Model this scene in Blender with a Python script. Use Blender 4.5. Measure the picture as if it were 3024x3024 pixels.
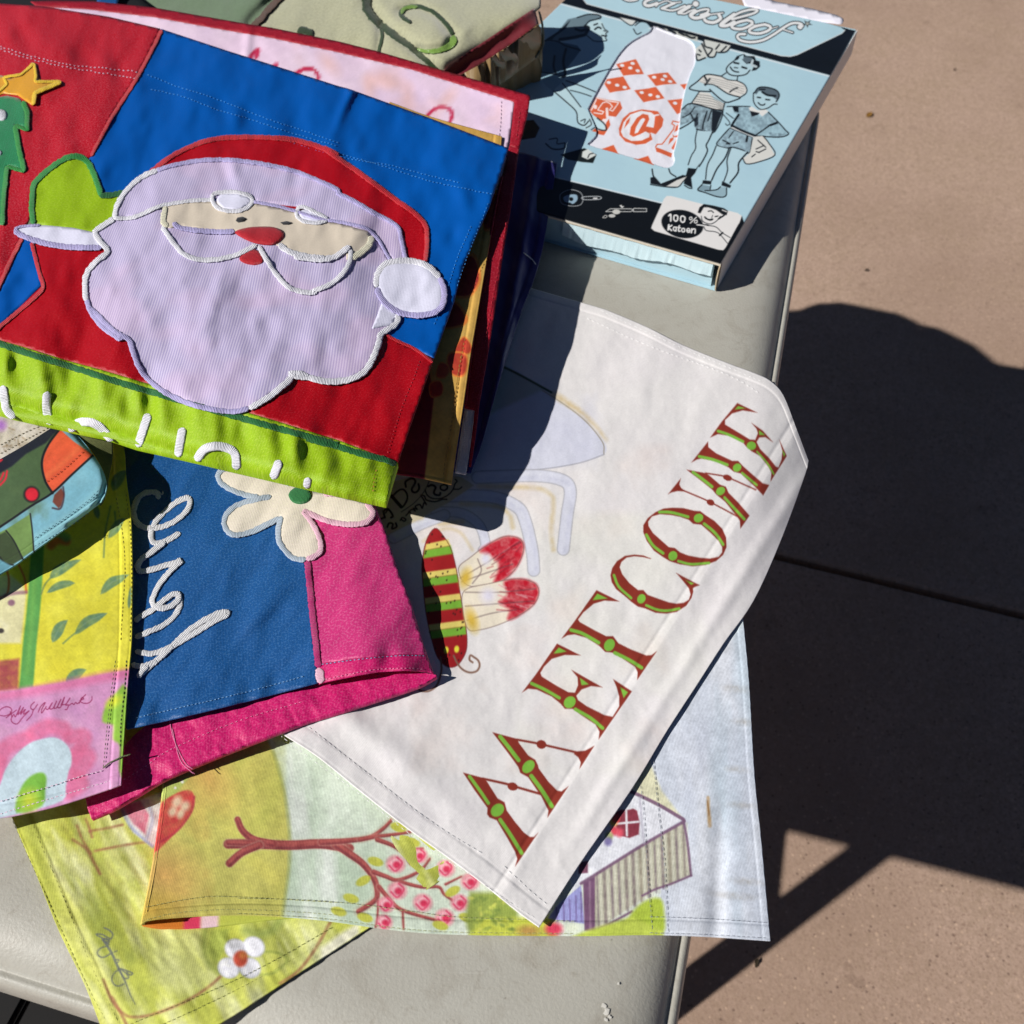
import bpy, bmesh, math, random
import numpy as np
from mathutils import Vector, geometry as mgeo

# ------------------------------------------------------------------ scene, camera, light
sc = bpy.context.scene
for o in list(bpy.data.objects):
    bpy.data.objects.remove(o)
COL = sc.collection

H = 0.50                      # camera height above the table top (table top is z = 0)
PITCH = math.radians(40.0)    # from straight down, towards +Y
FOV = math.radians(53.0)
DROP = 0.73                   # table top to ground
SUN_AZ, SUN_EL = math.radians(20.0), math.radians(38.0)   # azimuth the light travels to, elevation

cam_d = bpy.data.cameras.new('camera'); cam = bpy.data.objects.new('camera', cam_d); COL.objects.link(cam)
cam.location = (0, 0, H); cam.rotation_euler = (PITCH, 0, 0)
cam_d.sensor_width = 36; cam_d.angle = FOV; cam_d.clip_start = 0.02; cam_d.clip_end = 200
cam_d.dof.use_dof = True; cam_d.dof.focus_distance = 0.60; cam_d.dof.aperture_fstop = 15.0
sc.camera = cam

world = bpy.data.worlds.new('World'); sc.world = world; world.use_nodes = True
wn = world.node_tree; bg = wn.nodes['Background']
sky = wn.nodes.new('ShaderNodeTexSky'); sky.sky_type = 'NISHITA'; sky.sun_disc = False
sky.sun_elevation = SUN_EL; sky.air_density = 0.32; sky.dust_density = 0.2; sky.ozone_density = 2.0   # dry, clear air
sdx, sdy = -math.cos(SUN_AZ), -math.sin(SUN_AZ)
sky.sun_rotation = math.atan2(sdx, sdy) % (2 * math.pi)
wn.links.new(sky.outputs[0], bg.inputs[0]); bg.inputs[1].default_value = 0.05

sun_d = bpy.data.lights.new('sun', 'SUN'); sun_d.energy = 5.0; sun_d.angle = math.radians(0.55); sun_d.color = (1.0, 0.965, 0.92)
sun = bpy.data.objects.new('sun', sun_d); COL.objects.link(sun)
ldir = Vector((math.cos(SUN_EL) * math.cos(SUN_AZ), math.cos(SUN_EL) * math.sin(SUN_AZ), -math.sin(SUN_EL)))
sun.rotation_euler = ldir.to_track_quat('-Z', 'Y').to_euler(); sun.location = (-3, -1, 4)

vs = sc.view_settings; vs.view_transform = 'Standard'; vs.look = 'None'; vs.exposure = -0.03; vs.gamma = 1.0
vs.use_curve_mapping = False

# ------------------------------------------------------------------ helpers: picture point -> place
F = 3024 / 2 / math.tan(FOV / 2)
FWD = np.array([0, math.sin(PITCH), -math.cos(PITCH)]); UP = np.array([0, math.cos(PITCH), math.sin(PITCH)]); RT = np.array([1., 0, 0])
def W(px, z):
    """points on the horizontal plane of height z under the traced outline points px (N,2)"""
    px = np.atleast_2d(np.asarray(px, float)); z = np.broadcast_to(np.asarray(z, float), (len(px),))
    d = ((px[:, 0] - 1512) / F)[:, None] * RT - ((px[:, 1] - 1512) / F)[:, None] * UP + FWD
    t = (H - z) / (-d[:, 2])
    P = d * t[:, None]; P[:, 2] += H
    return P
def proj(P):
    P = np.atleast_2d(np.asarray(P, float)) - np.array([0, 0, H])
    w = P @ FWD
    return np.stack([1512 + F * (P @ RT) / w, 1512 - F * (P @ UP) / w], 1)
K1, K2 = 1000 / 1932, 500 / 1932
def Q(s, ox=0, oy=0, k=1.0):
    return np.array([[ox + k * float(a) for a in p.split(',')] if False else [ox + k * float(p.split(',')[0]), oy + k * float(p.split(',')[1])] for p in s.split()])
def spline(pts, n=6, closed=False):
    p = np.asarray(pts, float); N = len(p)
    if N < 3: return p
    out = []
    for i in range(N if closed else N - 1):
        p0 = p[(i - 1) % N] if (closed or i > 0) else 2 * p[0] - p[1]
        p1 = p[i]; p2 = p[(i + 1) % N]
        p3 = p[(i + 2) % N] if (closed or i + 2 < N) else 2 * p[-1] - p[-2]
        for k in range(n):
            t = k / n
            out.append(0.5 * ((2 * p1) + (-p0 + p2) * t + (2 * p0 - 5 * p1 + 4 * p2 - p3) * t * t + (-p0 + 3 * p1 - 3 * p2 + p3) * t ** 3))
    if not closed: out.append(p[-1])
    return np.array(out)
def resample(pts, n=None, step=None, closed=False):
    p = np.asarray(pts, float)
    if closed: p = np.vstack([p, p[:1]])
    L = np.r_[0, np.cumsum(np.hypot(*np.diff(p, axis=0).T))]
    if n is None: n = max(2, int(round(L[-1] / step)) + 1)
    s = np.linspace(0, L[-1], n)
    if closed: s = s[:-1]
    return np.stack([np.interp(s, L, p[:, 0]), np.interp(s, L, p[:, 1])], 1)

# ------------------------------------------------------------------ helpers: smooth noise and heights
def vnoise(x, y, seed):
    rng = np.random.RandomState(seed); tab = rng.rand(256, 256).astype(np.float32)
    xi = np.floor(x).astype(int); yi = np.floor(y).astype(int); fx = x - xi; fy = y - yi
    fx = fx * fx * (3 - 2 * fx); fy = fy * fy * (3 - 2 * fy)
    g = lambda a, b: tab[a % 256, b % 256]
    return (g(xi, yi) * (1 - fx) + g(xi + 1, yi) * fx) * (1 - fy) + (g(xi, yi + 1) * (1 - fx) + g(xi + 1, yi + 1) * fx) * fy
def fbm(x, y, seed, octs=3):
    v = 0; a = 0.5
    for k in range(octs):
        v = v + a * (vnoise(x * 2 ** k + 17.3 * k, y * 2 ** k + 5.1 * k, seed + k) * 2 - 1); a *= 0.5
    return v
class Height:
    """smooth height (metres above the table) through control points given as traced points"""
    def __init__(s, ctrl, wr=0.0, wl=160.0, ang=0.0, stretch=3.0, seed=1, extra=None):
        c = np.array(ctrl, float); s.c = c[:, :2] / 1000; n = len(c); s.extra = extra
        A = np.zeros((n + 3, n + 3)); A[:n, :n] = s.U(s.c[:, None] - s.c[None]) + 1e-4 * np.eye(n)
        A[:n, n] = 1; A[:n, n + 1:] = s.c; A[n, :n] = 1; A[n + 1:, :n] = s.c.T
        s.w = np.linalg.solve(A, np.r_[c[:, 2], 0, 0, 0])
        s.wr, s.wl, s.ang, s.st, s.seed = wr, wl, ang, stretch, seed
    @staticmethod
    def U(d):
        r2 = (d ** 2).sum(-1) + 1e-9
        return 0.5 * r2 * np.log(r2)
    def base(s, px):
        q = np.asarray(px, float) / 1000
        out = np.empty(len(q))
        for i in range(0, len(q), 40000):
            b = q[i:i + 40000]
            out[i:i + 40000] = s.U(b[:, None] - s.c[None]) @ s.w[:-3] + s.w[-3] + b @ s.w[-2:]
        return out
    def __call__(s, px):
        px = np.asarray(px, float); z = s.base(px)
        if s.wr:
            ca, sa = math.cos(s.ang), math.sin(s.ang)
            a = (px[:, 0] * ca + px[:, 1] * sa) / (s.wl * s.st); b = (-px[:, 0] * sa + px[:, 1] * ca) / s.wl
            z = z + s.wr * fbm(a, b, s.seed, 3)
        if s.extra is not None: z = z + s.extra(px)
        return z

# ------------------------------------------------------------------ helpers: colour
def lin(c):
    c = np.asarray(c, float) / 255.0
    return np.where(c <= 0.04045, c / 12.92, ((c + 0.055) / 1.055) ** 2.4)
def L4(c, k=1.0):
    return tuple(np.clip(lin(c) * k, 0, 1)) + (1.0,)
class Canvas:
    """the flat print of one sheet, drawn with polygons and brush strokes; sampled into a colour attribute"""
    def __init__(s, x0, y0, x1, y1, step, base):
        s.x0, s.y0, s.st = x0, y0, step
        s.w = int((x1 - x0) / step) + 1; s.h = int((y1 - y0) / step) + 1
        s.a = np.empty((s.h, s.w, 3), np.float32); s.a[:] = base
        s.ty = 1.0
    def win(s, pts, pad):
        mn = pts.min(0) - pad; mx = pts.max(0) + pad
        i0 = max(0, int((mn[0] - s.x0) / s.st)); i1 = min(s.w, int((mx[0] - s.x0) / s.st) + 2)
        j0 = max(0, int((mn[1] - s.y0) / s.st)); j1 = min(s.h, int((mx[1] - s.y0) / s.st) + 2)
        if i1 <= i0 or j1 <= j0: return None
        X, Y = np.meshgrid(s.x0 + s.st * np.arange(i0, i1), s.y0 + s.st * np.arange(j0, j1))
        return slice(j0, j1), slice(i0, i1), X.astype(np.float32), Y.astype(np.float32)
    def put(s, sl, m, col, alpha=1.0, tex=0.0, seed=0, X=None, Y=None, ts=14.0):
        m = np.clip(m, 0, 1) * alpha
        if tex:
            m = m * np.clip(1 - tex * (0.5 + 1.2 * fbm(X / ts, Y / ts, seed, 3)), 0, 1)
        s.a[sl] += (np.asarray(col, np.float32) - s.a[sl]) * m[..., None]
    @staticmethod
    def segd(X, Y, a, b):
        d = b - a; L = d @ d + 1e-9
        t = np.clip(((X - a[0]) * d[0] + (Y - a[1]) * d[1]) / L, 0, 1)
        return np.hypot(X - a[0] - t * d[0], Y - a[1] - t * d[1]), t
    def poly(s, pts, col, soft=2.0, alpha=1.0, smooth=0, tex=0.0, seed=0, ts=14.0):
        pts = np.asarray(pts, float)
        if smooth: pts = spline(pts, smooth, True)
        wv = s.win(pts, soft * 2)
        if wv is None: return
        j, i, X, Y = wv
        ins = np.zeros(X.shape, bool); dm = np.full(X.shape, 1e9, np.float32)
        n = len(pts)
        for k in range(n):
            a, b = pts[k], pts[(k + 1) % n]
            d, _ = s.segd(X, Y, a, b); np.minimum(dm, d, out=dm)
            if a[1] != b[1]:
                c = ((Y < a[1]) != (Y < b[1])) & (X < (b[0] - a[0]) * (Y - a[1]) / (b[1] - a[1]) + a[0]); ins ^= c
        sd = np.where(ins, dm, -dm)
        s.put((j, i), 0.5 + sd / (2 * soft) * 1.0, col, alpha, tex, seed, X, Y, ts)
    def line(s, pts, w, col, soft=1.3, alpha=1.0, smooth=5, w2=None, tex=0.0, seed=0, closed=False):
        pts = np.asarray(pts, float)
        if smooth and len(pts) > 2: pts = spline(pts, smooth, closed)
        if closed: pts = np.vstack([pts, pts[:1]])
        wv = s.win(pts, w + soft * 2)
        if wv is None: return
        j, i, X, Y = wv
        m = np.full(X.shape, -1e9, np.float32); n = len(pts) - 1
        for k in range(n):
            d, t = s.segd(X, Y, pts[k], pts[k + 1])
            ww = w if w2 is None else w + (w2 - w) * (k + t) / n
            np.maximum(m, ww / 2 - d, out=m)
        s.put((j, i), 0.5 + m / (2 * soft), col, alpha, tex, seed, X, Y)
    def blob(s, cx, cy, rx, ry, col, rot=0.0, soft=0.15, alpha=1.0, tex=0.0, seed=0, ts=14.0):
        R = max(rx, ry) * (1 + soft) + 2
        wv = s.win(np.array([[cx - R, cy - R], [cx + R, cy + R]]), 0)
        if wv is None: return
        j, i, X, Y = wv; c, sn = math.cos(rot), math.sin(rot)
        u = ((X - cx) * c + (Y - cy) * sn) / rx; v = (-(X - cx) * sn + (Y - cy) * c) / ry
        r = np.hypot(u, v)
        s.put((j, i), 0.5 + (1 - r) / (2 * soft), col, alpha, tex, seed, X, Y, ts)
    def wash(s, col, alpha, scale, seed, stretch=1.0, ang=0.0, lo=0.1, hi=0.7, box=None):
        X, Y = np.meshgrid(s.x0 + s.st * np.arange(s.w), s.y0 + s.st * np.arange(s.h))
        c, sn = math.cos(ang), math.sin(ang)
        m = fbm((X * c + Y * sn) / (scale * stretch), (-X * sn + Y * c) / scale, seed, 4) * 1.4
        m = np.clip((m - lo + 0.3) / (hi - lo + 0.3), 0, 1) * alpha
        if box is not None:
            f = 30.0
            m = m * np.clip((X - box[0]) / f, 0, 1) * np.clip((box[2] - X) / f, 0, 1) * np.clip((Y - box[1]) / f, 0, 1) * np.clip((box[3] - Y) / f, 0, 1)
        s.a += (np.asarray(col, np.float32) - s.a) * m[..., None].astype(np.float32)
    def mottle(s, amp=0.05, scales=(6, 18, 60), seed=0):
        X, Y = np.meshgrid(s.x0 + s.st * np.arange(s.w), s.y0 + s.st * np.arange(s.h)); m = 1.0
        for k, sc_ in enumerate(scales): m = m + amp * fbm(X / sc_, Y / sc_, seed + 7 * k, 2)
        s.a *= m[..., None].astype(np.float32); np.clip(s.a, 0, 250, out=s.a)
    def sample(s, px):
        x = np.clip((px[:, 0] - s.x0) / s.st, 0, s.w - 1.001); y = np.clip((px[:, 1] - s.y0) / s.st, 0, s.h - 1.001)
        i = x.astype(int); j = y.astype(int); fx = (x - i)[:, None]; fy = (y - j)[:, None]
        a = s.a
        return (a[j, i] * (1 - fx) + a[j, i + 1] * fx) * (1 - fy) + (a[j + 1, i] * (1 - fx) + a[j + 1, i + 1] * fx) * fy

# ------------------------------------------------------------------ helpers: materials
MATS = {}
def nodes_of(m):
    m.use_nodes = True; nt = m.node_tree
    return nt, nt.nodes, nt.links, nt.nodes['Principled BSDF']
def cloth_mat(name, col=None, rough=0.75, weave=0.9e-3, wstr=0.25, sheen=0.0, spec=0.3, grain=0.08, stripe=None, spark=None, rib=False):
    """woven fabric: colour (or the sheet's own print), thread grain, twill relief; spark mixes glints into the colour"""
    m = bpy.data.materials.new(name); nt, N, LK, b = nodes_of(m)
    b.inputs['Roughness'].default_value = rough; b.inputs['Sheen Weight'].default_value = sheen
    b.inputs['Sheen Roughness'].default_value = 0.5; b.inputs['Specular IOR Level'].default_value = spec
    uv = N.new('ShaderNodeUVMap'); uv.uv_map = 'cloth'
    if col is None:
        at = N.new('ShaderNodeAttribute'); at.attribute_name = 'print'; csrc = at.outputs['Color']
    else:
        rgb = N.new('ShaderNodeRGB'); rgb.outputs[0].default_value = L4(col); csrc = rgb.outputs[0]
    nz = N.new('ShaderNodeTexNoise'); nz.inputs['Scale'].default_value = 0.55 / weave; nz.inputs['Detail'].default_value = 3
    LK.new(uv.outputs[0], nz.inputs['Vector'])
    mr = N.new('ShaderNodeMapRange'); mr.inputs[1].default_value = 0.25; mr.inputs[2].default_value = 0.75
    mr.inputs[3].default_value = 1 - grain; mr.inputs[4].default_value = 1 + grain
    LK.new(nz.outputs['Fac'], mr.inputs[0])
    mul = N.new('ShaderNodeMix'); mul.data_type = 'RGBA'; mul.blend_type = 'MULTIPLY'; mul.inputs[0].default_value = 1
    LK.new(csrc, mul.inputs[6]); LK.new(mr.outputs[0], mul.inputs[7]); csrc = mul.outputs[2]
    if stripe:
        wv = N.new('ShaderNodeTexWave'); wv.inputs['Scale'].default_value = stripe[0]; wv.inputs['Distortion'].default_value = 0.4
        wv.inputs['Detail'].default_value = 1.0; LK.new(uv.outputs[0], wv.inputs['Vector'])
        mx = N.new('ShaderNodeMix'); mx.data_type = 'RGBA'; mx.blend_type = 'MIX'
        ml = N.new('ShaderNodeMath'); ml.operation = 'MULTIPLY'; ml.inputs[1].default_value = stripe[2]
        LK.new(wv.outputs['Fac'], ml.inputs[0]); LK.new(ml.outputs[0], mx.inputs[0]); LK.new(csrc, mx.inputs[6]); mx.inputs[7].default_value = L4(stripe[1]); csrc = mx.outputs[2]
    if spark:   # noise flecks in the colour; on most nylons they paint thread glints
        n2 = N.new('ShaderNodeTexNoise'); n2.inputs['Scale'].default_value = spark[0]; n2.inputs['Detail'].default_value = 2; LK.new(uv.outputs[0], n2.inputs['Vector'])
        m2 = N.new('ShaderNodeMapRange'); m2.inputs[1].default_value = spark[1]; m2.inputs[2].default_value = spark[1] + 0.12; m2.inputs[3].default_value = 0.0; m2.inputs[4].default_value = spark[2]
        LK.new(n2.outputs['Fac'], m2.inputs[0])
        mx = N.new('ShaderNodeMix'); mx.data_type = 'RGBA'; LK.new(m2.outputs[0], mx.inputs[0]); LK.new(csrc, mx.inputs[6]); mx.inputs[7].default_value = L4(spark[3]); csrc = mx.outputs[2]
    LK.new(csrc, b.inputs['Base Color'])
    w1 = N.new('ShaderNodeTexWave'); w2 = N.new('ShaderNodeTexWave'); w2.bands_direction = 'Y'
    for w_ in (w1, w2):
        w_.inputs['Scale'].default_value = 0.3142 / weave; w_.inputs['Distortion'].default_value = 1.2; w_.inputs['Detail'].default_value = 2
        w_.inputs['Detail Scale'].default_value = 0.6
        LK.new(uv.outputs[0], w_.inputs['Vector'])
    mm = N.new('ShaderNodeMath'); mm.operation = 'MULTIPLY'; LK.new(w1.outputs['Fac'], mm.inputs[0])
    if rib: mm.inputs[1].default_value = 1.0
    else: LK.new(w2.outputs['Fac'], mm.inputs[1])
    ad = N.new('ShaderNodeMath'); ad.operation = 'ADD'; LK.new(mm.outputs[0], ad.inputs[0]); LK.new(nz.outputs['Fac'], ad.inputs[1])
    bp = N.new('ShaderNodeBump'); bp.inputs['Strength'].default_value = wstr; bp.inputs['Distance'].default_value = weave * 0.35
    LK.new(ad.outputs[0], bp.inputs['Height']); LK.new(bp.outputs[0], b.inputs['Normal'])
    return m
def thread_mat(name, col, period=0.8e-3, rough=0.55, strn=0.6, var=0.11):
    strn *= 0.75
    """satin stitch: thread after thread laid across the border"""
    m = bpy.data.materials.new(name); nt, N, LK, b = nodes_of(m)
    b.inputs['Roughness'].default_value = rough; b.inputs['Sheen Weight'].default_value = 0.2; b.inputs['Specular IOR Level'].default_value = 0.45
    uv = N.new('ShaderNodeUVMap'); uv.uv_map = 'cloth'
    w = N.new('ShaderNodeTexWave'); w.inputs['Scale'].default_value = 0.3142 / period; w.inputs['Distortion'].default_value = 2.5; w.inputs['Detail'].default_value = 2
    LK.new(uv.outputs[0], w.inputs['Vector'])
    nz = N.new('ShaderNodeTexNoise'); nz.inputs['Scale'].default_value = 900; LK.new(uv.outputs[0], nz.inputs['Vector'])
    mr = N.new('ShaderNodeMapRange'); mr.inputs[3].default_value = 1 - 2 * var; mr.inputs[4].default_value = 1 + var
    LK.new(w.outputs['Fac'], mr.inputs[0])
    mul = N.new('ShaderNodeMix'); mul.data_type = 'RGBA'; mul.blend_type = 'MULTIPLY'; mul.inputs[0].default_value = 1
    mul.inputs[6].default_value = L4(col); LK.new(mr.outputs[0], mul.inputs[7]); LK.new(mul.outputs[2], b.inputs['Base Color'])
    ad = N.new('ShaderNodeMath'); ad.operation = 'ADD'; LK.new(w.outputs['Fac'], ad.inputs[0]); LK.new(nz.outputs['Fac'], ad.inputs[1])
    bp = N.new('ShaderNodeBump'); bp.inputs['Strength'].default_value = strn; bp.inputs['Distance'].default_value = 0.0005
    LK.new(ad.outputs[0], bp.inputs['Height']); LK.new(bp.outputs[0], b.inputs['Normal'])
    return m
def plain_mat(name, col, rough=0.6, spec=0.4, noise=None, bump=None, metallic=0.0):
    m = bpy.data.materials.new(name); nt, N, LK, b = nodes_of(m)
    b.inputs['Base Color'].default_value = L4(col); b.inputs['Roughness'].default_value = rough
    b.inputs['Specular IOR Level'].default_value = spec; b.inputs['Metallic'].default_value = metallic
    tc = N.new('ShaderNodeTexCoord')
    if noise:
        nz = N.new('ShaderNodeTexNoise'); nz.inputs['Scale'].default_value = noise[0]; nz.inputs['Detail'].default_value = 5
        LK.new(tc.outputs['Object'], nz.inputs['Vector'])
        cr = N.new('ShaderNodeMix'); cr.data_type = 'RGBA'; LK.new(nz.outputs['Fac'], cr.inputs[0])
        cr.inputs[6].default_value = L4(col); cr.inputs[7].default_value = L4(noise[1]); LK.new(cr.outputs[2], b.inputs['Base Color'])
        if bump:
            bp = N.new('ShaderNodeBump'); bp.inputs['Strength'].default_value = bump[0]; bp.inputs['Distance'].default_value = bump[1]
            LK.new(nz.outputs['Fac'], bp.inputs['Height']); LK.new(bp.outputs[0], b.inputs['Normal'])
    return m

# ------------------------------------------------------------------ helpers: objects
def tag(o, label=None, cat=None, group=None, kind=None):
    if label: o['label'] = label
    if cat: o['category'] = cat
    if group: o['group'] = group
    if kind: o['kind'] = kind
    return o
def empty(name, loc=(0, 0, 0)):
    o = bpy.data.objects.new(name, None); o.empty_display_size = 0.05; COL.objects.link(o); o.location = loc
    return o
def link(name, me, mat, parent=None):
    o = bpy.data.objects.new(name, me)
    if mat: me.materials.append(mat)
    COL.objects.link(o)
    if parent is not None:
        o.parent = parent
        top = parent
        while top is not None:
            o.location = o.location - top.location; top = top.parent
    return o
def raw_mesh(name, V, faces, uv=None, col=None, smooth=True):
    me = bpy.data.meshes.new(name); V = np.asarray(V, np.float32)
    if isinstance(faces, np.ndarray):
        nf, k = faces.shape
        me.vertices.add(len(V)); me.vertices.foreach_set('co', V.ravel())
        me.loops.add(nf * k); me.polygons.add(nf)
        me.loops.foreach_set('vertex_index', faces.ravel().astype(np.int32))
        me.polygons.foreach_set('loop_start', (np.arange(nf) * k).astype(np.int32))
        me.update(calc_edges=True); li = faces.ravel()
    else:
        me.from_pydata([tuple(v) for v in V], [], [list(map(int, f)) for f in faces]); me.update()
        li = np.array([i for f in faces for i in f])
    if uv is not None:
        ul = me.uv_layers.new(name='cloth'); ul.data.foreach_set('uv', np.asarray(uv, np.float32)[li].ravel())
    if col is not None:
        at = me.color_attributes.new('print', 'FLOAT_COLOR', 'POINT')
        c4 = np.ones((len(V), 4), np.float32); c4[:, :3] = lin(np.clip(col, 0, 255)); at.data.foreach_set('color', c4.ravel())
    me.polygons.foreach_set('use_smooth', np.full(len(me.polygons), smooth))
    return me
def coons(top, right, bottom, left, nu, nv):
    """grid of points inside four border lines: top, bottom run left to right; left, right run top to bottom"""
    T, B = resample(top, nu), resample(bottom, nu); Lf, R = resample(left, nv), resample(right, nv)
    u = np.linspace(0, 1, nu)[:, None, None]; v = np.linspace(0, 1, nv)[None, :, None]
    G = (1 - v) * T[:, None] + v * B[:, None] + (1 - u) * Lf[None] + u * R[None]
    G -= (1 - u) * (1 - v) * T[0] + u * (1 - v) * T[-1] + (1 - u) * v * B[0] + u * v * B[-1]
    return G
def rot_uv(P, phi):
    c, s = math.cos(phi), math.sin(phi)
    return np.stack([P[:, 0] * c + P[:, 1] * s, -P[:, 0] * s + P[:, 1] * c], 1)
def sheet(name, G, zf, mat, parent=None, canvas=None, phi=0.0, thick=0.0009, hems=(), keep=None):
    """cloth sheet over a grid of traced points, with its hems and a real edge"""
    nu, nv = G.shape[:2]; px = G.reshape(-1, 2); z = zf(px)
    if len(hems):
        U, V = np.meshgrid(np.linspace(0, 1, nu), np.linspace(0, 1, nv), indexing='ij')
        wu = np.linalg.norm(G[-1] - G[0], axis=1).mean(); wv_ = np.linalg.norm(G[:, -1] - G[:, 0], axis=1).mean()
        D = {'l': U * wu, 'r': (1 - U) * wu, 't': V * wv_, 'b': (1 - V) * wv_}
        for side, wd, ht in hems:
            d = D[side].ravel()
            al = (V if side in 'lr' else U).ravel() * (wv_ if side in 'lr' else wu)
            z = z + ht * np.clip((wd - d) / 5.0, 0, 1) * (1 + 0.35 * fbm(al / 26, d / 60, 5, 2)) - 0.5 * ht * np.exp(-((d - wd * 0.93) / 4.0) ** 2) - 0.4 * ht * np.exp(-((d - wd * 0.12) / 4.0) ** 2)
    P = W(px, z)
    idx = np.arange(nu * nv).reshape(nu, nv)
    f = np.stack([idx[:-1, :-1], idx[:-1, 1:], idx[1:, 1:], idx[1:, :-1]], -1).reshape(-1, 4)
    ring = np.r_[idx[:, 0], idx[-1, 1:], idx[-2::-1, -1], idx[0, -2:0:-1]]
    n0 = len(P); P2 = P[ring].copy(); P2[:, 2] -= thick
    rb = n0 + np.arange(len(ring)); nx = np.roll(np.arange(len(ring)), -1)
    f2 = np.stack([ring, ring[nx], rb[nx], rb], -1)
    allP = np.vstack([P, P2]); faces = np.vstack([f, f2])
    col = None
    if canvas is not None:
        c = canvas.sample(px); col = np.vstack([c, c[ring]])
    a, b, c_, d_ = [allP[f[:, k]] for k in range(4)]
    nz = np.cross(b - a, d_ - a)[:, 2].mean()
    if nz < 0: faces = faces[:, ::-1]
    me = raw_mesh(name, allP, np.ascontiguousarray(faces), rot_uv(allP, phi), col)
    return link(name, me, mat, parent)
def inside(pts, poly):
    X, Y = pts[:, 0], pts[:, 1]; r = np.zeros(len(pts), bool)
    for k in range(len(poly)):
        a, b = poly[k], poly[(k + 1) % len(poly)]
        if a[1] != b[1]: r ^= ((Y < a[1]) != (Y < b[1])) & (X < (b[0] - a[0]) * (Y - a[1]) / (b[1] - a[1]) + a[0])
    return r
def edged(pts, poly):
    d = np.full(len(pts), 1e9)
    for k in range(len(poly)):
        d = np.minimum(d, Canvas.segd(pts[:, 0], pts[:, 1], poly[k], poly[(k + 1) % len(poly)])[0])
    return d
APPL = 0.6   # appliqué layers lie flat on each other
def patch(name, poly, zf, off, mat, parent=None, step=14.0, smooth=0, phi=0.0, thick=0.0007, canvas=None, puff=0.0, pw=30.0):
    """a cut piece of cloth (closed traced outline) lying on a surface, 'off' above it"""
    poly = np.asarray(poly, float)
    if smooth: poly = spline(poly, smooth, True)
    poly = resample(poly, step=max(5.0, step * 0.6), closed=True)
    mn, mx = poly.min(0), poly.max(0)
    gx, gy = np.meshgrid(np.arange(mn[0], mx[0], step), np.arange(mn[1], mx[1], step))
    g = np.stack([gx.ravel(), gy.ravel()], 1)
    if len(g): g = g[inside(g, poly)]
    if len(g): g = g[edged(g, poly) > step * 0.45]
    n = len(poly); pts = np.vstack([poly, g]) if len(g) else poly
    r = mgeo.delaunay_2d_cdt([Vector(p) for p in pts], [], [list(range(n))], 1, 1e-4)
    V2 = np.array([tuple(v) for v in r[0]]); fs = np.array([list(t) for t in r[2] if len(t) == 3])
    z = zf(V2) + off * APPL
    if puff:
        dd = edged(V2, poly); z = z + puff * np.sqrt(np.clip(dd / pw, 0, 1))
    P = W(V2, z)
    if np.cross(P[fs[:, 1]] - P[fs[:, 0]], P[fs[:, 2]] - P[fs[:, 0]])[:, 2].mean() < 0: fs = fs[:, ::-1]
    # border ring for the edge
    e = np.vstack([fs[:, [0, 1]], fs[:, [1, 2]], fs[:, [2, 0]]]); key = {}
    for a, b in e: key[(a, b)] = 1
    bd = [(a, b) for (a, b) in key if (b, a) not in key]
    used = sorted({i for ab in bd for i in ab}); mp = {v: len(P) + k for k, v in enumerate(used)}
    low = P[used].copy(); low[:, 2] -= thick
    P = np.vstack([P, low])
    f2 = []
    for a, b in bd: f2 += [(b, a, mp[a]), (b, mp[a], mp[b])]
    faces = np.vstack([fs, np.array(f2)]) if f2 else fs
    col = None
    if canvas is not None:
        c = canvas.sample(V2); col = np.vstack([c, c[used]])
    me = raw_mesh(name, P, np.ascontiguousarray(faces), rot_uv(P, phi), col)
    return link(name, me, mat, parent)
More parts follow.
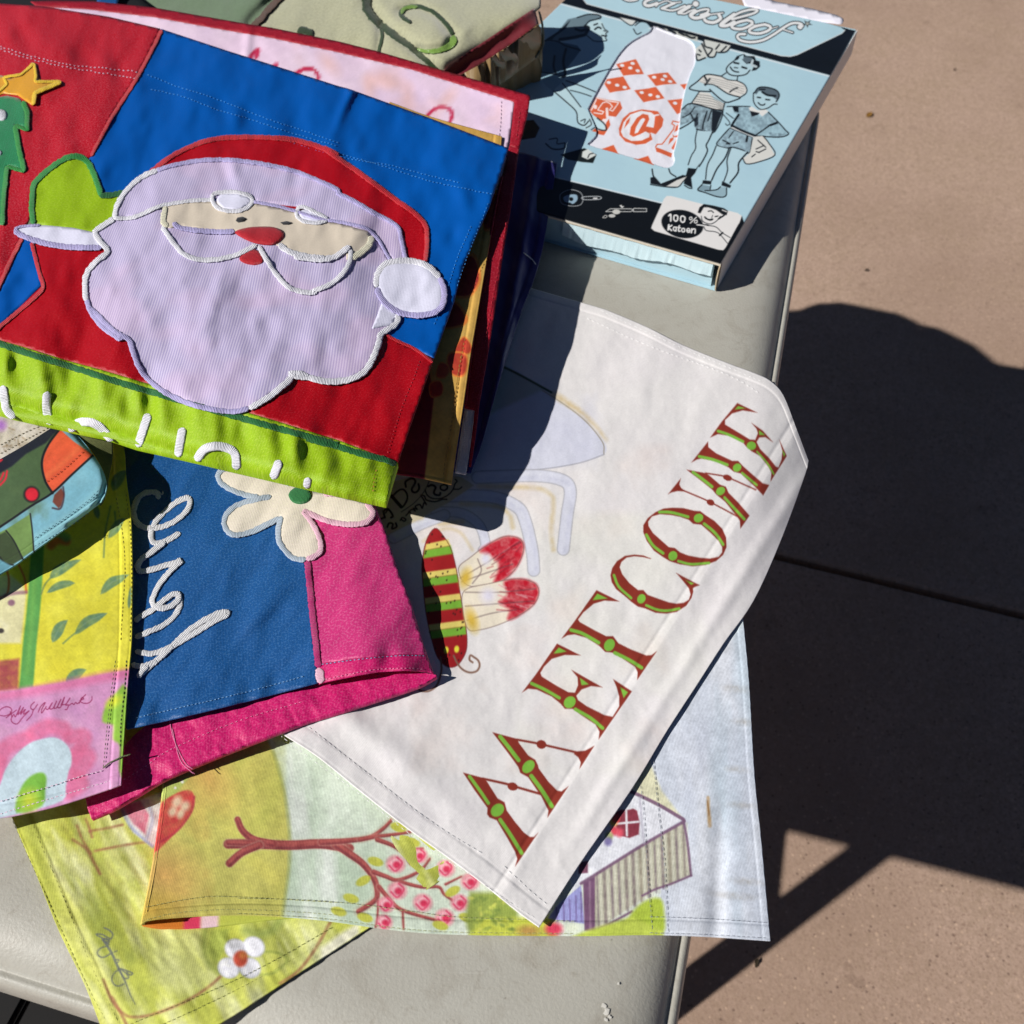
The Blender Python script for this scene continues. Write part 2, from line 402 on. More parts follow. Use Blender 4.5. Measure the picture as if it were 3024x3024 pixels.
def ribbon(name, pts, w, zf, off, mat, parent=None, h=0.0008, smooth=5, closed=False, step=5.0, wob=0.17, w2=None, seed=0, ends=True):
    """raised cord or satin-stitch border along a traced line, w wide (in traced units)"""
    p = np.asarray(pts, float)
    if smooth and len(p) > 2: p = spline(p, smooth, closed)
    p = resample(p, step=step, closed=closed); n = len(p)
    t = (np.roll(p, -1, 0) - np.roll(p, 1, 0)) if closed else np.gradient(p, axis=0)
    t /= np.linalg.norm(t, axis=1)[:, None] + 1e-9; nr = np.stack([-t[:, 1], t[:, 0]], 1)
    rng = np.random.RandomState(seed + n)
    ww = np.full(n, float(w)) if w2 is None else np.linspace(w, w2, n)
    jl = 1 + wob * (rng.rand(n) * 2 - 1); jr = 1 + wob * (rng.rand(n) * 2 - 1)
    prof = [(-1.0, -0.3), (-0.93, 0.4), (-0.6, 0.92), (0, 1.0), (0.6, 0.92), (0.93, 0.4), (1.0, -0.3)]
    k = len(prof); rows = []; zz = []
    h = h * 0.45; off = off * APPL; hh = np.full(n, h) * (1 + 0.25 * (rng.rand(n) - 0.5))
    if not closed and ends:
        cap = np.minimum(np.arange(n), np.arange(n)[::-1]) * step / (w * 0.5)
        cw = np.sqrt(np.clip(1 - (1 - np.clip(cap, 0, 1)) ** 2, 0.03, 1)); ww = ww * cw; hh = hh * np.sqrt(cw)
    for a, b in prof:
        rows.append(p + nr * (a * ww / 2 * np.where(a < 0, jl, jr))[:, None]); zz.append(b * hh)
    G = np.stack(rows, 1); px = G.reshape(-1, 2); zc = np.repeat(zf(p), k)
    ze = zf(px); z = np.maximum(ze, zc * 0.5 + ze * 0.5) + off + np.stack(zz, 1).ravel()
    P = W(px, z); idx = np.arange(n * k).reshape(n, k)
    if closed: idx = np.vstack([idx, idx[:1]])
    f = np.stack([idx[:-1, :-1], idx[1:, :-1], idx[1:, 1:], idx[:-1, 1:]], -1).reshape(-1, 4)
    if np.cross(P[f[:, 1]] - P[f[:, 0]], P[f[:, 3]] - P[f[:, 0]])[:, 2].mean() < 0: f = f[:, ::-1]
    m = 0.55 / F   # metres per traced unit, roughly
    s = np.r_[0, np.cumsum(np.hypot(*np.diff(p, axis=0).T))] * m
    uv = np.stack([np.repeat(s, k), np.tile(np.array([a for a, b in prof]), n) * np.repeat(ww, k) * m / 2], 1)
    return link(name, raw_mesh(name, P, np.ascontiguousarray(f), uv), mat, parent)
def stitches(name, lines, zf, off, mat, parent, dash=13.0, gap=3.0, w=1.8, h=0.00018, jit=0.8, seed=3, smooth=4):
    """rows of single hem stitches: each a little thread lying on the cloth"""
    rng = np.random.RandomState(seed); V = []; Fc = []
    for ln in lines:
        p = np.asarray(ln, float)
        if smooth and len(p) > 2: p = spline(p, smooth)
        L = np.r_[0, np.cumsum(np.hypot(*np.diff(p, axis=0).T))]; s = 0.0
        ats = lambda q: np.array([np.interp(q, L, p[:, 0]), np.interp(q, L, p[:, 1])])
        while s + dash < L[-1]:
            d = dash * (0.85 + 0.3 * rng.rand()); a, b = ats(s), ats(min(s + d, L[-1])); t = (b - a) / (np.linalg.norm(b - a) + 1e-9)
            nr = np.array([-t[1], t[0]]); j = nr * (rng.rand() - 0.5) * jit
            q = np.array([a + j, a + t * d * 0.25 + nr * w / 2 + j, b - t * d * 0.25 + nr * w / 2 + j, b + j, b - t * d * 0.25 - nr * w / 2 + j, a + t * d * 0.25 - nr * w / 2 + j, (a * 0.65 + b * 0.35) + j, (a * 0.35 + b * 0.65) + j])
            V.append((q, np.array([0, 0, 0, 0, 0, 0, h, h]))); s += d + gap * (0.8 + 0.4 * rng.rand())
    if not V: return None
    px = np.vstack([v[0] for v in V]); z = zf(px) + off * 0.7 + np.concatenate([v[1] for v in V]); P = W(px, z); n = len(V)
    base = np.array([(0, 6, 1), (1, 6, 7), (1, 7, 2), (2, 7, 3), (3, 7, 4), (4, 7, 6), (4, 6, 5), (5, 6, 0)])
    f = (base[None] + (np.arange(n) * 8)[:, None, None]).reshape(-1, 3)
    if np.cross(P[f[:, 1]] - P[f[:, 0]], P[f[:, 2]] - P[f[:, 0]])[:, 2].mean() < 0: f = f[:, ::-1]
    o = link(name, raw_mesh(name, P, np.ascontiguousarray(f), rot_uv(P, 0)), mat, parent); o['kind'] = 'stuff'
    return o
def bm_obj(name, bm, mat, parent=None, smooth=False):
    me = bpy.data.meshes.new(name); bm.normal_update(); bm.to_mesh(me); bm.free()
    me.polygons.foreach_set('use_smooth', np.full(len(me.polygons), smooth))
    return link(name, me, mat, parent)
# ------------------------------------------------------------------ ground: two concrete slabs with a joint
TH = math.radians(-15.3)
tv = np.array([math.cos(TH), math.sin(TH)]); nvv = np.array([-math.sin(TH), math.cos(TH)])
def concrete_mat():
    m = bpy.data.materials.new('washed_concrete'); nt, N, LK, b = nodes_of(m)
    tc = N.new('ShaderNodeTexCoord'); P = tc.outputs['Object']
    def noise(s, d=4, r=0.55):
        n = N.new('ShaderNodeTexNoise'); n.inputs['Scale'].default_value = s; n.inputs['Detail'].default_value = d; n.inputs['Roughness'].default_value = r
        LK.new(P, n.inputs['Vector']); return n.outputs['Fac']
    def mix(f, a, c, t='MIX'):
        x = N.new('ShaderNodeMix'); x.data_type = 'RGBA'; x.blend_type = t
        if isinstance(f, float): x.inputs[0].default_value = f
        else: LK.new(f, x.inputs[0])
        for s, v in ((6, a), (7, c)):
            if isinstance(v, tuple): x.inputs[s].default_value = v
            else: LK.new(v, x.inputs[s])
        return x.outputs[2]
    def ramp(src, lo, hi):
        r = N.new('ShaderNodeMapRange'); r.inputs[1].default_value = lo; r.inputs[2].default_value = hi; LK.new(src, r.inputs[0]); return r.outputs[0]
    base = mix(ramp(noise(7.0, 3), 0.35, 0.65), L4((172, 147, 129)), L4((166, 143, 121)))
    base = mix(ramp(noise(150, 5, 0.8), 0.40, 0.62), base, L4((192, 165, 147)))
    base = mix(ramp(noise(260, 3, 0.8), 0.52, 0.68), base, L4((142, 117, 102)))
    base = mix(ramp(noise(1.7, 5, 0.65), 0.42, 0.78), base, L4((156, 131, 114)))
    base = mix(ramp(noise(16, 6, 0.75), 0.60, 0.80), base, L4((128, 106, 92)))
    v = N.new('ShaderNodeTexVoronoi'); v.inputs['Scale'].default_value = 210; LK.new(P, v.inputs['Vector'])
    sep = N.new('ShaderNodeSeparateColor'); LK.new(v.outputs['Color'], sep.inputs[0])
    lt = N.new('ShaderNodeMath'); lt.operation = 'GREATER_THAN'; lt.inputs[1].default_value = 0.88; LK.new(sep.outputs[0], lt.inputs[0])
    dn = N.new('ShaderNodeMath'); dn.operation = 'LESS_THAN'; dn.inputs[1].default_value = 0.36; LK.new(v.outputs['Distance'], dn.inputs[0])
    an = N.new('ShaderNodeMath'); an.operation = 'MULTIPLY'; LK.new(lt.outputs[0], an.inputs[0]); LK.new(dn.outputs[0], an.inputs[1])
    am = N.new('ShaderNodeMath'); am.operation = 'MULTIPLY'; am.inputs[1].default_value = 0.42; LK.new(an.outputs[0], am.inputs[0])
    base = mix(am.outputs[0], base, L4((212, 182, 156)))
    lt2 = N.new('ShaderNodeMath'); lt2.operation = 'LESS_THAN'; lt2.inputs[1].default_value = 0.05; LK.new(sep.outputs[1], lt2.inputs[0])
    an2 = N.new('ShaderNodeMath'); an2.operation = 'MULTIPLY'; LK.new(lt2.outputs[0], an2.inputs[0]); LK.new(dn.outputs[0], an2.inputs[1])
    am2 = N.new('ShaderNodeMath'); am2.operation = 'MULTIPLY'; am2.inputs[1].default_value = 0.5; LK.new(an2.outputs[0], am2.inputs[0])
    base = mix(am2.outputs[0], base, L4((84, 66, 58)))
    LK.new(base, b.inputs['Base Color']); b.inputs['Roughness'].default_value = 0.9; b.inputs['Specular IOR Level'].default_value = 0.15
    ad = N.new('ShaderNodeMath'); ad.operation = 'ADD'; LK.new(noise(260, 4, 0.7), ad.inputs[0]); LK.new(v.outputs['Distance'], ad.inputs[1])
    bp = N.new('ShaderNodeBump'); bp.inputs['Strength'].default_value = 0.25; bp.inputs['Distance'].default_value = 0.0010
    LK.new(ad.outputs[0], bp.inputs['Height']); LK.new(bp.outputs[0], b.inputs['Normal'])
    return m
CONC = concrete_mat()
bm = bmesh.new(); S = 40
for f in ([(-S, -S), (S, -S), (S, S), (-S, S)],): bm.faces.new([bm.verts.new((x, y, -DROP - 0.02)) for x, y in f])
ground = tag(bm_obj('ground', bm, plain_mat('joint_soil', (40, 34, 30), 0.95, 0.1, (60, (24, 20, 18)))), kind='structure')
jl = W([(2293, 1640), (3024, 1816)], -DROP)[:, :2]; jd = jl[1] - jl[0]; jd /= np.linalg.norm(jd); jn = np.array([-jd[1], jd[0]])
for sgn in (1, -1):
    bm = bmesh.new(); rng = random.Random(4)
    near = []; N_ = 260
    for i in range(N_ + 1):
        s = -1.2 + 3.2 * i / N_; wob = 0.0007 * (rng.random() - 0.5)
        near.append(jl[0] + jd * s + jn * sgn * (0.0065 + wob))
    near = [jl[0] - jd * S + jn * sgn * 0.0065] + near + [jl[0] + jd * S + jn * sgn * 0.0065]
    rows = []
    for dz, io in ((-0.019, 0), (-0.004, 0.0), (-0.001, 0.002), (0.0, 0.0055)):
        rows.append([bm.verts.new((*(p + jn * sgn * io), -DROP + dz)) for p in near])
    rows.append([bm.verts.new((*(p + jn * sgn * S), -DROP)) for p in near])
    for a, b_ in zip(rows[:-1], rows[1:]):
        for i in range(len(a) - 1): bm.faces.new((a[i], a[i + 1], b_[i + 1], b_[i]) if sgn > 0 else (a[i], b_[i], b_[i + 1], a[i + 1]))
    o = bm_obj('concrete_slab', bm, CONC, ground); o.parent = ground

# ------------------------------------------------------------------ folding table
def table_mat():
    m = bpy.data.materials.new('moulded_plastic'); nt, N, LK, b = nodes_of(m)
    tc = N.new('ShaderNodeTexCoord'); P = tc.outputs['Object']
    def noise(s, d=5, r=0.6, dist=0.0):
        n = N.new('ShaderNodeTexNoise'); n.inputs['Scale'].default_value = s; n.inputs['Detail'].default_value = d; n.inputs['Roughness'].default_value = r; n.inputs['Distortion'].default_value = dist
        LK.new(P, n.inputs['Vector']); return n.outputs['Fac']
    def rng_(src, lo, hi, a=0.0, c=1.0):
        r = N.new('ShaderNodeMapRange'); r.inputs[1].default_value = lo; r.inputs[2].default_value = hi; r.inputs[3].default_value = a; r.inputs[4].default_value = c
        LK.new(src, r.inputs[0]); return r.outputs[0]
    def mix(f, a, c):
        x = N.new('ShaderNodeMix'); x.data_type = 'RGBA'; LK.new(f, x.inputs[0])
        for s, v in ((6, a), (7, c)):
            if isinstance(v, tuple): x.inputs[s].default_value = v
            else: LK.new(v, x.inputs[s])
        return x.outputs[2]
    c = mix(rng_(noise(9, 4), 0.35, 0.65), L4((184, 182, 172)), L4((176, 173, 162)))
    c = mix(rng_(noise(28, 6, 0.7, 1.5), 0.50, 0.74, 0, 0.5), c, L4((150, 142, 128)))
    c = mix(rng_(noise(70, 6, 0.75, 2.0), 0.56, 0.72, 0, 0.5), c, L4((146, 138, 124)))
    c = mix(rng_(noise(240, 2, 0.5), 0.74, 0.80, 0, 0.6), c, L4((92, 84, 74)))
    # long scratches and a few dark scuffs
    mp = N.new('ShaderNodeMapping'); mp.inputs['Scale'].default_value = (3.0, 90.0, 1.0); mp.inputs['Rotation'].default_value = (0, 0, 0.5); LK.new(P, mp.inputs['Vector'])
    ns = N.new('ShaderNodeTexNoise'); ns.inputs['Scale'].default_value = 4.0; ns.inputs['Detail'].default_value = 3; LK.new(mp.outputs[0], ns.inputs['Vector'])
    c = mix(rng_(ns.outputs['Fac'], 0.68, 0.76, 0, 0.35), c, L4((206, 204, 196)))
    c = mix(rng_(noise(13, 7, 0.8, 1.0), 0.62, 0.74, 0, 0.4), c, L4((128, 122, 112)))
    LK.new(c, b.inputs['Base Color']); LK.new(rng_(noise(40, 4), 0.3, 0.7, 0.38, 0.58), b.inputs['Roughness'])
    b.inputs['Specular IOR Level'].default_value = 0.45
    n1 = noise(600, 3, 0.6)
    bp = N.new('ShaderNodeBump'); bp.inputs['Strength'].default_value = 0.35; bp.inputs['Distance'].default_value = 0.0006
    LK.new(n1, bp.inputs['Height']); LK.new(bp.outputs[0], b.inputs['Normal'])
    return m
pR = W([(2013, 2764), (2441, 310)], -0.014)[:, :2]; TR_ = float(np.mean(pR @ tv))
nF = float(np.mean(W([(0, 2927), (280, 3018)], -0.034)[:, :2] @ nvv))
DEPTH, LENG, RAD = 0.955, 1.83, 0.05
tf = math.atan2(*( (W([(2441, 310)], -0.014)[0, :2] - W([(2013, 2764)], -0.014)[0, :2])[::-1] ))   # direction of the right edge in the picture
def tpos(t, n): return tv * (TR_ + t) + nvv * (nF + n)
table = empty('folding_table', (*tpos(-LENG / 2, DEPTH / 2), -DROP))
tag(table, 'grey moulded plastic folding table with scuffed top under the flags', 'table')
def rr(inset, k=14):
    x0, x1, y0, y1 = -LENG + inset, -inset, inset, DEPTH - inset; r = max(0.004, RAD - inset); out = []
    for cx, cy, a0 in ((x1 - r, y1 - r, 0), (x0 + r, y1 - r, 90), (x0 + r, y0 + r, 180), (x1 - r, y0 + r, 270)):
        for i in range(k + 1):
            a = math.radians(a0 + 90 * i / k); out.append(tpos(cx + r * math.cos(a), cy + r * math.sin(a)))
    return out
bm = bmesh.new(); loops = []
prof = [(0.055, 0.0), (0.040, -0.0001), (0.030, -0.0006), (0.022, -0.0018), (0.015, -0.0042), (0.010, -0.0076), (0.0072, -0.0108), (0.0060, -0.0128), (0.0052, -0.0130), (0.0040, -0.0122),
        (0.0022, -0.0124), (0.0008, -0.0140), (0.0, -0.0170), (-0.0006, -0.0300), (0.0006, -0.0350), (0.004, -0.0370), (0.010, -0.0360), (0.012, -0.020)]
for ins, z in prof: loops.append([bm.verts.new((*p, z)) for p in rr(ins)])
for a, b_ in zip(loops[:-1], loops[1:]):
    n = len(a)
    for i in range(n): bm.faces.new((a[i], b_[i], b_[(i + 1) % n], a[(i + 1) % n]))
bm.faces.new(loops[0]); bm.faces.new(loops[-1][::-1])
top = bm_obj('tabletop', bm, table_mat(), table, True)
top.data.polygons[len(top.data.polygons) - 2].use_smooth = False
STEEL = plain_mat('grey_powder_coat', (92, 92, 90), 0.45, 0.5, (300, (70, 70, 68)))
def tube(name, a, b_, r, mat, parent, n=14):
    a, b_ = Vector(a), Vector(b_); d = (b_ - a).normalized(); u = d.orthogonal().normalized(); v = d.cross(u); bm = bmesh.new()
    rings = [[bm.verts.new(p + (u * math.cos(2 * math.pi * i / n) + v * math.sin(2 * math.pi * i / n)) * r) for i in range(n)] for p in (a, b_)]
    for i in range(n): bm.faces.new((rings[0][i], rings[0][(i + 1) % n], rings[1][(i + 1) % n], rings[1][i]))
    bm.faces.new(rings[0][::-1]); bm.faces.new(rings[1])
    return bm_obj(name, bm, mat, parent, True)
for t0, t1 in ((-0.39, -0.115), (-1.44, -1.715)):
    tops = {}
    for n0 in (0.10, DEPTH - 0.10):
        a = (*tpos(t0, n0), -0.03); b_ = (*tpos(t1, n0), -DROP + 0.004)
        tube('leg', a, b_, 0.019, STEEL, table); tops[n0] = (Vector(a), Vector(b_))
        tube('foot_cap', Vector(b_) + Vector((0, 0, 0.03)), Vector(b_) - Vector((0, 0, 0.003)), 0.0215, plain_mat('black_foot_cap', (28, 28, 28), 0.6), table)
    s = 1 - 0.53
    ka, kb = [tops[k][0].lerp(tops[k][1], s) for k in (0.10, DEPTH - 0.10)]
    tube('crossbar', ka, kb, 0.016, STEEL, table)
    tube('brace', (*tpos((t0 + (-LENG / 2 - t0) * 0.75), DEPTH / 2), -0.03), tops[0.10][0].lerp(tops[DEPTH - 0.10][0], 0.5).lerp((ka + kb) / 2, 0.98), 0.011, STEEL, table)
# dried glue and scuffs on the table top
def crumb(name, px, r, z, mat, parent=None, seed=0, flat=0.35, n=9):
    rng = random.Random(seed); c = W([px], z)[0]; bm = bmesh.new()
    t = bm.verts.new((c[0], c[1], c[2] + r * flat)); ring = []
    for i in range(n):
        a = 2 * math.pi * i / n; q = r * (0.55 + 0.75 * rng.random()); ring.append(bm.verts.new((c[0] + q * math.cos(a), c[1] + q * math.sin(a), c[2] + r * flat * 0.3 * rng.random() + 0.0001)))
    for i in range(n): bm.faces.new((t, ring[i], ring[(i + 1) % n]))
    return bm_obj(name, bm, mat, parent)
GLUE = plain_mat('dried_glue', (214, 211, 202), 0.5)
for k, (x, y, r) in enumerate([(1783, 2970, .0014), (1792, 2988, .0020), (1800, 3003, .0010), (1826, 2904, .0008), (1790, 3012, .0012)]):
    o = crumb('glue_residue', (x, y), r * .8, 0.0, GLUE, table, k, 0.16)
# added black crate standing in for shaded ground, only a corner of it in view
FILL_BLK = plain_mat('filler_black', (20, 20, 21), 0.5, 0.35, (200, (14, 14, 15)))
filler = empty('shade_filler', (*(W([(60, 3010)], -0.5)[0, :2]), -DROP)); tag(filler, 'added black crate on the ground below the front table edge, bottom left corner', 'filler')
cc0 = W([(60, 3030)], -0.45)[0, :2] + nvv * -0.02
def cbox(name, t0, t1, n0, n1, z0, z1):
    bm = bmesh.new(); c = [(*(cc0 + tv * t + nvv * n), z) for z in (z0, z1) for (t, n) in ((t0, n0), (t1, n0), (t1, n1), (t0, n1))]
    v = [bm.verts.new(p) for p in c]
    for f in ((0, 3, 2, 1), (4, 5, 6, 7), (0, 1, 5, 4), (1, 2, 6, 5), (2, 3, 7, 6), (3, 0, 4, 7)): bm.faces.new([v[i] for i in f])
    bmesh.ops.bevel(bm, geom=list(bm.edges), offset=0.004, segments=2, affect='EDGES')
    return bm_obj(name, bm, FILL_BLK, filler)
cbox('filler_body', -0.42, 0.17, -0.26, 0.12, -DROP + .001, -0.47); cbox('filler_lid', -0.435, 0.185, -0.275, 0.135, -0.468, -0.44)
for k in range(5): cbox('filler_rib', -0.38 + k * .11, -0.33 + k * .11, -0.24, 0.10, -0.4415, -0.434)
# crumbs and a dry leaf on the ground
LEAF = plain_mat('dry_leaf', (150, 112, 52), 0.8, 0.2, (300, (96, 66, 30)))
def leaf(px, ln, wd, rot, mat, label, seed):
    c = W([px], -DROP)[0]; rng = random.Random(seed); bm = bmesh.new(); L_ = []; n = 7
    for i in range(n):
        s = i / (n - 1); w_ = wd * math.sin(math.pi * min(0.97, max(0.03, s))) * (0.7 + 0.5 * rng.random()); row = []
        for k in (-1, 0, 1):
            x = (s - 0.5) * ln; y = k * w_; z = 0.0012 + 0.35 * w_ * abs(k) + 0.004 * s * s
            row.append(bm.verts.new((c[0] + x * math.cos(rot) - y * math.sin(rot), c[1] + x * math.sin(rot) + y * math.cos(rot), c[2] + z)))
        L_.append(row)
    for a, b_ in zip(L_[:-1], L_[1:]):
        for k in range(2): bm.faces.new((a[k], b_[k], b_[k + 1], a[k + 1]))
    return tag(bm_obj('dried_leaf', bm, mat, None, True), label, 'leaf')
leaf((2566, 342), 0.022, 0.007, 0.9, LEAF, 'small curled yellow-brown dry leaf on the concrete right of the box', 1)
DARK = plain_mat('dark_leaf', (46, 38, 26), 0.8, 0.2)
leaf((2233, 2846), 0.010, 0.0026, 1.25, DARK, 'tiny dark leaf scrap on sunlit concrete below the table shadow', 2)
leaf((2558, 800), 0.008, 0.0028, 0.2, DARK, 'tiny dark leaf scrap on concrete above the rounded shadow', 3)
leaf((2818, 208), 0.007, 0.0025, 1.0, DARK, 'dark speck of leaf on concrete near the top right', 4)
# ------------------------------------------------------------------ the flat prints on the cloths (drawn flat, unshaded)
def E_(c, s, ox, oy, k, rx, ry, col, rot=0.0, soft=0.1, **kw):
    p = Q(s, ox, oy, k)[0]; c.blob(p[0], p[1], rx * k, ry * k, col, math.radians(rot), soft, **kw)

# ---- white welcome flag
def leafshape(c, s, o, w, col, seed=0, alpha=0.92):
    p = spline(Q(s, *o), 6); t = np.gradient(p, axis=0); t /= np.linalg.norm(t, axis=1)[:, None] + 1e-9; nr = np.stack([-t[:, 1], t[:, 0]], 1)
    u = np.linspace(0, 1, len(p)); hw = (w / 2) * np.sin(np.pi * np.clip(u, 0, 1) ** 0.8) ** 0.8
    c.poly(np.vstack([p + nr * hw[:, None], (p - nr * hw[:, None])[::-1]]), col, 2, alpha, tex=0.25, seed=seed)
cw = Canvas(480, 700, 2420, 2780, 1.4, (232, 229, 228))
cw.wash((226, 221, 224), 0.5, 150, 3); cw.wash((236, 216, 206), 0.35, 120, 8, box=(1200, 1300, 2000, 2300)); cw.wash((225, 226, 212), 0.4, 170, 12, box=(1500, 1500, 2100, 2300))
b = (800, 900, K1)
GREY, YEL, LAV = (150, 150, 154), (214, 194, 150), (216, 218, 232)
# big pale spoon shape behind the stack
cw.poly(Q('1300,330 1600,520 1790,655 1900,780 1905,850 1800,890 1600,935 1350,945 1100,940 1120,500', *b), LAV, 3, smooth=4)
cw.wash((196, 198, 220), 0.3, 60, 21, box=(1480, 1100, 1790, 1400))
cw.line(Q('1620,515 1790,630 1915,770', *b), 40 * K1, (204, 176, 118), 8, 0.75, w2=10 * K1, tex=0.5, seed=4)
cw.line(Q('1330,360 1600,520 1780,650 1890,780 1900,850', *b), 5 * K1, (150, 140, 120), 1.5)
cw.line(Q('1900,855 1750,905 1500,942 1200,948', *b), 5 * K1, (158, 158, 168), 1.5)
cw.poly(Q('1000,300 1330,350 1560,480 1300,600 1100,700 900,800', *b), (190, 196, 190), 6)
cw.line(Q('1250,320 1400,390 1600,500', *b), 12 * K1, (70, 84, 60), 2)
# fork tines
def tine(s, w, yl):
    p = Q(s, *b); cw.line(p, (w + 9) * K1, GREY, 1.2, 0.75); cw.line(p, w * K1, LAV, 3.0); cw.line(p + (0, -3), w * .45 * K1, (228, 230, 240), 6, 0.8, tex=0.7, seed=3); cw.line(p + (6, 4), w * .3 * K1, (190, 192, 214), 6, 0.5, tex=0.8, seed=5)
    if yl: cw.line(Q(yl, *b), 26 * K1, YEL, 5, 0.75, tex=0.4, seed=9)
tine('1180,985 1500,975 1660,1000 1708,1060 1690,1200 1668,1395', 66, '1190,1035 1500,1045 1590,1080 1612,1130 1600,1280 1612,1400')
tine('980,1090 1250,1095 1400,1150 1450,1230 1490,1400 1500,1515', 66, '1090,1135 1290,1150 1360,1200 1380,1270')
tine('940,1180 1090,1190 1190,1260 1225,1370 1210,1400', 52, '960,1250 1090,1240')
tine('700,1330 860,1250 990,1200', 60, '740,1250 860,1215')
cw.line(Q('870,1350 980,1280 1080,1300 1150,1400', *b), 16 * K1, YEL, 5, 0.6)
# seed packet with its lettering
cw.poly(Q('700,1010 900,950 1090,985 1160,1030 1010,1130 830,1230 690,1300 560,1360 500,1150', *b), (206, 196, 168), 2)
sp_ = (1130, 1380, 300 / 1092)
for s, w in (('100,310 150,370 200,425', 34), ('95,320 170,250 225,240 262,290 262,350 225,415 195,430', 18), ('250,210 245,160 280,130 325,120 352,150 335,195 312,235 330,268 370,262 392,225 385,180', 20), ('25,540 10,470 60,450 110,520 90,540', 20), ('60,450 30,490', 14), ('-40,560 20,540', 18),
             ('490,205 530,190 570,215 552,260 560,290 610,300 620,275', 20), ('660,185 625,200 625,235 665,248 695,225 690,195 660,185', 16), ('455,240 480,300 540,335 620,335 700,300 755,240 775,180', 12), ('770,235 820,235 850,212', 12), ('780,130 800,150 780,175', 12),
             ('280,480 320,450 350,470 330,440 372,452 350,420 400,400 425,440 445,380 470,400 430,330 410,300 450,310 470,350 560,370 640,345 690,345', 14), ('190,570 210,540 250,560 230,580 200,560', 14), ('250,520 290,480 300,500', 12), ('50,640 70,600 110,610 100,660 150,640 140,600', 18)):
    cw.line(Q(s, *sp_), w * sp_[2], (40, 34, 30), 1.0, smooth=3)
cw.line(Q('500,150 440,270 330,390 200,480', *sp_), 2.4, (90, 84, 70), 1.0)
# striped dragonfly body
body = spline(Q('935,1275 985,1320 1030,1400 1060,1520 1085,1680 1110,1820 1120,1930 1105,2000 1060,2060 1005,2065 950,2010 915,1900 885,1760 868,1600 862,1480 885,1350', *b), 4, True)
cw.poly(body, (158, 30, 34), 2); bodyd = resample(body, step=2.0, closed=True)
def clip_band(y0, y1, col):
    q = []
    for yy in (y0, y1):
        inn = bodyd[np.abs(bodyd[:, 1] - (900 + K1 * yy)) < 7]
        if len(inn) < 2: return
        q.append((inn[:, 0].min() + 2, inn[:, 0].max() - 2))
    a, c_ = 900 + K1 * y0, 900 + K1 * y1; sl = 7
    cw.poly([(q[0][0], a + sl), (q[0][1], a - sl), (q[1][1], c_ - sl), (q[1][0], c_ + sl)], col, 2.5)
for y in (1352, 1515, 1660, 1812):
    clip_band(y, y + 36, (226, 208, 112)); clip_band(y + 36, y + 82, (122, 176, 58))
rng = random.Random(5)
for k in range(60):
    y = rng.uniform(1300, 2040); x = rng.uniform(870, 1100)
    p = np.array([[800 + K1 * x, 900 + K1 * y]])
    if inside(p, body)[0]: cw.blob(p[0, 0], p[0, 1], 2.2, 3.2, (50, 26, 24), 0.4, 0.5, 0.8)
cw.line(np.vstack([body, body[:1]]), 2.2, (92, 30, 34), 1, 0.7, smooth=0)
for x, y in ((1060, 1965), (1000, 1970)): cw.blob(800 + K1 * x, 900 + K1 * y, 14 * K1, 20 * K1, (232, 226, 70), 0.1, 0.3)
# wings
for base, tip, veins in (
    ('1070,1505 1140,1440 1220,1380 1330,1322 1420,1335 1442,1400 1400,1500 1330,1570 1250,1600 1120,1600', '1190,1400 1330,1325 1425,1338 1442,1405 1395,1510 1320,1575 1270,1590 1300,1500 1270,1440', ('1080,1560 1250,1460 1420,1350', '1090,1580 1230,1530 1380,1480', '1180,1450 1200,1520 1150,1590')),
    ('1105,1630 1250,1590 1400,1563 1500,1585 1530,1640 1500,1710 1420,1770 1300,1825 1190,1855 1125,1850 1095,1740', '1330,1580 1430,1563 1510,1590 1528,1645 1495,1715 1400,1785 1350,1795 1360,1740 1300,1700 1350,1650', ('1110,1640 1300,1640 1510,1620', '1110,1720 1300,1705 1500,1690', '1120,1800 1260,1760 1400,1740'))):
    cw.poly(Q(base, *b), (236, 226, 206), 2.5, smooth=4); cw.poly(Q(tip, *b), (192, 24, 44), 6, smooth=4, tex=0.35, seed=6)
    cw.line(Q(base, *b), 4 * K1, (110, 84, 80), 1.2, 0.8, closed=True)
    for v in veins: cw.line(Q(v, *b), 7 * K1, (96, 74, 78), 1.5, 0.55)
    tp = Q(tip, *b); ct_ = Q(base, *b).mean(0) * (1, 1); rw = random.Random(len(base))
    for k in range(26):
        q = tp[rw.randrange(len(tp))] * 0.55 + ct_ * 0.45 + np.array([rw.uniform(-26, 26), rw.uniform(-20, 20)]); dr = (tp.mean(0) - Q('1080,1620', *b)[0]); dr = dr / np.linalg.norm(dr)
        cw.line([q, q + dr * rw.uniform(14, 40) + (0, rw.uniform(-6, 6))], rw.uniform(2, 4.5), rw.choice([(232, 214, 216), (150, 20, 36), (226, 120, 130), (108, 30, 44)]), 2.0, 0.5, smooth=0)
cw.blob(800 + K1 * 1110, 900 + K1 * 1560, 28 * K1, 50 * K1, (222, 186, 74), 0.3, 0.7); cw.blob(800 + K1 * 1145, 900 + K1 * 1800, 30 * K1, 60 * K1, (218, 184, 78), -0.3, 0.7)
cw.blob(800 + K1 * 1225, 900 + K1 * 1450, 26 * K1, 30 * K1, (222, 220, 236), 0, 0.7); cw.blob(800 + K1 * 1240, 900 + K1 * 1660, 40 * K1, 40 * K1, (226, 222, 236), 0, 0.7)
c9 = (900, 1850, K2)
cw.line(Q('1700,335 1740,420 1800,490 1880,525 1960,510 1995,450 1980,390 1930,350 1890,330 1880,380 1915,410', *c9), 22 * K2, (134, 100, 84), 1.6)
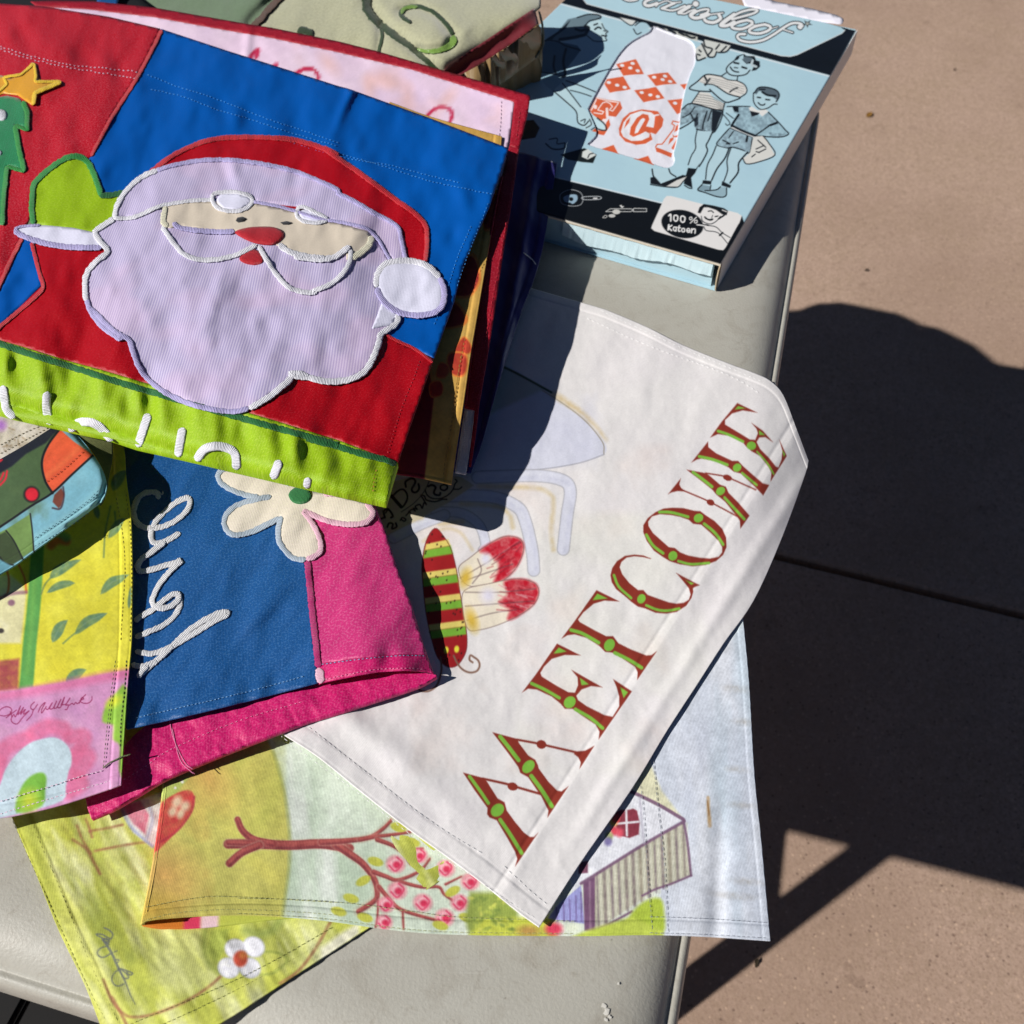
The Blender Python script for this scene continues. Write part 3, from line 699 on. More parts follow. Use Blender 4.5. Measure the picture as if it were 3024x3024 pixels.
cw.line(Q('1270,690 1330,735 1420,735 1500,680 1540,590 1560,480 1550,350', *c9), 22 * K2, (134, 100, 84), 1.6)
# WELCOME
RD, GN = (136, 50, 38), (126, 184, 66)
def gl(o, *strk):
    for s, w in strk: cw.line(Q(s, *o), w * K2, GN, 1.3, 1.0)
def ge(o, s, rx, ry, rot): E_(cw, s, *o, rx, ry, GN, rot, 0.06)
def lp(o, s): cw.poly(Q(s, *o), RD, 1.3)
def ls(o, s, w): cw.line(Q(s, *o), w * K2, RD, 1.2)
o1, o2, o3, o4 = (1340, 2060, K2), (1500, 1700, K2), (1760, 1450, K2), (1960, 1150, K2)
lp(o1, '105,855 330,915 380,960 500,1150 580,1195 605,1290 700,1420 800,1540 870,1590 915,1590 965,1540 700,1930 725,1840 700,1760 610,1600 490,1400 410,1370 380,1330 385,1260 240,1060')
ls(o1, '330,925 600,985 730,1025 990,1100', 28); E_(cw, '672,1015', *o1, 60, 46, RD, 15, 0.05)
lp(o1, '440,395 720,470 745,520 850,660 930,710 960,770 970,810 1080,960 1180,1060 1230,1070 1310,1010 1070,1370 1080,1290 1000,1130 850,910 760,860 735,790 640,660')
ls(o1, '720,480 940,520 1050,545 1420,630', 26); E_(cw, '1000,535', *o1, 56, 50, RD, 15, 0.05)
lp(o1, '1390,615 1500,605 1605,550 1435,815 1450,740 1420,680 1370,645')
gl(o1, ('180,900 290,1050 395,1205', 38), ('530,1395 650,1570 775,1775', 44), ('530,445 630,570 740,715', 46), ('885,895 1000,1050 1120,1240', 48))
ge(o1, '498,1285', 84, 66, -42); ge(o1, '852,788', 84, 60, -48)
lp(o2, '160,1335 330,1110 560,775 830,910 650,905 500,950 410,1040 370,1110 385,1150 560,1260 690,1330 765,1335 800,1250 795,1160 725,1075 1080,1275 950,1260 840,1300 780,1370 800,1420 900,1490 1100,1590 1195,1610 1270,1490 1270,1380 1240,1270 1200,1180 1415,1320 1035,1870 1045,1780 1000,1700 850,1600 740,1520 650,1520 600,1460 500,1380 330,1300 230,1290')
gl(o2, ('270,1230 420,1300 585,1395', 38), ('770,1525 950,1630 1080,1740', 40), ('720,620 850,660 1035,765', 40), ('1220,880 1380,960 1525,1050', 40))
ge(o2, '705,1445', 74, 62, -45); ge(o2, '1158,792', 74, 58, -60)
lp(o2, '610,720 760,520 1010,165 1275,295 1100,285 980,320 860,420 800,500 820,530 1000,630 1120,690 1200,690 1260,770 1400,840 1580,910 1640,905 1700,860 1475,1190 1480,1100 1450,1040 1300,940 1200,880 1110,870 1040,800 900,710 760,670 680,680')
gl(o2, ('720,620 850,660 1035,765', 40), ('1220,880 1380,960 1525,1050', 40)); ge(o2, '1158,792', 74, 58, -60)
for t in ('520,890 580,820 670,865 600,880', '820,1165 925,1240 840,1250', '1280,1270 1370,1330 1320,1395', '965,280 1020,205 1140,260 1040,270'): cw.poly(Q(t, *o2), GN, 1.3)
lp(o3, '630,770 540,735 440,725 330,740 240,800 185,880 165,960 180,1040 230,1120 330,1200 410,1270 480,1320 560,1340 680,1390 800,1400 920,1380 1030,1310 1090,1220 1110,1150 1105,1110 1130,1095 1185,1075 915,935 980,1010 1060,1110 1080,1180 1060,1240 1000,1275 920,1285 830,1270 700,1225 590,1185 540,1130 480,1130 380,1050 300,950 270,870 290,810 350,760 440,745 540,755 620,775')
gl(o3, ('205,960 260,1090 400,1220', 30), ('575,1305 700,1355 820,1365 950,1342', 30), ('725,240 860,245 1050,295', 34), ('1235,375 1360,480 1450,610', 34))
ge(o3, '518,1230', 56, 46, -60); cw.poly(Q('1020,1015 1120,1055 1085,1070', *o3), GN, 1.3)
lp(o3, '870,190 1000,195 1120,225 1190,230 1250,275 1350,340 1440,430 1485,530 1490,640 1450,730 1370,800 1250,845 1100,860 950,835 840,800 760,750 660,680 580,570 540,470 540,390 590,310 680,240 770,200')
cw.poly(Q('860,275 960,295 1060,330 1110,375 1200,385 1300,470 1400,570 1440,640 1440,700 1400,750 1300,770 1180,760 1050,735 960,700 900,650 830,640 740,560 650,480 600,400 595,350 640,290 730,265', *o3), (230, 227, 225), 1.3)
gl(o3, ('725,240 860,245 1050,295', 34), ('1235,375 1360,480 1450,610', 34), ('575,500 650,620 765,710', 34), ('940,800 1080,835 1290,822', 30))
ge(o3, '1170,308', 56, 48, -30); ge(o3, '877,740', 56, 50, -60)
lp(o4, '50,1195 195,1015 178,1085 200,1125 250,1165 160,1160 90,1175'); ls(o4, '215,1148 500,1270 560,1300 850,1455', 16); E_(cw, '535,1290', *o4, 46, 34, RD, 25, 0.06)
lp(o4, '260,915 480,955 530,990 640,1085 710,1110 740,1180 850,1290 980,1440 875,1590 870,1500 820,1430 700,1280 600,1200 560,1150 450,1060')
ls(o4, '480,955 690,990 770,1020 1050,1145', 16); E_(cw, '728,1008', *o4, 52, 34, RD, 20, 0.06)
lp(o4, '315,835 505,595 510,660 600,730 780,815 850,815 900,870 1000,960 1130,1070 1205,1090 1135,1210 1050,1120 880,960 800,940 740,890 600,820 430,790 380,800')
lp(o4, '530,550 660,370 840,155 1070,265 900,240 780,275 700,350 700,400 850,490 980,570 1045,575 1075,500 1060,450 1000,380 1130,470 1250,605 1160,545 1090,550 1060,600 1100,680 1200,780 1280,880 1310,890 1345,800 1355,700 1320,575 1405,760 1220,1050 1230,950 1200,890 1100,760 1000,705 940,650 900,600 750,530 620,510')
gl(o4, ('335,945 450,1030 550,1110', 36), ('695,1235 800,1350 920,1480', 32), ('405,765 560,800 725,860', 34), ('895,955 1060,1090', 28), ('620,475 750,520 905,595', 32), ('1065,710 1180,840 1255,965', 20))
ge(o4, '648,1160', 56, 44, -35); ge(o4, '838,893', 52, 44, -40); ge(o4, '1000,643', 54, 48, 0)
for t in ('810,230 850,190 935,215', '1085,465 1160,520 1090,520', '1350,690 1390,740 1370,770'): cw.poly(Q(t, *o4), GN, 1.2)

# ---- cottage flag (watercolour)
zb, zc, zd = (0, 2024, K1), (700, 2024, K1), (1400, 2024, K1)
cc = Canvas(380, 1650, 2300, 2800, 1.6, (216, 226, 210))
cc.poly(Q('1450,150 2600,150 2600,1450 1450,1450', *zb), (206, 220, 200), 10); cc.wash((178, 202, 172), 0.7, 90, 31, 3.0, 1.5, box=(820, 1800, 1500, 2800))
cc.wash((232, 238, 230), 0.8, 60, 33, 4.0, 1.5, box=(830, 1800, 1150, 2800))
cc.poly(Q('800,300 1500,250 1560,380 1620,600 1650,850 1645,1050 1610,1300 1600,1420 700,1420 820,950', *zb), (210, 204, 98), 6)
cc.wash((222, 178, 84), 0.8, 110, 35, box=(380, 2150, 640, 2800)); cc.wash((214, 206, 92), 0.7, 70, 36, 2.5, 0.6, box=(380, 2150, 850, 2800)); cc.wash((196, 200, 84), 0.7, 90, 39, 2, 2.0, box=(560, 2150, 850, 2800))
cc.blob(*Q('930,1080', *zb)[0], 90, 70, (228, 160, 84), 0.5, 0.9, 0.7); cc.blob(*Q('1180,520', *zb)[0], 80, 50, (214, 160, 80), 1.0, 0.9, 0.7); cc.blob(*Q('870,1290', *zb)[0], 60, 40, (232, 178, 60), 0, 0.9, 0.7)
cc.line(Q('1560,380 1625,620 1655,880 1645,1080 1610,1310', *zb), 16 * K1, (136, 146, 52), 6, 0.6)
cc.poly(Q('900,480 1090,440 1100,500 1000,620 900,700', *zb), (186, 204, 98), 4); cc.blob(*Q('1040,550', *zb)[0], 5, 5, (238, 240, 220)); cc.blob(*Q('1000,585', *zb)[0], 4, 4, (238, 240, 220))
cc.poly(Q('880,720 980,630 1075,597 1108,635 1092,720 1010,830 860,960', *zb), (214, 58, 58), 3, smooth=3, tex=0.25, seed=2)
for x, y, r in ((1010, 665, 26), (1055, 690, 24), (985, 720, 22), (1030, 735, 20)): cc.blob(*Q(f'{x},{y}', *zb)[0], r * K1, r * K1 * 1.3, (244, 222, 180), 0.5, 0.5, 0.9)
cc.line(Q('905,900 1010,830 1092,720 1108,635', *zb), 14 * K1, (190, 40, 60), 2, 0.7)
TR = (146, 54, 54)
def br(o, s, w, w2=None): 
    cc.line(Q(s, *o), (w + 12) * K1, (196, 176, 150), 3, 0.35); cc.line(Q(s, *o), w * K1, TR, 1.8, 1, w2=(w2 or w) * K1); cc.line(Q(s, *o), w * .8 * K1, (178, 84, 76), 3, 0.6, w2=(w2 or w) * .8 * K1, tex=1.2, seed=int(w)); cc.line(Q(s, *o) + (0, w * K1 * 0.3), w * 0.25 * K1, (104, 34, 44), 2, 0.6); cc.line(Q(s, *o) + (0, -w * K1 * 0.2), w * 0.3 * K1, (186, 86, 78), 2, 0.5)
br(zc, '-50,905 100,905 300,912 480,905 640,930', 54); br(zb, '1355,765 1385,830 1450,880 1560,905', 34, 44); br(zb, '1300,898 1400,900 1500,906', 26, 40); br(zb, '1310,1015 1380,955 1480,912', 44, 40)
br(zc, '560,905 640,960 720,1020 785,1110 800,1200 770,1240 690,1290', 46, 22); br(zc, '480,895 640,885 760,865 830,820 880,770', 34, 14); br(zc, '700,880 800,862 900,850 990,835', 24, 12)
br(zc, '800,880 880,910 940,950 990,1020', 26, 12); br(zc, '920,940 1060,930', 14, 10); br(zc, '780,1065 850,1090 920,1110 1040,1060 1100,990', 28, 10); br(zc, '810,1150 860,1210 920,1270 1010,1305 1140,1340', 26, 14)
br(zc, '930,1120 1050,1150 1150,1150 1180,1190 1235,1230', 20, 12); br(zc, '805,1230 800,1330 790,1380', 12, 10); br(zc, '945,1290 950,1390', 12, 10); br(zc, '1190,1135 1280,1090', 14, 8)
for x, y, r in ((905, 1020, 46), (1040, 970, 40), (1190, 1045, 44), (1330, 1120, 44), (915, 1170, 46), (1060, 1240, 46), (1270, 1240, 44), (1185, 1325, 46), (850, 1250, 42), (840, 1350, 40)):
    p = Q(f'{x},{y}', *zc)[0]; cc.blob(*p, r * K1 * 1.1, r * K1, (228, 112, 132), 0.3, 0.3); cc.blob(*p, r * K1 * 0.8, r * K1 * 0.75, (240, 190, 196), 0, 0.4); cc.blob(p[0] + 3, p[1] + 2, r * K1 * 0.5, r * K1 * 0.45, (206, 34, 72), 0, 0.4); cc.line([(p[0] - r * K1 * .8, p[1] + 4), (p[0], p[1] + r * K1 * .85), (p[0] + r * K1 * .8, p[1] - 3), (p[0] + 4, p[1] - r * K1 * .85)], 5, (206, 40, 80), 2, 0.8)
for x, y in ((790, 1005), (720, 1115), (650, 1215), (580, 1290), (730, 1325), (1080, 1100), (1230, 1175), (1310, 1325), (1000, 895), (920, 810), (1160, 1370)):
    cc.blob(*Q(f'{x},{y}', *zc)[0], 46 * K1, 25 * K1, (188, 190, 58), 0.3 if x % 3 else -0.5, 0.15, 0.95)
cc.poly(Q('1330,1180 1480,1180 1600,1290 1610,1440 1330,1440 1300,1330', *zc), (138, 156, 62), 8); cc.poly(Q('1400,1330 1800,1320 1830,1460 1300,1460', *zc), (196, 204, 66), 8)
for k in range(40):
    rr_ = random.Random(k); cc.blob(1390 + rr_.random() * 130, 2640 + rr_.random() * 110, 7 + 6 * rr_.random(), 5, rr_.choice([(106, 130, 50), (176, 190, 70), (210, 212, 90)]), rr_.random() * 3, 0.5, 0.7)
# house
cc.poly(Q('860,560 1040,150 2000,-800 2000,1500 1060,1500 1050,620', *zd), (208, 216, 230), 8)
cc.wash((184, 190, 206), 0.7, 120, 41, 3.5, 1.45, box=(1950, 1700, 2300, 2800)); cc.wash((226, 230, 238), 0.8, 80, 43, 4, 1.5, box=(1950, 1700, 2300, 2800)); cc.wash((186, 206, 220), 0.6, 60, 47, 5, 1.52, box=(2080, 1700, 2260, 2800))
cc.poly(Q('880,560 1000,430 1070,600 1190,760 960,640', *zd), (224, 222, 186), 5)
cc.poly(Q('890,610 1190,765 960,910 640,1110 560,1180 500,900 700,700', *zd), (228, 230, 238), 2)
cc.poly(Q('640,1110 960,915 1195,780 1238,1080 1120,1130 1040,1165 690,1400', *zd), (186, 184, 160), 2.5)
rng = random.Random(3)
for i in range(13):
    x = 700 + i * 41; yt = 1085 - (x - 680) * 0.58; yb = min(1385 - (x - 690) * 0.6, 1085 + (1238 - x) * 0.9)
    cc.line(Q(f'{x},{yt:.0f} {x + 12},{yb:.0f}', *zd), rng.choice([10, 14, 18]) * K1, rng.choice([(112, 94, 100), (132, 118, 104), (104, 84, 100)]), 2.5, 0.75, tex=0.4, seed=i)
    cc.line(Q(f'{x + 20},{yt:.0f} {x + 30},{yb:.0f}', *zd), 12 * K1, (214, 214, 196), 3, 0.7)
cc.poly(Q('420,1330 480,1250 610,1140 630,1360', *zd), (152, 154, 216), 2)
for x in (470, 510, 545, 580, 610): cc.line(Q(f'{x},{1285 - (x - 440) * 0.6:.0f} {x + 4},1345', *zd), 9 * K1, (108, 88, 150), 1.6, 0.8)
cc.poly(Q('622,1120 690,1090 690,1405 630,1400', *zd), (104, 66, 100), 2); cc.line(Q('660,1120 664,1400', *zd), 12 * K1, (150, 118, 140), 2, 0.7)
for s, w in (('885,600 1050,680 1195,765', 20), ('610,1130 700,1075 960,912 1200,775', 18), ('1195,770 1218,900 1238,1085', 14), ('1238,1085 1130,1130 1030,1165 960,1200', 13), ('690,1400 800,1345 900,1290', 14)): cc.line(Q(s, *zd), w * K1, (108, 74, 104), 1.8, 0.9)
cc.line(Q('945,640 968,900', *zd), 12 * K1, (176, 172, 190), 2, 0.6)
cc.poly(Q('805,725 880,710 930,715 940,850 830,858', *zd), (132, 40, 56), 2, smooth=2); cc.line(Q('868,712 872,856', *zd), 12 * K1, (232, 230, 236), 1.6); cc.line(Q('805,790 938,778', *zd), 12 * K1, (232, 230, 236), 1.6)
for x, y, c_ in ((795, 780, (232, 190, 70)), (800, 830, (212, 40, 60)), (810, 760, (216, 60, 60)), (770, 860, (150, 160, 90)), (830, 840, (222, 70, 90)), (765, 890, (110, 100, 160))): cc.blob(*Q(f'{x},{y}', *zd)[0], 22 * K1, 26 * K1, c_, 0, 0.4, 0.9)
cc.poly(Q('600,1010 650,1000 650,1070 595,1075', *zd), (112, 60, 84), 2)
cc.poly(Q('880,1330 960,1240 1060,1215 1085,1300 1070,1420 880,1430', *zd), (172, 196, 54), 6, smooth=3); cc.poly(Q('640,1400 900,1320 1080,1400 1080,1460 500,1460', *zd), (186, 204, 70), 6)
cc.blob(*Q('455,1390', *zd)[0], 48 * K1, 36 * K1, (218, 50, 80), 0, 0.4); cc.blob(*Q('310,1400', *zd)[0], 60 * K1, 30 * K1, (170, 130, 60), 0, 0.6); cc.blob(*Q('560,1385', *zd)[0], 40 * K1, 26 * K1, (228, 236, 210), 0, 0.5)
cc.line(Q('1335,640 1338,710 1345,800', *zd), 16 * K1, (180, 128, 58), 3, 0.8, tex=0.4, seed=5, w2=22 * K1); cc.line(Q('1332,660 1340,740', *zd), 7 * K1, (136, 84, 30), 2, 0.8)
for x, y, w_ in ((1530, 685, 60), (1500, 480, 50), (1490, 20, 60), (1560, 1120, 70), (1480, 1200, 90), (1540, 210, 50)): cc.blob(*Q(f'{x},{y}', *zd)[0], w_ * K1, 16 * K1, (150, 140, 124), 0.1, 0.9, 0.45, tex=0.6, seed=x, ts=6)

# ---- green flag with the white blossom
cg = Canvas(-80, 2150, 1560, 3230, 1.8, (190, 196, 72))
cg.wash((214, 216, 112), 0.9, 60, 51, 4, 1.15); cg.wash((150, 160, 56), 0.8, 70, 53, 4, 1.15); cg.wash((228, 230, 176), 0.8, 50, 57, 4, 1.1, lo=0.25); cg.wash((116, 128, 48), 0.7, 60, 59, 4, 1.2, lo=0.2, box=(60, 2400, 420, 2860))
cg.poly(Q('-100,700 60,700 300,1300 600,1932 700,2300 300,2300', *zb), (198, 200, 66), 14, 0.7)
cg.poly(Q('820,1380 1180,1380 1150,1560 1250,1660 1050,1780 880,1700', *zb), (214, 218, 138), 24, 0.7)
cg.line(Q('1170,1400 1165,1500 1195,1590 1255,1640', *zb), 34 * K1, (142, 156, 64), 8, 0.8); cg.poly(Q('1200,1390 1310,1390 1290,1500 1230,1600 1180,1520', *zb), (160, 176, 72), 6, 0.8)
cg.line(Q('1400,1400 1480,1420 1560,1390 1600,1330', *zb), 50 * K1, (152, 170, 80), 10, 0.7); cg.line(Q('1500,1520 1580,1525 1640,1570 1560,1640 1490,1650', *zb), 14 * K1, (140, 156, 64), 4, 0.7)
BRN = (146, 88, 60)
for s, w in (('590,1680 640,1800 700,1870 760,1892 860,1880 1000,1830 1100,1780 1190,1720 1260,1660', 17), ('640,1780 720,1932 760,2050', 18), ('1890,1340 1830,1450 1760,1560 1690,1640 1600,1700', 18), ('700,795 610,815 510,832', 14), ('830,893 690,915 540,945', 14), ('490,765 505,800 525,865', 15), ('415,880 470,915 500,945 570,1075', 17), ('440,800 470,880 520,960', 14)): cg.line(Q(s, *zb), w * K1, BRN, 3, 0.8, tex=0.3, seed=3)
cg.poly(Q('690,690 800,650 950,600 950,900 870,920 760,840', *zb), (214, 216, 210), 4); cg.poly(Q('700,690 800,660 850,740 830,850 760,790', *zb), (214, 116, 138), 4, tex=0.3, seed=4); cg.line(Q('690,700 740,800 800,860 870,920', *zb), 16 * K1, (140, 150, 190), 4, 0.8); cg.line(Q('840,660 870,760 840,870', *zb), 18 * K1, (170, 176, 200), 4, 0.8)
for x, y in ((1345, 1505), (1448, 1492), (1305, 1612), (1425, 1612)):
    p = Q(f'{x},{y}', *zb)[0]; cg.blob(*p, 64 * K1, 58 * K1, (176, 178, 190), 0.5, 0.12); cg.blob(*p, 59 * K1, 53 * K1, (238, 238, 246), 0.5, 0.15)
cg.blob(*Q('1372,1560', *zb)[0], 40 * K1, 46 * K1, (204, 74, 50), 0, 0.2); cg.blob(*Q('1385,1540', *zb)[0], 20 * K1, 20 * K1, (226, 126, 60), 0, 0.6)
cg.poly(Q('1830,1500 1932,1420 2050,1350 2050,1420 1830,1580', *zb), (232, 230, 200), 8)
g2 = (270, 2730, 150 / 655)
for s, w, w2 in (('165,45 230,75 275,125 255,180 200,165 140,130 60,125 120,165 200,195 250,190', 20, 18), ('140,195 190,185 230,225 170,225 225,255', 22, 22), ('210,280 130,300 80,350 90,400 140,425 200,405 245,375', 18, 18), ('150,195 220,300 270,390 310,480 355,575', 34, 30), ('290,358 332,340', 14, 12), ('320,450 356,462 335,500', 16, 14), ('350,590 300,620 262,700 290,770 350,795 420,765', 16, 16), ('375,570 440,590 532,630 485,650 450,595', 18, 18), ('390,585 455,640 478,690 420,690 375,620', 18, 18), ('350,570 410,680 460,800 505,915 568,1035', 34, 8)):
    cg.line(Q(s, *g2), w * g2[2], (88, 94, 90), 1.1, 0.9, w2=w2 * g2[2])

# ---- yellow flag at the left
ya, yb = (0, 900, K1), (0, 1950, K2)
cy = Canvas(-160, 1250, 440, 2460, 1.4, (230, 222, 70))
cy.wash((240, 234, 92), 0.6, 60, 61); cy.wash((218, 204, 56), 0.5, 90, 63)
cy.poly(Q('-300,1540 60,1540 130,1600 150,1660 120,1932 -300,1932', *ya), (228, 222, 172), 5); cy.wash((236, 232, 208), 0.7, 50, 65, box=(-160, 1700, 60, 1900))
cy.line(Q('30,1500 50,1560 40,1650 -20,1680', *ya), 12 * K1, (216, 96, 60), 2, 0.8); cy.line(Q('100,1470 140,1560 150,1640', *ya), 12 * K1, (222, 110, 60), 2, 0.8); cy.line(Q('-40,1690 60,1650 150,1640', *ya), 20 * K1, (140, 96, 120), 3, 0.7)
cy.blob(*Q('65,1700', *ya)[0], 20 * K1, 18 * K1, (150, 112, 128), 0, 0.3); cy.blob(*Q('5,1860', *ya)[0], 18 * K1, 14 * K1, (70, 64, 62), 0, 0.3)
cy.line(Q('215,1330 205,1550 190,1750 170,1932 150,2170 130,2260', *ya), 74 * K1, (98, 166, 84), 3, 1, w2=80 * K1); cy.line(Q('200,1500 180,1800 155,2100', *ya), 24 * K1, (128, 190, 90), 6, 0.5)
LF = (96, 136, 112)
for k, (s, w) in enumerate((('285,1560 330,1520 390,1485 460,1455', 58), ('270,1642 330,1605 390,1590 425,1588', 44), ('300,1925 325,1870 350,1830 385,1800', 62), ('430,1880 490,1815 550,1785 610,1760', 58), ('575,1650 630,1590 680,1565 735,1540', 56), ('620,1330 655,1280 680,1245 710,1220', 52), ('645,1060 665,1010 690,975 720,945', 64), ('520,1130 545,1160 555,1200 560,1220', 34), ('735,1730 740,1690 745,1640 746,1610', 24))):
    leafshape(cy, s, ya, w * K1, LF, k); cy.line(Q(s, *ya), 5 * K1, (150, 176, 150), 2, 0.5)
for s in ('235,1650 260,1590 310,1540', '360,1932 420,1880 500,1820', '630,1150 600,1300 592,1440', '655,1180 660,1250'): cy.line(Q(s, *ya), 9 * K1, (110, 140, 96), 2, 0.8)
cy.line(Q('290,1375 330,1345 380,1350', *ya), 46 * K1, (226, 104, 60), 5, 0.8); cy.line(Q('330,1300 380,1330', *ya), 44 * K1, (110, 170, 110), 5, 0.8)
leafshape(cy, '755,255 830,190 900,140 985,105', yb, 120 * K2, (96, 136, 116))
cy.poly(Q('-400,60 40,0 220,-20 205,330 -400,420', *yb), (172, 80, 84), 5, tex=0.2, seed=2)
cy.poly(Q('-500,400 200,330 700,250 1200,150 1480,105 1480,2000 -500,2100', *yb), (214, 152, 196), 4)
cy.wash((226, 172, 206), 0.7, 40, 71, box=(-160, 2040, 400, 2460)); cy.wash((196, 140, 190), 0.6, 70, 73, box=(-160, 2040, 400, 2460))
cy.line(Q('-300,440 200,380 700,290 1200,190 1480,150', *yb), 110 * K2, (226, 120, 166), 10, 0.75)
PK = (226, 112, 152)
for s, w in (('-50,1320 30,1050 150,950 300,900', 190), ('400,830 560,760 720,790', 190), ('800,880 960,870 900,1020 820,1120', 170), ('900,1090 1000,1100 900,1260', 200), ('800,1330 920,1400 780,1500', 190), ('-60,1250 -20,1150', 150)): cy.line(Q(s, *yb), w * K2, PK, 8, 0.8, tex=0.2, seed=9)
cy.poly(Q('0,1420 60,1250 180,1080 330,950 470,900 620,880 740,940 810,1050 815,1180 780,1280 750,1450 715,1600 350,1720 0,1800 -200,1850', *yb), (196, 216, 226), 3, smooth=3)
cy.poly(Q('190,1740 205,1560 260,1420 340,1330 430,1285 500,1290 530,1350 515,1480 480,1660', *yb), (122, 184, 66), 4, smooth=3); cy.blob(*Q('330,1600', *yb)[0], 95 * K2, 110 * K2, (196, 210, 66), 0.4, 0.8)
cy.poly(Q('1450,320 1280,430 1200,530 1170,700 1290,740 1290,900 1370,980 1360,1250 1440,1300', *yb), (146, 192, 70), 5, smooth=3); cy.blob(*Q('1300,470', *yb)[0], 80 * K2, 50 * K2, (208, 214, 60), -0.6, 0.8)
g1 = (0, 2040, 280 / 1092)
for s in ('-10,280 50,290 110,268 136,228 118,195 70,184 20,204 -10,232', '72,310 130,265 190,222', '118,240 136,290 128,335 150,370 190,383 220,362 262,306 335,232', '140,300 160,272 176,300 205,245 236,176 206,272 242,236 270,190 236,272 266,238 292,214 270,270 335,230', '398,128 360,165 356,202 388,215 432,158', '386,215 362,282 308,342', '440,246 470,180 522,134 480,215 482,255 532,182', '530,206 552,214 602,138 570,204 612,200 652,118 622,196 656,190 702,98 662,186 702,184 742,74 702,166', '720,162 762,150 806,84 756,166 790,160 772,212 750,216', '800,166 830,144 850,160 872,134 890,150 916,130', '914,142 940,92 986,44', '930,95 950,75 962,95 920,116 960,142 1020,140 1056,106 1060,68'):
    cy.line(Q(s, *g1), 9.5 * g1[2], (138, 26, 74), 0.9, 0.95, smooth=4)

# ---- rolled teal flag
kp = (0, 1200, K2)
ct = Canvas(-120, 1220, 360, 1760, 1.2, (122, 178, 196))
ct.wash((140, 192, 206), 0.5, 50, 81)
ct.line(Q('200,1660 700,1400 1050,1130 1180,1000', *kp), 190 * K2, (148, 202, 210), 10, 0.7)
ct.poly(Q('-400,800 0,590 600,230 700,260 560,420 490,560 480,700 520,860 590,985 360,1130 0,1390 -400,1600', *kp), (76, 100, 66), 2)
ct.wash((92, 116, 74), 0.6, 50, 83, box=(-120, 1220, 150, 1560))
ct.poly(Q('-400,820 0,590 600,230 680,250 520,420 300,540 140,680 -400,1000', *kp), (32, 36, 50), 3)
ct.poly(Q('690,265 840,400 1055,550 830,770 700,910 600,985 520,860 480,700 500,560 560,430 640,320', *kp), (232, 96, 62), 2); ct.line(Q('520,800 700,660 900,470', *kp), 40 * K2, (240, 130, 80), 8, 0.5)
ct.line(Q('680,260 560,420 490,570 480,700 520,860 600,990', *kp), 26 * K2, (26, 28, 34), 1.5); ct.line(Q('-100,1440 100,1310 350,1140 600,985 830,770 1060,560', *kp), 24 * K2, (24, 26, 32), 1.5)
ct.blob(*Q('360,1005', *kp)[0], 92 * K2, 92 * K2, (26, 26, 32)); ct.blob(*Q('362,1003', *kp)[0], 74 * K2, 76 * K2, (216, 38, 56))
for s in ('80,740 60,830 0,900', '40,760 10,830 -30,870', '-20,640 20,610'): ct.line(Q(s, *kp), 24 * K2, (214, 44, 60), 2)
ct.poly(Q('620,1010 700,930 735,1000 700,1130 670,1165 600,1090', *kp), (120, 66, 54), 2); ct.line(Q('600,1160 690,1165 730,1030 720,920', *kp), 18 * K2, (60, 26, 34), 2, 0.8)
ct.poly(Q('-400,1650 90,1390 340,1230 365,1400 385,1640 150,1790 -400,2100', *kp), (118, 150, 84), 2); ct.poly(Q('-200,1560 60,1430 150,1530 260,1740 130,1810 -200,1990', *kp), (62, 78, 50), 2.5)
ct.line(Q('345,1225 370,1430 385,1650', *kp), 16 * K2, (30, 32, 36), 1.5); ct.line(Q('70,1420 160,1540 260,1740', *kp), 18 * K2, (30, 34, 34), 1.5); ct.line(Q('0,1720 60,1790 150,1810', *kp), 16 * K2, (34, 38, 36), 1.5)
ct.poly(Q('-400,1960 -50,1720 130,1820 -100,2010', *kp), (104, 160, 176), 3)

# ---- stained off-white flag
cs = Canvas(-120, 1180, 360, 1460, 1.6, (206, 198, 186))
cs.wash((188, 172, 148), 0.8, 40, 91); cs.wash((222, 216, 210), 0.7, 60, 93)
cs.blob(*Q('10,215', *kp)[0], 60 * K2, 60 * K2, (176, 120, 200), 0, 0.6); cs.blob(*Q('210,135', *kp)[0], 60 * K2, 22 * K2, (206, 90, 130), 0.2, 0.6)
for k in range(26):
    r_ = random.Random(k); cs.blob(r_.random() * 120, 1255 + r_.random() * 90, 3 + 5 * r_.random(), 2.5, (150, 128, 98), r_.random() * 3, 0.6, 0.6)

# ---- pink flag with red border
cpk = Canvas(60, -40, 1600, 560, 1.8, (232, 206, 228))
cpk.wash((238, 216, 232), 0.7, 90, 101); cpk.wash((236, 196, 196), 0.6, 80, 103, lo=0.3, box=(850, 100, 1500, 560)); cpk.wash((216, 192, 222), 0.5, 120, 105)
t0 = (0, 0, K1); t1 = (800, 0, K1)
for s, w in (('1425,330 1450,300 1475,285 1460,330', 22), ('1560,380 1580,370', 20), ('1690,420 1740,395 1790,400 1815,440 1800,480', 20)): cpk.line(Q(s, *t0), w * K1, (198, 46, 84), 1.6)
for s, w in (('140,415 190,392 240,395 270,430 262,470', 18), ('20,380 30,365', 16), ('885,670 910,640 960,612 1010,618 1035,650 1020,700', 20)): cpk.line(Q(s, *t1), w * K1, (198, 46, 84), 1.6)
for x, y, rx in ((640, 440, 90), (700, 480, 70), (780, 560, 70), (560, 500, 60), (1010, 560, 60), (330, 360, 70)): cpk.blob(*Q(f'{x},{y}', *t1)[0], rx * K1, rx * K1 * 0.5, (238, 190, 178), 0.7 + x, 0.8, 0.5)

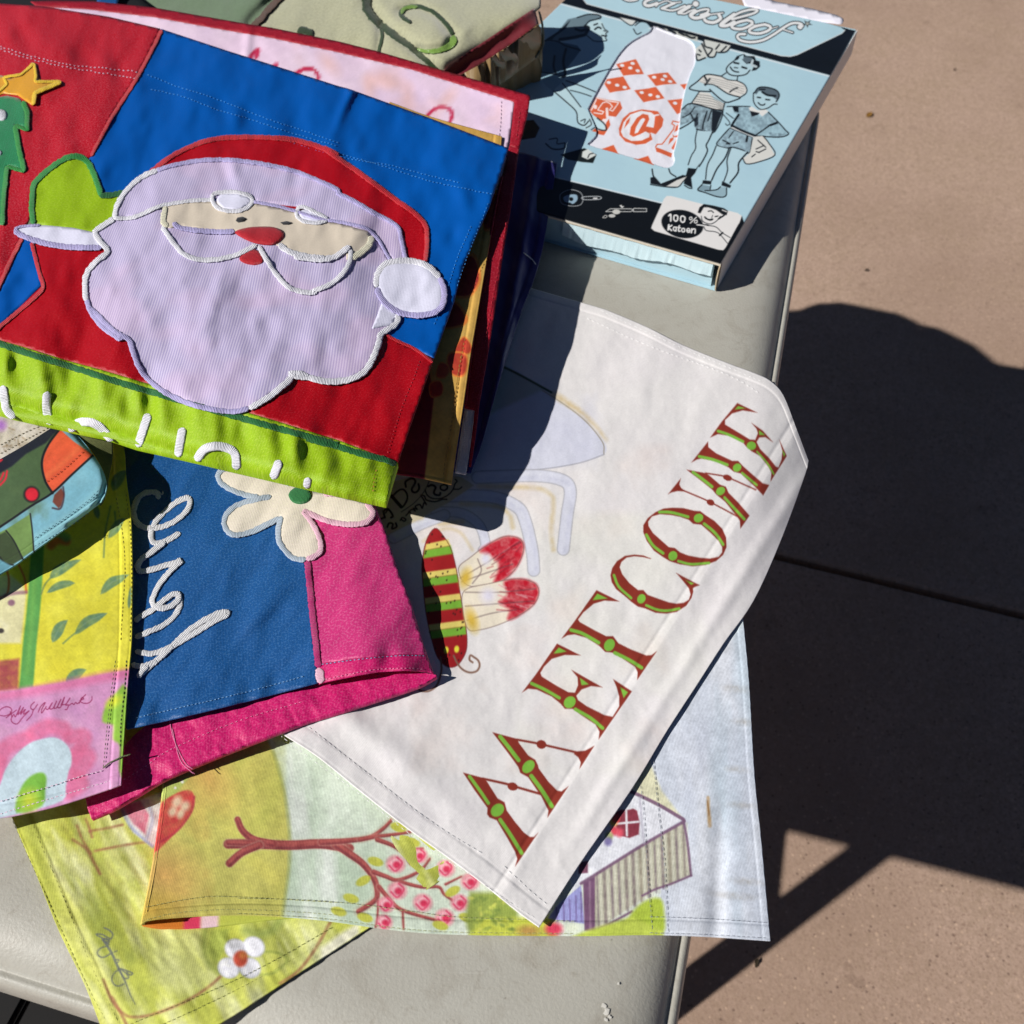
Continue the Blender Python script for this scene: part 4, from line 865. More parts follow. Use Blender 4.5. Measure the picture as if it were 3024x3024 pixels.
# ---- autumn flag
ca = Canvas(900, 300, 1520, 1460, 1.6, (206, 164, 84))
ca.wash((216, 178, 98), 0.6, 60, 111); ca.wash((190, 146, 70), 0.5, 70, 113)
ca.poly(Q('-200,-200 300,-1100 600,-1100 930,520 875,1000 -200,1000', *b), (120, 30, 44), 3)
for s, c_ in (('1000,-160 1150,-300 1200,-150 1130,-40 1010,-60', (150, 40, 40)), ('900,-20 1040,-30 1120,60 1100,120 960,140 860,80', (150, 40, 40)), ('1095,180 1140,220 1145,270 1090,290 1040,270', (182, 58, 46)), ('1020,270 1110,275 1125,340 1100,410 1030,400 1000,330', (176, 52, 44)), ('960,330 1010,340 1020,380 990,420 940,410', (196, 74, 50)), ('905,450 960,430 985,470 970,520 910,525', (182, 54, 44)), ('1200,-600 1290,-640 1300,-480 1220,-420', (160, 50, 44))):
    p = spline(Q(s, *b), 4, True); ca.poly(p, (226, 134, 62), 1.6); ca.poly(p * 0.86 + p.mean(0) * 0.14, c_, 2, tex=0.25, seed=8)

cc.a += (234 - cc.a) * 0.10; cg.a += (228 - cg.a) * 0.08
for c_, am, sd_ in ((cw, .016, 1), (cc, .07, 2), (cg, .08, 3), (cy, .06, 4), (ct, .05, 5), (cs, .08, 6), (cpk, .03, 7), (ca, .07, 8)): c_.mottle(am, seed=sd_ * 31)
# ------------------------------------------------------------------ printed flags lying on the table
def base_at(px, z=0.0):
    c = W([px], z)[0]; return (c[0], c[1], z)
def edge_t(px, z=0.0):
    """signed distance (m) past the right table edge and the front table edge"""
    p = W(px, z)[:, :2]; return p @ tv - TR_, p @ nvv - nF

# ---- green flag with blossom, lowest
gf = tag(empty('garden_flag', base_at((500, 2600))), 'lime green printed garden flag with white blossom, lowest, hanging over the front table edge', 'flag', 'garden flags heaped on the table')
zg = Height([(-60, 2190, .0016), (34, 2412, .0016), (248, 2904, .0012), (295, 3024, -.006), (364, 3201, -.022), (700, 2992, .0012), (1099, 2733, .0016), (1500, 2400, .0016), (600, 2700, .0016), (700, 2300, .0016), (200, 2700, .0020), (480, 3010, .001)],
            wr=.0018, wl=70, ang=1.0, stretch=3, seed=11)
PRINT = cloth_mat('printed_polyester', None, 0.6, 0.75e-3, 0.16, 0.0, 0.25, 0.05)
PRINT_RIB = cloth_mat('printed_ribbed_polyester', None, 0.7, 0.75e-3, 0.22, 0.0, 0.2, 0.08, rib=True)
G = coons(Q('-60,2190 500,2000 1150,1850'), Q('1150,1850 1300,2150 1500,2470'), spline(Q('364,3201 500,3112 647,3024 700,2992 900,2862 1099,2733 1500,2470')), spline(Q('-60,2190 34,2412 111,2593 171,2743 248,2904 295,3024 364,3201')), 420, 330)
sheet('printed_cloth', G, zg, PRINT_RIB, gf, cg, 0.35, hems=(('l', 60, .0005), ('b', 60, .0005)))
THG = thread_mat('olive_thread', (132, 134, 50)); 
stitches('hem_stitching', [Q('95,770 150,900 245,1110 390,1430 545,1760 640,1932', 0, 2024, K1) + (-12, 0), Q('165,740 230,900 330,1130 470,1480 590,1750 680,1932', 0, 2024, K1)], zg, .0006, THG, gf)
stitches('hem_stitching', [Q('720,1932 1300,1690 1600,1540 1932,1350', 0, 2024, K1) + (-6, 8), Q('760,2000 1320,1740 1620,1580 1932,1405', 0, 2024, K1) + (0, 6)], zg, .0006, THG, gf)

# ---- cottage flag, folded back at its left
cf = tag(empty('garden_flag', base_at((1300, 2500))), 'watercolour garden flag with cottage, blossom tree and yellow hill, folded at its left edge', 'flag', 'garden flags heaped on the table')
def cot_extra(px):
    t, n = edge_t(px); d = np.clip(t + 0.012, 0, 1)
    fold = np.exp(-((px[:, 0] - (417 + (2728 - px[:, 1]) * 0.16)) / 60.0).clip(0) ** 1.3)
    ripple = .0014 * np.exp(-((px[:, 0] - 2130 + (px[:, 1] - 2400) * .05) / 26.) ** 2) * np.clip((px[:, 1] - 2250) / 200, 0, 1)
    wv = .0012 * np.exp(-((px[:, 0] - 1010 - (2560 - px[:, 1]) * .25) / 90.) ** 2) * np.clip((2650 - px[:, 1]) / 200, 0, 1)
    return -1.6 * d ** 2 - 0.0055 * fold * 0 - ripple + wv
zc_ = Height([(417, 2728, .0170), (453, 2542, .0130), (484, 2306, .0085), (520, 2050, .0045), (570, 2707, .0125), (600, 2250, .0065), (828, 2707, .0055), (1166, 2746, .0028), (1700, 2763, .0024), (2275, 2777, .0028), (2213, 2024, .0026), (2190, 1760, .0024), (1200, 2300, .0028), (1600, 2300, .0024), (750, 2450, .0070), (900, 2100, .003), (1000, 2330, .003)],
             wr=.0007, wl=110, ang=1.35, stretch=3.5, seed=21, extra=cot_extra)
fl = spline(Q('500,2050 484,2306 453,2542 417,2730')); fb = spline(Q('417,2730 450,2716 570,2706 700,2702 828,2707 959,2718 1166,2746 1347,2759 1700,2763 1918,2760 2100,2766 2275,2778'))
fr = spline(Q('2186,1750 2200,1880 2213,2024 2228,2283 2249,2490 2275,2778'))
G = coons(spline(Q('500,2050 900,1900 1400,1800 2186,1750')), fr, fb, fl, 760, 440)
sheet('printed_cloth', G, zc_, PRINT_RIB, cf, cc, 0.02, hems=(('b', 42, .0005), ('r', 22, .0002)))
# the turned-under layer and the round of the fold
cu = Canvas(400, 2650, 960, 2800, 2, (188, 196, 84)); cu.poly(Q('417,2650 560,2650 540,2800 400,2800'), (206, 120, 40), 6); cu.poly(Q('545,2650 600,2650 590,2800 540,2800'), (214, 60, 96), 6); cu.poly(Q('595,2650 650,2650 640,2800 590,2800'), (232, 200, 210), 6)
nf = 10; rows = []; zz = []
for k in range(nf + 1):
    a = math.pi * k / nf; rows.append(fl + np.array([3.0 - 14 * math.sin(a) + 6, 0]) + np.array([4, 4]) * (k / nf)); zz.append(zc_(fl) * (0.5 + 0.5 * math.cos(a)) + 0.0022 * (0.5 - 0.5 * math.cos(a)))
P = np.vstack([W(r, z) for r, z in zip(rows, zz)]); m_ = len(fl); idx = np.arange((nf + 1) * m_).reshape(nf + 1, m_)
f = np.stack([idx[:-1, :-1], idx[1:, :-1], idx[1:, 1:], idx[:-1, 1:]], -1).reshape(-1, 4)
link('fold', raw_mesh('fold', P, np.ascontiguousarray(f), rot_uv(P, 0), np.vstack([cc.sample(fl + (8, 0))] * (nf + 1))), PRINT_RIB, cf)
zu = Height([(417, 2733, .0045), (484, 2306, .0035), (900, 2705, .0024), (900, 2300, .0024)], wr=.0003, seed=5)
G = coons(Q('488,2306 700,2300 900,2300'), Q('900,2300 900,2500 905,2709'), spline(Q('419,2735 466,2743 543,2744 647,2735 823,2714 905,2709')), fl + (3, 4), 120, 90)
sheet('turned_under_layer', G, zu, PRINT_RIB, cf, cu, 0)
THC = thread_mat('grey_green_thread', (168, 172, 110))
stitches('hem_stitching', [Q('830,1265 1100,1215 1300,1205 1932,1240', 0, 2024, K1), Q('830,1348 1000,1310 1300,1290 1700,1305 1932,1325', 0, 2024, K1) + (4, -6), Q('0,1215 400,1225 700,1250 1000,1290 1300,1325 1932,1345', 700, 2024, K1), Q('0,1300 500,1330 900,1383 1250,1408 1932,1416', 700, 2024, K1)], zc_, .0009, THC, cf)
THB = thread_mat('blue_grey_thread', (140, 146, 158))
stitches('hem_stitching', [Q('1000,1320 1300,1330 1685,1355', 1400, 2024, K1), Q('1000,1412 1300,1420 1690,1443', 1400, 2024, K1), Q('945,540 965,700 985,1000 1010,1300 1020,1420', 1400, 2024, K1), Q('1020,400 1050,700 1085,1000 1100,1300 1112,1420', 1400, 2024, K1)], zc_, .0009, THB, cf)

# ---- white WELCOME flag
wf = tag(empty('garden_flag', base_at((1700, 1800))), 'white garden flag printed WELCOME in red and green, draped over the right table edge', 'flag', 'garden flags heaped on the table')
sl0, sl1 = np.array([1520., 2560.]), np.array([2345., 1262.])
sd = (sl1 - sl0) / np.linalg.norm(sl1 - sl0); sn = np.array([-sd[1], sd[0]])
def wel_extra(px):
    t, n = edge_t(px); d = np.clip(t + 0.016, 0, 1)
    z = -8.0 * d ** 2 * np.clip(1.0 - (px[:, 1] - 1900) / 600, 0.35, 1)
    q = (px - sl0) @ sn        # distance across the sleeve seam
    z = z + .0007 * np.clip((q + 10) / 20, 0, 1) + .0002 * np.exp(-((q - 16) / 16.) ** 2) - .0003 * np.exp(-((q + 14) / 6.) ** 2)
    # soft creases on the sleeve and near the stack
    z = z + .0012 * np.exp(-((q - 105) / 22.) ** 2) * np.clip((2600 - px[:, 1]) / 300, 0, 1)
    z = z + .0022 * np.exp(-(((px[:, 0] - 1130) * .62 - (px[:, 1] - 2200) * .78) / 46.) ** 2) * np.exp(-((px[:, 0] - 1050) / 260.) ** 2)
    return z + .0003 * fbm(px[:, 0] / 46., px[:, 1] / 60., 77, 3)
zw = Height([(560, 1960, .0075), (822, 2159, .0115), (1062, 2335, .0108), (1192, 2438, .0095), (1592, 2736, .0062), (1866, 2329, .0052), (2100, 1950, .0050), (2260, 1700, .0048), (2388, 1361, .0050), (2276, 1123, .0030), (1800, 921, .0018), (1563, 849, .0018), (1250, 740, .0018), (1500, 1300, .0040), (1400, 1900, .0060), (1900, 1500, .0050), (1000, 1500, .005)],
            wr=.0021, wl=170, ang=2.1, stretch=2.0, seed=33, extra=wel_extra)
wt = spline(Q('1250,745 1400,795 1563,849 1759,905 1811,923 1914,967 2018,1019 2147,1071 2230,1102 2276,1125 2313,1166 2349,1257 2388,1361'), 4)
wr_ = spline(Q('2388,1361 2376,1407 2307,1594 2225,1775 2137,1900 2057,2024 1969,2159 1866,2329 1711,2552 1592,2738'), 5)
wb = spline(Q('560,1960 700,2065 822,2159 933,2231 1062,2335 1192,2438 1321,2531 1425,2609 1528,2692 1592,2738'), 5)
G = coons(wt, wr_, wb, Q('1250,745 900,1350 560,1960'), 640, 700)
sheet('printed_cloth', G, zw, PRINT, wf, cw, 0.55, hems=(('b', 58, .0003), ('t', 26, .0003)), thick=.0008)
THW = thread_mat('white_thread', (240, 240, 240))
stitches('hem_stitching', [Q('240,280 450,440 620,560 800,700 1000,860 1200,1000 1350,1090', 700, 2024, K1), Q('380,215 600,390 820,560 1000,700 1200,840 1400,960', 700, 2024, K1), Q('1400,1150 1560,1260 1690,1340', 700, 2024, K1) + (6, -6), Q('1520,1030 1680,1180 1770,1250', 700, 2024, K1)], zw, .0006, THW, wf, dash=13, gap=6)
stitches('hem_stitching', [Q('450,75 700,190 900,270 1100,340 1300,420 1430,500', 1500, 900, K1), Q('520,20 800,150 1000,240 1250,345 1450,430', 1500, 900, K1) + (4, 6)], zw, .0006, THW, wf, dash=11, gap=5)

# ---- blue and pink appliqué flag
bf = tag(empty('applique_flag', base_at((800, 1800))), 'blue and hot pink sewn flag with white flower and white cord script, folded', 'flag', 'garden flags heaped on the table')
def bp_extra(px):
    q = px[:, 1] - (2153 - (px[:, 0] - 372) * .245)     # distance to the lower hem of the front layer
    gath = np.sin(px[:, 0] / 17.0 + 2 * np.sin(px[:, 0] / 60.)) * np.exp(-((q + 30) / 34.) ** 2) * .0006
    return gath
zb_ = Height([(372, 2153, .020), (725, 2071, .0205), (940, 2012, .021), (1080, 1974, .0245), (1200, 1976, .022), (1283, 1990, .0140), (1250, 1899, .0175), (1173, 1676, .019), (1105, 1485, .020), (600, 1400, .016), (390, 1700, .019), (800, 1750, .0195), (1000, 1800, .0215), (380, 1300, .016), (700, 1300, .016)],
             wr=.0030, wl=80, ang=2.2, stretch=2.4, seed=41, extra=bp_extra)
OXB = cloth_mat('blue_oxford_nylon', (26, 84, 146), 0.38, 0.8e-3, 0.35, 0.0, 0.45, 0.14, spark=(900, .50, .24, (96, 150, 206)))
OXP = cloth_mat('pink_oxford_nylon', (206, 52, 122), 0.4, 0.8e-3, 0.35, 0.0, 0.45, 0.10, spark=(800, .50, .25, (236, 150, 190)))
OXP2 = cloth_mat('deep_pink_oxford_nylon', (206, 24, 106), 0.4, 0.8e-3, 0.35, 0.0, 0.45, 0.14, spark=(900, .49, .25, (240, 120, 170)))
CREAM = cloth_mat('cream_cotton', (228, 218, 202), 0.7, 1.0e-3, 0.3, 0.1, 0.2, 0.06)
div = spline(Q('540,-320 200,1450 215,1600 240,1800 250,1932', 800, 900, K1)[1:], 4)
bz = (900, 1850, K2)
blue_poly = np.vstack([Q('300,1230 820,1330 905,1480'), Q('907,1650 925,1830 940,2016'), Q('725,2072 518,2122 372,2154'), Q('360,1900 350,1600')])
patch('blue_panel', blue_poly, zb_, 0, OXB, bf, step=11, phi=0.15)
pink_poly = np.vstack([Q('905,1480 907,1650 925,1830 936,1965'), Q('960,1959 1050,1945 1180,1933 1262,1934'), Q('1250,1899 1214,1780 1173,1676 1136,1563 1105,1485 1060,1400 860,1340')])
patch('pink_panel', pink_poly, zb_, -0.0001, OXP, bf, step=11, phi=0.15)
hem_poly = np.vstack([Q('936,1965 960,1958 1050,1944 1180,1932 1262,1933 1270,1960 1283,1991'), Q('1265,1984 1200,1979 1120,1983 1060,1993 960,2014 942,2020')])
patch('pink_hem', hem_poly, zb_, .0004, OXP2, bf, step=8, phi=0.1)
zl = Height([(269, 2415, .0120), (251, 2353, .0125), (487, 2298, .0150), (776, 2179, .0165), (1000, 2102, .0165), (1238, 2024, .0150), (1289, 1994, .0145), (1200, 1985, .0150), (900, 1980, .0160), (380, 2150, .0145), (700, 2000, .0155)], wr=.0012, wl=48, ang=1.1, stretch=1.2, seed=47)
G = coons(spline(Q('251,2353 330,2250 420,2150 600,2030 900,1940 1289,1993')), Q('1289,1993 1290,1995 1290,1996'), spline(Q('269,2416 330,2390 400,2350 487,2299 621,2241 776,2180 900,2132 1000,2102 1140,2057 1238,2024 1290,1996')), Q('251,2353 258,2385 269,2416'), 300, 60)
sheet('pink_back_layer', G, zl, OXP2, bf, None, 0.2, thick=.0035)
PT = thread_mat('magenta_thread', (186, 20, 110), strn=0.9); WT = thread_mat('white_cord', (230, 230, 234), period=0.8e-3, strn=0.9, var=0.1); GB = thread_mat('grey_blue_thread', (176, 190, 206)); PKT = thread_mat('pale_pink_thread', (232, 184, 204)); GRT = thread_mat('green_thread', (44, 122, 66))
o = ribbon('seam_border', Q('900,1500 908,1650 918,1760 930,1870 941,1972'), 20, zb_, .0004, PT, bf, h=.0009)
ribbon('seam_border', Q('941,1972 946,2000 948,2018'), 26, zb_, .0008, PKT, bf, h=.0008)
fo = (0, 900, K1)
fw = spline(np.vstack([Q('1250,960 1300,930 1420,945 1560,985 1650,1020', *fo), Q('1760,1060 1932,1080', *fo), Q('450,1105 540,1130 580,1180 570,1220 520,1245 420,1250 310,1225 200,1180', 800, 900, K1), Q('220,1220 262,1300 285,1370 270,1420 200,1450 130,1445 80,1400 45,1330 45,1260 60,1210', 800, 900, K1), Q('1500,1260 1400,1300 1330,1310 1285,1270 1285,1210 1340,1150 1440,1110 1550,1092', *fo), Q('1400,1085 1310,1050 1255,1010', *fo)]), 3, True)
flw = patch('flower', fw, zb_, .0012, CREAM, bf, step=9, puff=.0007, pw=36)
ribbon('stitched_edge', Q('1660,1025 1560,985 1420,945 1300,930 1248,962 1255,1010 1310,1050 1400,1085 1480,1098', *fo), 17, zb_, .0016, GB, flw, h=.0010)
ribbon('stitched_edge', Q('1550,1092 1440,1115 1340,1150 1285,1210 1285,1270 1330,1312 1420,1300 1520,1255 1600,1215', *fo), 17, zb_, .0016, GB, flw, h=.0010)
ribbon('stitched_edge', Q('60,1205 45,1270 45,1340 85,1405 135,1448 200,1452', 800, 900, K1), 17, zb_, .0016, GB, flw, h=.0010)
ribbon('stitched_edge', Q('200,1452 270,1422 285,1365 260,1290 215,1215 190,1178 310,1228 420,1252 530,1245 575,1210 580,1175 540,1130', 800, 900, K1), 17, zb_, .0016, PKT, flw, h=.0010)
ribbon('stitched_edge', Q('300,1080 400,1088', 800, 900, K1), 12, zb_, .0030, PKT, flw, h=.0006)
patch('flower_centre', spline(Q('1645,1085 1670,1050 1710,1036 1750,1045 1775,1080 1765,1115 1720,1135 1670,1125', *fo), 3, True), zb_, .0032, GRT, flw, step=7, puff=.0005, pw=16)
# white cord script
CW = 17
ribbon('cord_letter', Q('905,1110 895,1075 850,1068 800,1090 770,1140 765,1210 795,1255 850,1275 940,1262 1020,1220 1075,1160 1085,1115 1060,1102 1010,1125 940,1180 890,1235 865,1290 865,1340 890,1362 940,1350 990,1325 1030,1300', *fo), CW, zb_, .0004, WT, bf, h=.0010, wob=.16)
ribbon('cord_letter', Q('945,1350 880,1400 810,1450 785,1490 800,1520 850,1515 930,1490 1000,1470 1035,1460 980,1510 920,1580 880,1650 870,1700 900,1730 960,1725 1010,1690 1022,1655 990,1650 930,1690 870,1740 800,1780 770,1810', *fo), CW, zb_, .0012, WT, bf, h=.0010, wob=.16)
ribbon('cord_letter', Q('1010,1650 1030,1700 1000,1770 930,1830 850,1865 770,1900', *fo), CW, zb_, .0004, WT, bf, h=.0010, wob=.16)
ribbon('cord_letter', Q('770,1975 860,1990 960,1960 1100,1880 1230,1800 1290,1770 1298,1752 1240,1762 1130,1820 1030,1900 950,1980 800,2110', *fo) * (1, 1), CW, zb_, .0008, WT, bf, h=.0010, wob=.16)
ribbon('cord_letter', Q('1500,40 1600,70 1720,40 1800,10', 0, 1950, K2), CW, zb_, .0010, WT, bf, h=.0010, wob=.16)
ribbon('cord_letter', Q('1570,200 1620,130 1690,60', 0, 1950, K2), CW, zb_, .0016, WT, bf, h=.0010, wob=.16)
LTB = thread_mat('light_blue_thread', (120, 168, 214)); LTP = thread_mat('light_pink_thread', (236, 130, 176))
stitches('hem_stitching', [Q('400,2120 520,2092 725,2044 900,1996'), Q('950,1962 1050,1948 1180,1936 1258,1937')], zb_, .0007, LTB, bf, dash=7, gap=5, w=2.4)
stitches('hem_stitching', [Q('960,2006 1060,1985 1120,1976 1200,1973 1258,1977')], zb_, .0009, LTP, bf, dash=7, gap=5, w=2.6)
stitches('hem_stitching', [Q('300,2340 420,2270 500,2215 700,2130 900,2070')], zl, .0004, LTP, bf, dash=8, gap=7, w=2.4)
for k, s in enumerate(('500,2120 512,2180 545,2250 570,2272', '508,2150 530,2240 560,2275 575,2285')):
    ribbon('loose_thread', Q(s), 2.5, zl, .0004, LTP, bf, h=.0003, wob=0)
ribbon('loose_thread', Q('880,1060 905,1065 925,1085 930,1060', *fo), 4, zb_, .0012, WT, bf, h=.0005, wob=.1)

# ---- yellow flag with teal leaves
yf = tag(empty('garden_flag', base_at((150, 2000))), 'bright yellow and pink printed garden flag with teal leaves and signature at the left', 'flag', 'garden flags heaped on the table')
zy = Height([(375, 1309, .024), (391, 1676, .0228), (388, 1900, .0235), (375, 2024, .0240), (357, 2316, .0225), (39, 2410, .0205), (-120, 2440, .020), (-140, 1800, .022), (100, 1900, .0245), (0, 1300, .022), (200, 2200, .024)],
            wr=.0012, wl=110, ang=1.5, stretch=2.8, seed=51)
G = coons(Q('-140,1270 100,1280 340,1285'), spline(Q('340,1285 365,1320 373,1418 386,1521 391,1676 390,1800 388,1900 377,2024 368,2153 357,2318')), spline(Q('-150,2450 -60,2428 0,2415 39,2409 140,2387 233,2360 357,2318')), Q('-140,1270 -150,1850 -150,2450'), 260, 560)
sheet('printed_cloth', G, zy, PRINT, yf, cy, 0.05, hems=(('r', 38, .0006), ('b', 40, .0006)))
THY = thread_mat('mustard_thread', (176, 164, 40)); THP = thread_mat('plum_thread', (142, 92, 128)); THN = thread_mat('dark_green_thread', (96, 104, 60)); THK = thread_mat('light_pink_hem_thread', (236, 206, 226))
stitches('hem_stitching', [Q('655,1100 690,1300 705,1500 690,1750 680,1932', *fo) + (4, 0), Q('715,1080 735,1250 745,1450 745,1700 735,1932', *fo) + (2, 0)], zy, .0010, THY, yf, dash=9, gap=4, w=2.6)
stitches('hem_stitching', [Q('1320,0 1290,200 1260,450 1230,700 1205,950 1180,1230', *yb), Q('1440,0 1425,250 1400,500 1375,750 1370,1000', *yb)], zy, .0010, THN, yf, dash=9, gap=4, w=2.6)
stitches('hem_stitching', [Q('0,1610 300,1520 600,1430 900,1330 1200,1250', *yb), Q('0,1755 300,1660 600,1570 900,1480 1340,1350', *yb)], zy, .0010, THK, yf, dash=10, gap=4, w=2.8)
ribbon('loose_thread', Q('1170,1235 1250,1170 1330,1130 1400,1095 1450,1085 1490,1070', *yb), 4, zy, .0016, THN, yf, h=.0005, wob=0)

# ---- stained off-white flag and the rolled teal flag, tucked under the stack at the left
sf_ = tag(empty('garden_flag', base_at((60, 1290))), 'stained off-white printed flag scrap between the lime band and the rolled teal flag', 'flag', 'garden flags heaped on the table')
zs = Height([(-100, 1200, .036), (340, 1260, .034), (150, 1300, .036), (-100, 1400, .036), (0, 1360, .036)], wr=.0014, wl=40, ang=-0.5, stretch=2, seed=61)
G = coons(Q('-110,1180 150,1230 345,1262'), Q('345,1262 260,1305 160,1345'), Q('-110,1425 0,1375 160,1345'), Q('-110,1180 -110,1300 -110,1425'), 180, 110)
sheet('printed_cloth', G, zs, PRINT, sf_, cs, 0.5)
THS = thread_mat('tan_thread', (150, 138, 116)); stitches('hem_stitching', [Q('0,440 300,290 520,200', *kp), Q('0,540 330,360 560,240', *kp)], zs, .0006, THS, sf_, dash=8, gap=4, w=2.4)
pf = tag(empty('garden_flag', base_at((120, 1450))), 'rolled garden flag showing a green and orange figure on pale blue, at the left', 'flag', 'garden flags heaped on the table')
def roll_extra(px):
    e = Q('850,290 1060,540 1180,700 1215,850 1180,1010 1060,1190 800,1370', *kp); d = edged_open(px, e)
    return -.003 * np.exp(-(d / 9.0) ** 1.5)
def edged_open(pts, line):
    d = np.full(len(pts), 1e9)
    for k in range(len(line) - 1): d = np.minimum(d, Canvas.segd(pts[:, 0], pts[:, 1], line[k], line[k + 1])[0])
    return d
zp = Height([(-100, 1420, .041), (0, 1360, .0415), (170, 1265, .041), (220, 1275, .0405), (275, 1345, .042), (314, 1420, .043), (300, 1480, .041), (200, 1560, .038), (0, 1690, .035), (-100, 1740, .035), (100, 1450, .042)], wr=.0010, wl=70, ang=-0.6, stretch=3, seed=71, extra=roll_extra)
G = coons(spline(Q('-110,1418 0,1356 80,1310 155,1262 172,1262')), spline(Q('172,1262 215,1275 245,1303 275,1342 302,1385 314,1425 312,1455 300,1480')), spline(Q('-110,1760 0,1695 50,1665 100,1628 200,1555 300,1480')), Q('-110,1418 -110,1600 -110,1760'), 330, 300)
sheet('printed_cloth', G, zp, PRINT, pf, ct, 0.9, hems=(('b', 30, .0005),))
OLV = cloth_mat('olive_reverse', (112, 118, 70), 0.75, 1.0e-3, 0.35, 0.1, 0.2, 0.2)
zr = Height([(215, 1270, .0375), (325, 1308, .0320), (330, 1345, .0300), (312, 1440, .0300), (295, 1490, .0290), (260, 1330, .036)], wr=.0003, seed=3)
G = coons(spline(Q('205,1262 260,1285 332,1306')), spline(Q('332,1306 331,1350 322,1400 308,1470 296,1492')), spline(Q('292,1486 294,1490 296,1492')), spline(Q('205,1262 250,1305 285,1352 310,1400 318,1432 300,1480 292,1486')), 40, 90)
sheet('rolled_reverse', G, zr, OLV, pf, None, 0.9)
THT = thread_mat('teal_thread', (84, 130, 146)); stitches('hem_stitching', [Q('400,1500 700,1300 1000,1080 1150,930', *kp), Q('390,1600 800,1370 1050,1190', *kp)], zp, .0008, THT, pf, dash=8, gap=4, w=2.4)
THO = thread_mat('rust_thread', (190, 66, 40)); stitches('hem_stitching', [Q('530,860 700,740 900,560 1000,470', *kp)], zp, .0007, THO, pf, dash=8, gap=4, w=2.4)
# ------------------------------------------------------------------ the stack: cushion, navy cloth, pink, autumn and Christmas flags
t0 = (0, 0, K1); t1 = (800, 0, K1); fo = (0, 900, K1); b8 = (800, 900, K1)
# ---- velvet cushion
cu_ = tag(empty('cushion', base_at((1150, 0))), 'pale green velvet cushion with embroidered scrolls, red ribbon and bronze satin end', 'cushion')
VELV = cloth_mat('pale_green_velvet', (166, 166, 136), 0.9, 1.4e-3, 0.25, 0.6, 0.1, 0.16)
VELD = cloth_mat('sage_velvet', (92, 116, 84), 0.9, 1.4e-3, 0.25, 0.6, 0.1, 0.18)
RIBN = cloth_mat('crimson_ribbon', (104, 10, 28), 0.5, 0.9e-3, 0.3, 0.3, 0.4, 0.10)
SATN = cloth_mat('bronze_satin', (136, 112, 74), 0.28, 0.7e-3, 0.1, 0.1, 0.6, 0.08)
CORDB = thread_mat('brown_cord', (84, 58, 42), strn=0.9)
VSH = thread_mat('dark_green_silk', (46, 66, 36), rough=0.4); VSL = thread_mat('bright_green_silk', (112, 146, 62), rough=0.3)
def cush_extra(px):
    # seams pull the velvet down along the scrolls, the ribbon and the cord
    d1 = edged_open(px, Q('560,-80 570,40 640,130 760,220 860,310 960,420', *t1)); d2 = edged_open(px, Q('740,60 830,35 950,90 1040,200 1010,270 920,295 850,285', *t1)); d3 = edged_open(px, Q('1040,420 1300,245 1530,90', *t1)); d4 = edged_open(px, Q('-120,140 -20,30 100,-60', *t1)); d5 = edged_open(px, Q('630,140 625,220 610,300', *t1))
    return -.0045 * np.exp(-(d1 / 17) ** 2) - .0035 * np.exp(-(d2 / 16) ** 2) - .004 * np.exp(-(d3 / 26) ** 2) - .005 * np.exp(-(d4 / 22) ** 2) - .003 * np.exp(-(d5 / 14) ** 2)
zq = Height([(300, -60, .050), (650, 80, .048), (800, 60, .055), (900, -120, .070), (1100, -60, .072), (1100, 100, .064), (1300, 120, .074), (1450, 30, .080), (1500, -60, .076), (1580, -80, .074), (1570, 60, .080), (1600, 160, .050), (1500, 240, .040), (1350, 260, .046), (1000, 200, .050), (1318, 250, .050), (1000, 330, .048), (700, 300, .045), (1300, -100, .070), (600, -230, .068), (300, -200, .068)],
            wr=.0030, wl=80, ang=2.3, stretch=1.6, seed=81, extra=cush_extra)
vp = np.vstack([Q('769,78 790,31 831,-10 872,-62 900,-200 1000,-180 1130,-125 1200,-60 1310,-38 1450,-45 1550,-48 1598,-20 1597,21'), Q('1300,240 1050,420 1000,520 400,460 0,300', *t1)])
patch('velvet_panel', vp, zq, 0, VELV, cu_, step=9, phi=0.4)
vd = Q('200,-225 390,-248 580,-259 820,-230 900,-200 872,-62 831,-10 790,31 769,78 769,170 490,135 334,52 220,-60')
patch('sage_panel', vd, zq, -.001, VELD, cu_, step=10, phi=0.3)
ribbon('cord', Q('-130,170 -60,110 -20,60 60,-20 140,-110', *t1), 20, zq, .0030, CORDB, cu_, h=.004)
rp = Q('985,400 1150,280 1330,160 1505,45 1530,140 1350,265 1180,375 1085,440', *t1)
patch('ribbon', rp, zq, .0022, RIBN, cu_, step=9, phi=0.9)
# satin end: rounded, gathered side of the cushion falling to the box
def sat_extra(px):
    a = np.arctan2(px[:, 1] - 30, px[:, 0] - 1300); return .0014 * np.sin(a * 26 + 2 * np.sin(a * 9)) * np.exp(-((np.hypot(px[:, 0] - 1390, px[:, 1] - 190)) / 120.) ** 2)
zs2 = Height([(1340, 235, .060), (1440, 170, .072), (1580, 75, .080), (1600, 130, .062), (1580, 190, .042), (1500, 250, .036), (1440, 265, .040), (1380, 250, .046), (1480, 200, .058)], wr=.002, wl=36, ang=0.8, stretch=2.2, seed=88, extra=sat_extra)
sp = Q('1060,440 1180,375 1350,265 1528,135 1552,200 1545,270 1500,335 1420,425 1330,500 1240,490 1100,480', *t1)
patch('satin_end', sp, zs2, 0, SATN, cu_, step=7, phi=0.7, thick=.03)
ribbon('piping', Q('1528,60 1548,140 1555,220 1546,275 1500,340', *t1), 7, zs2, .0008, thread_mat('dark_green_piping', (34, 44, 26)), cu_, h=.0015)
pw_ = dict(mat=VSH, parent=cu_, h=.0022)
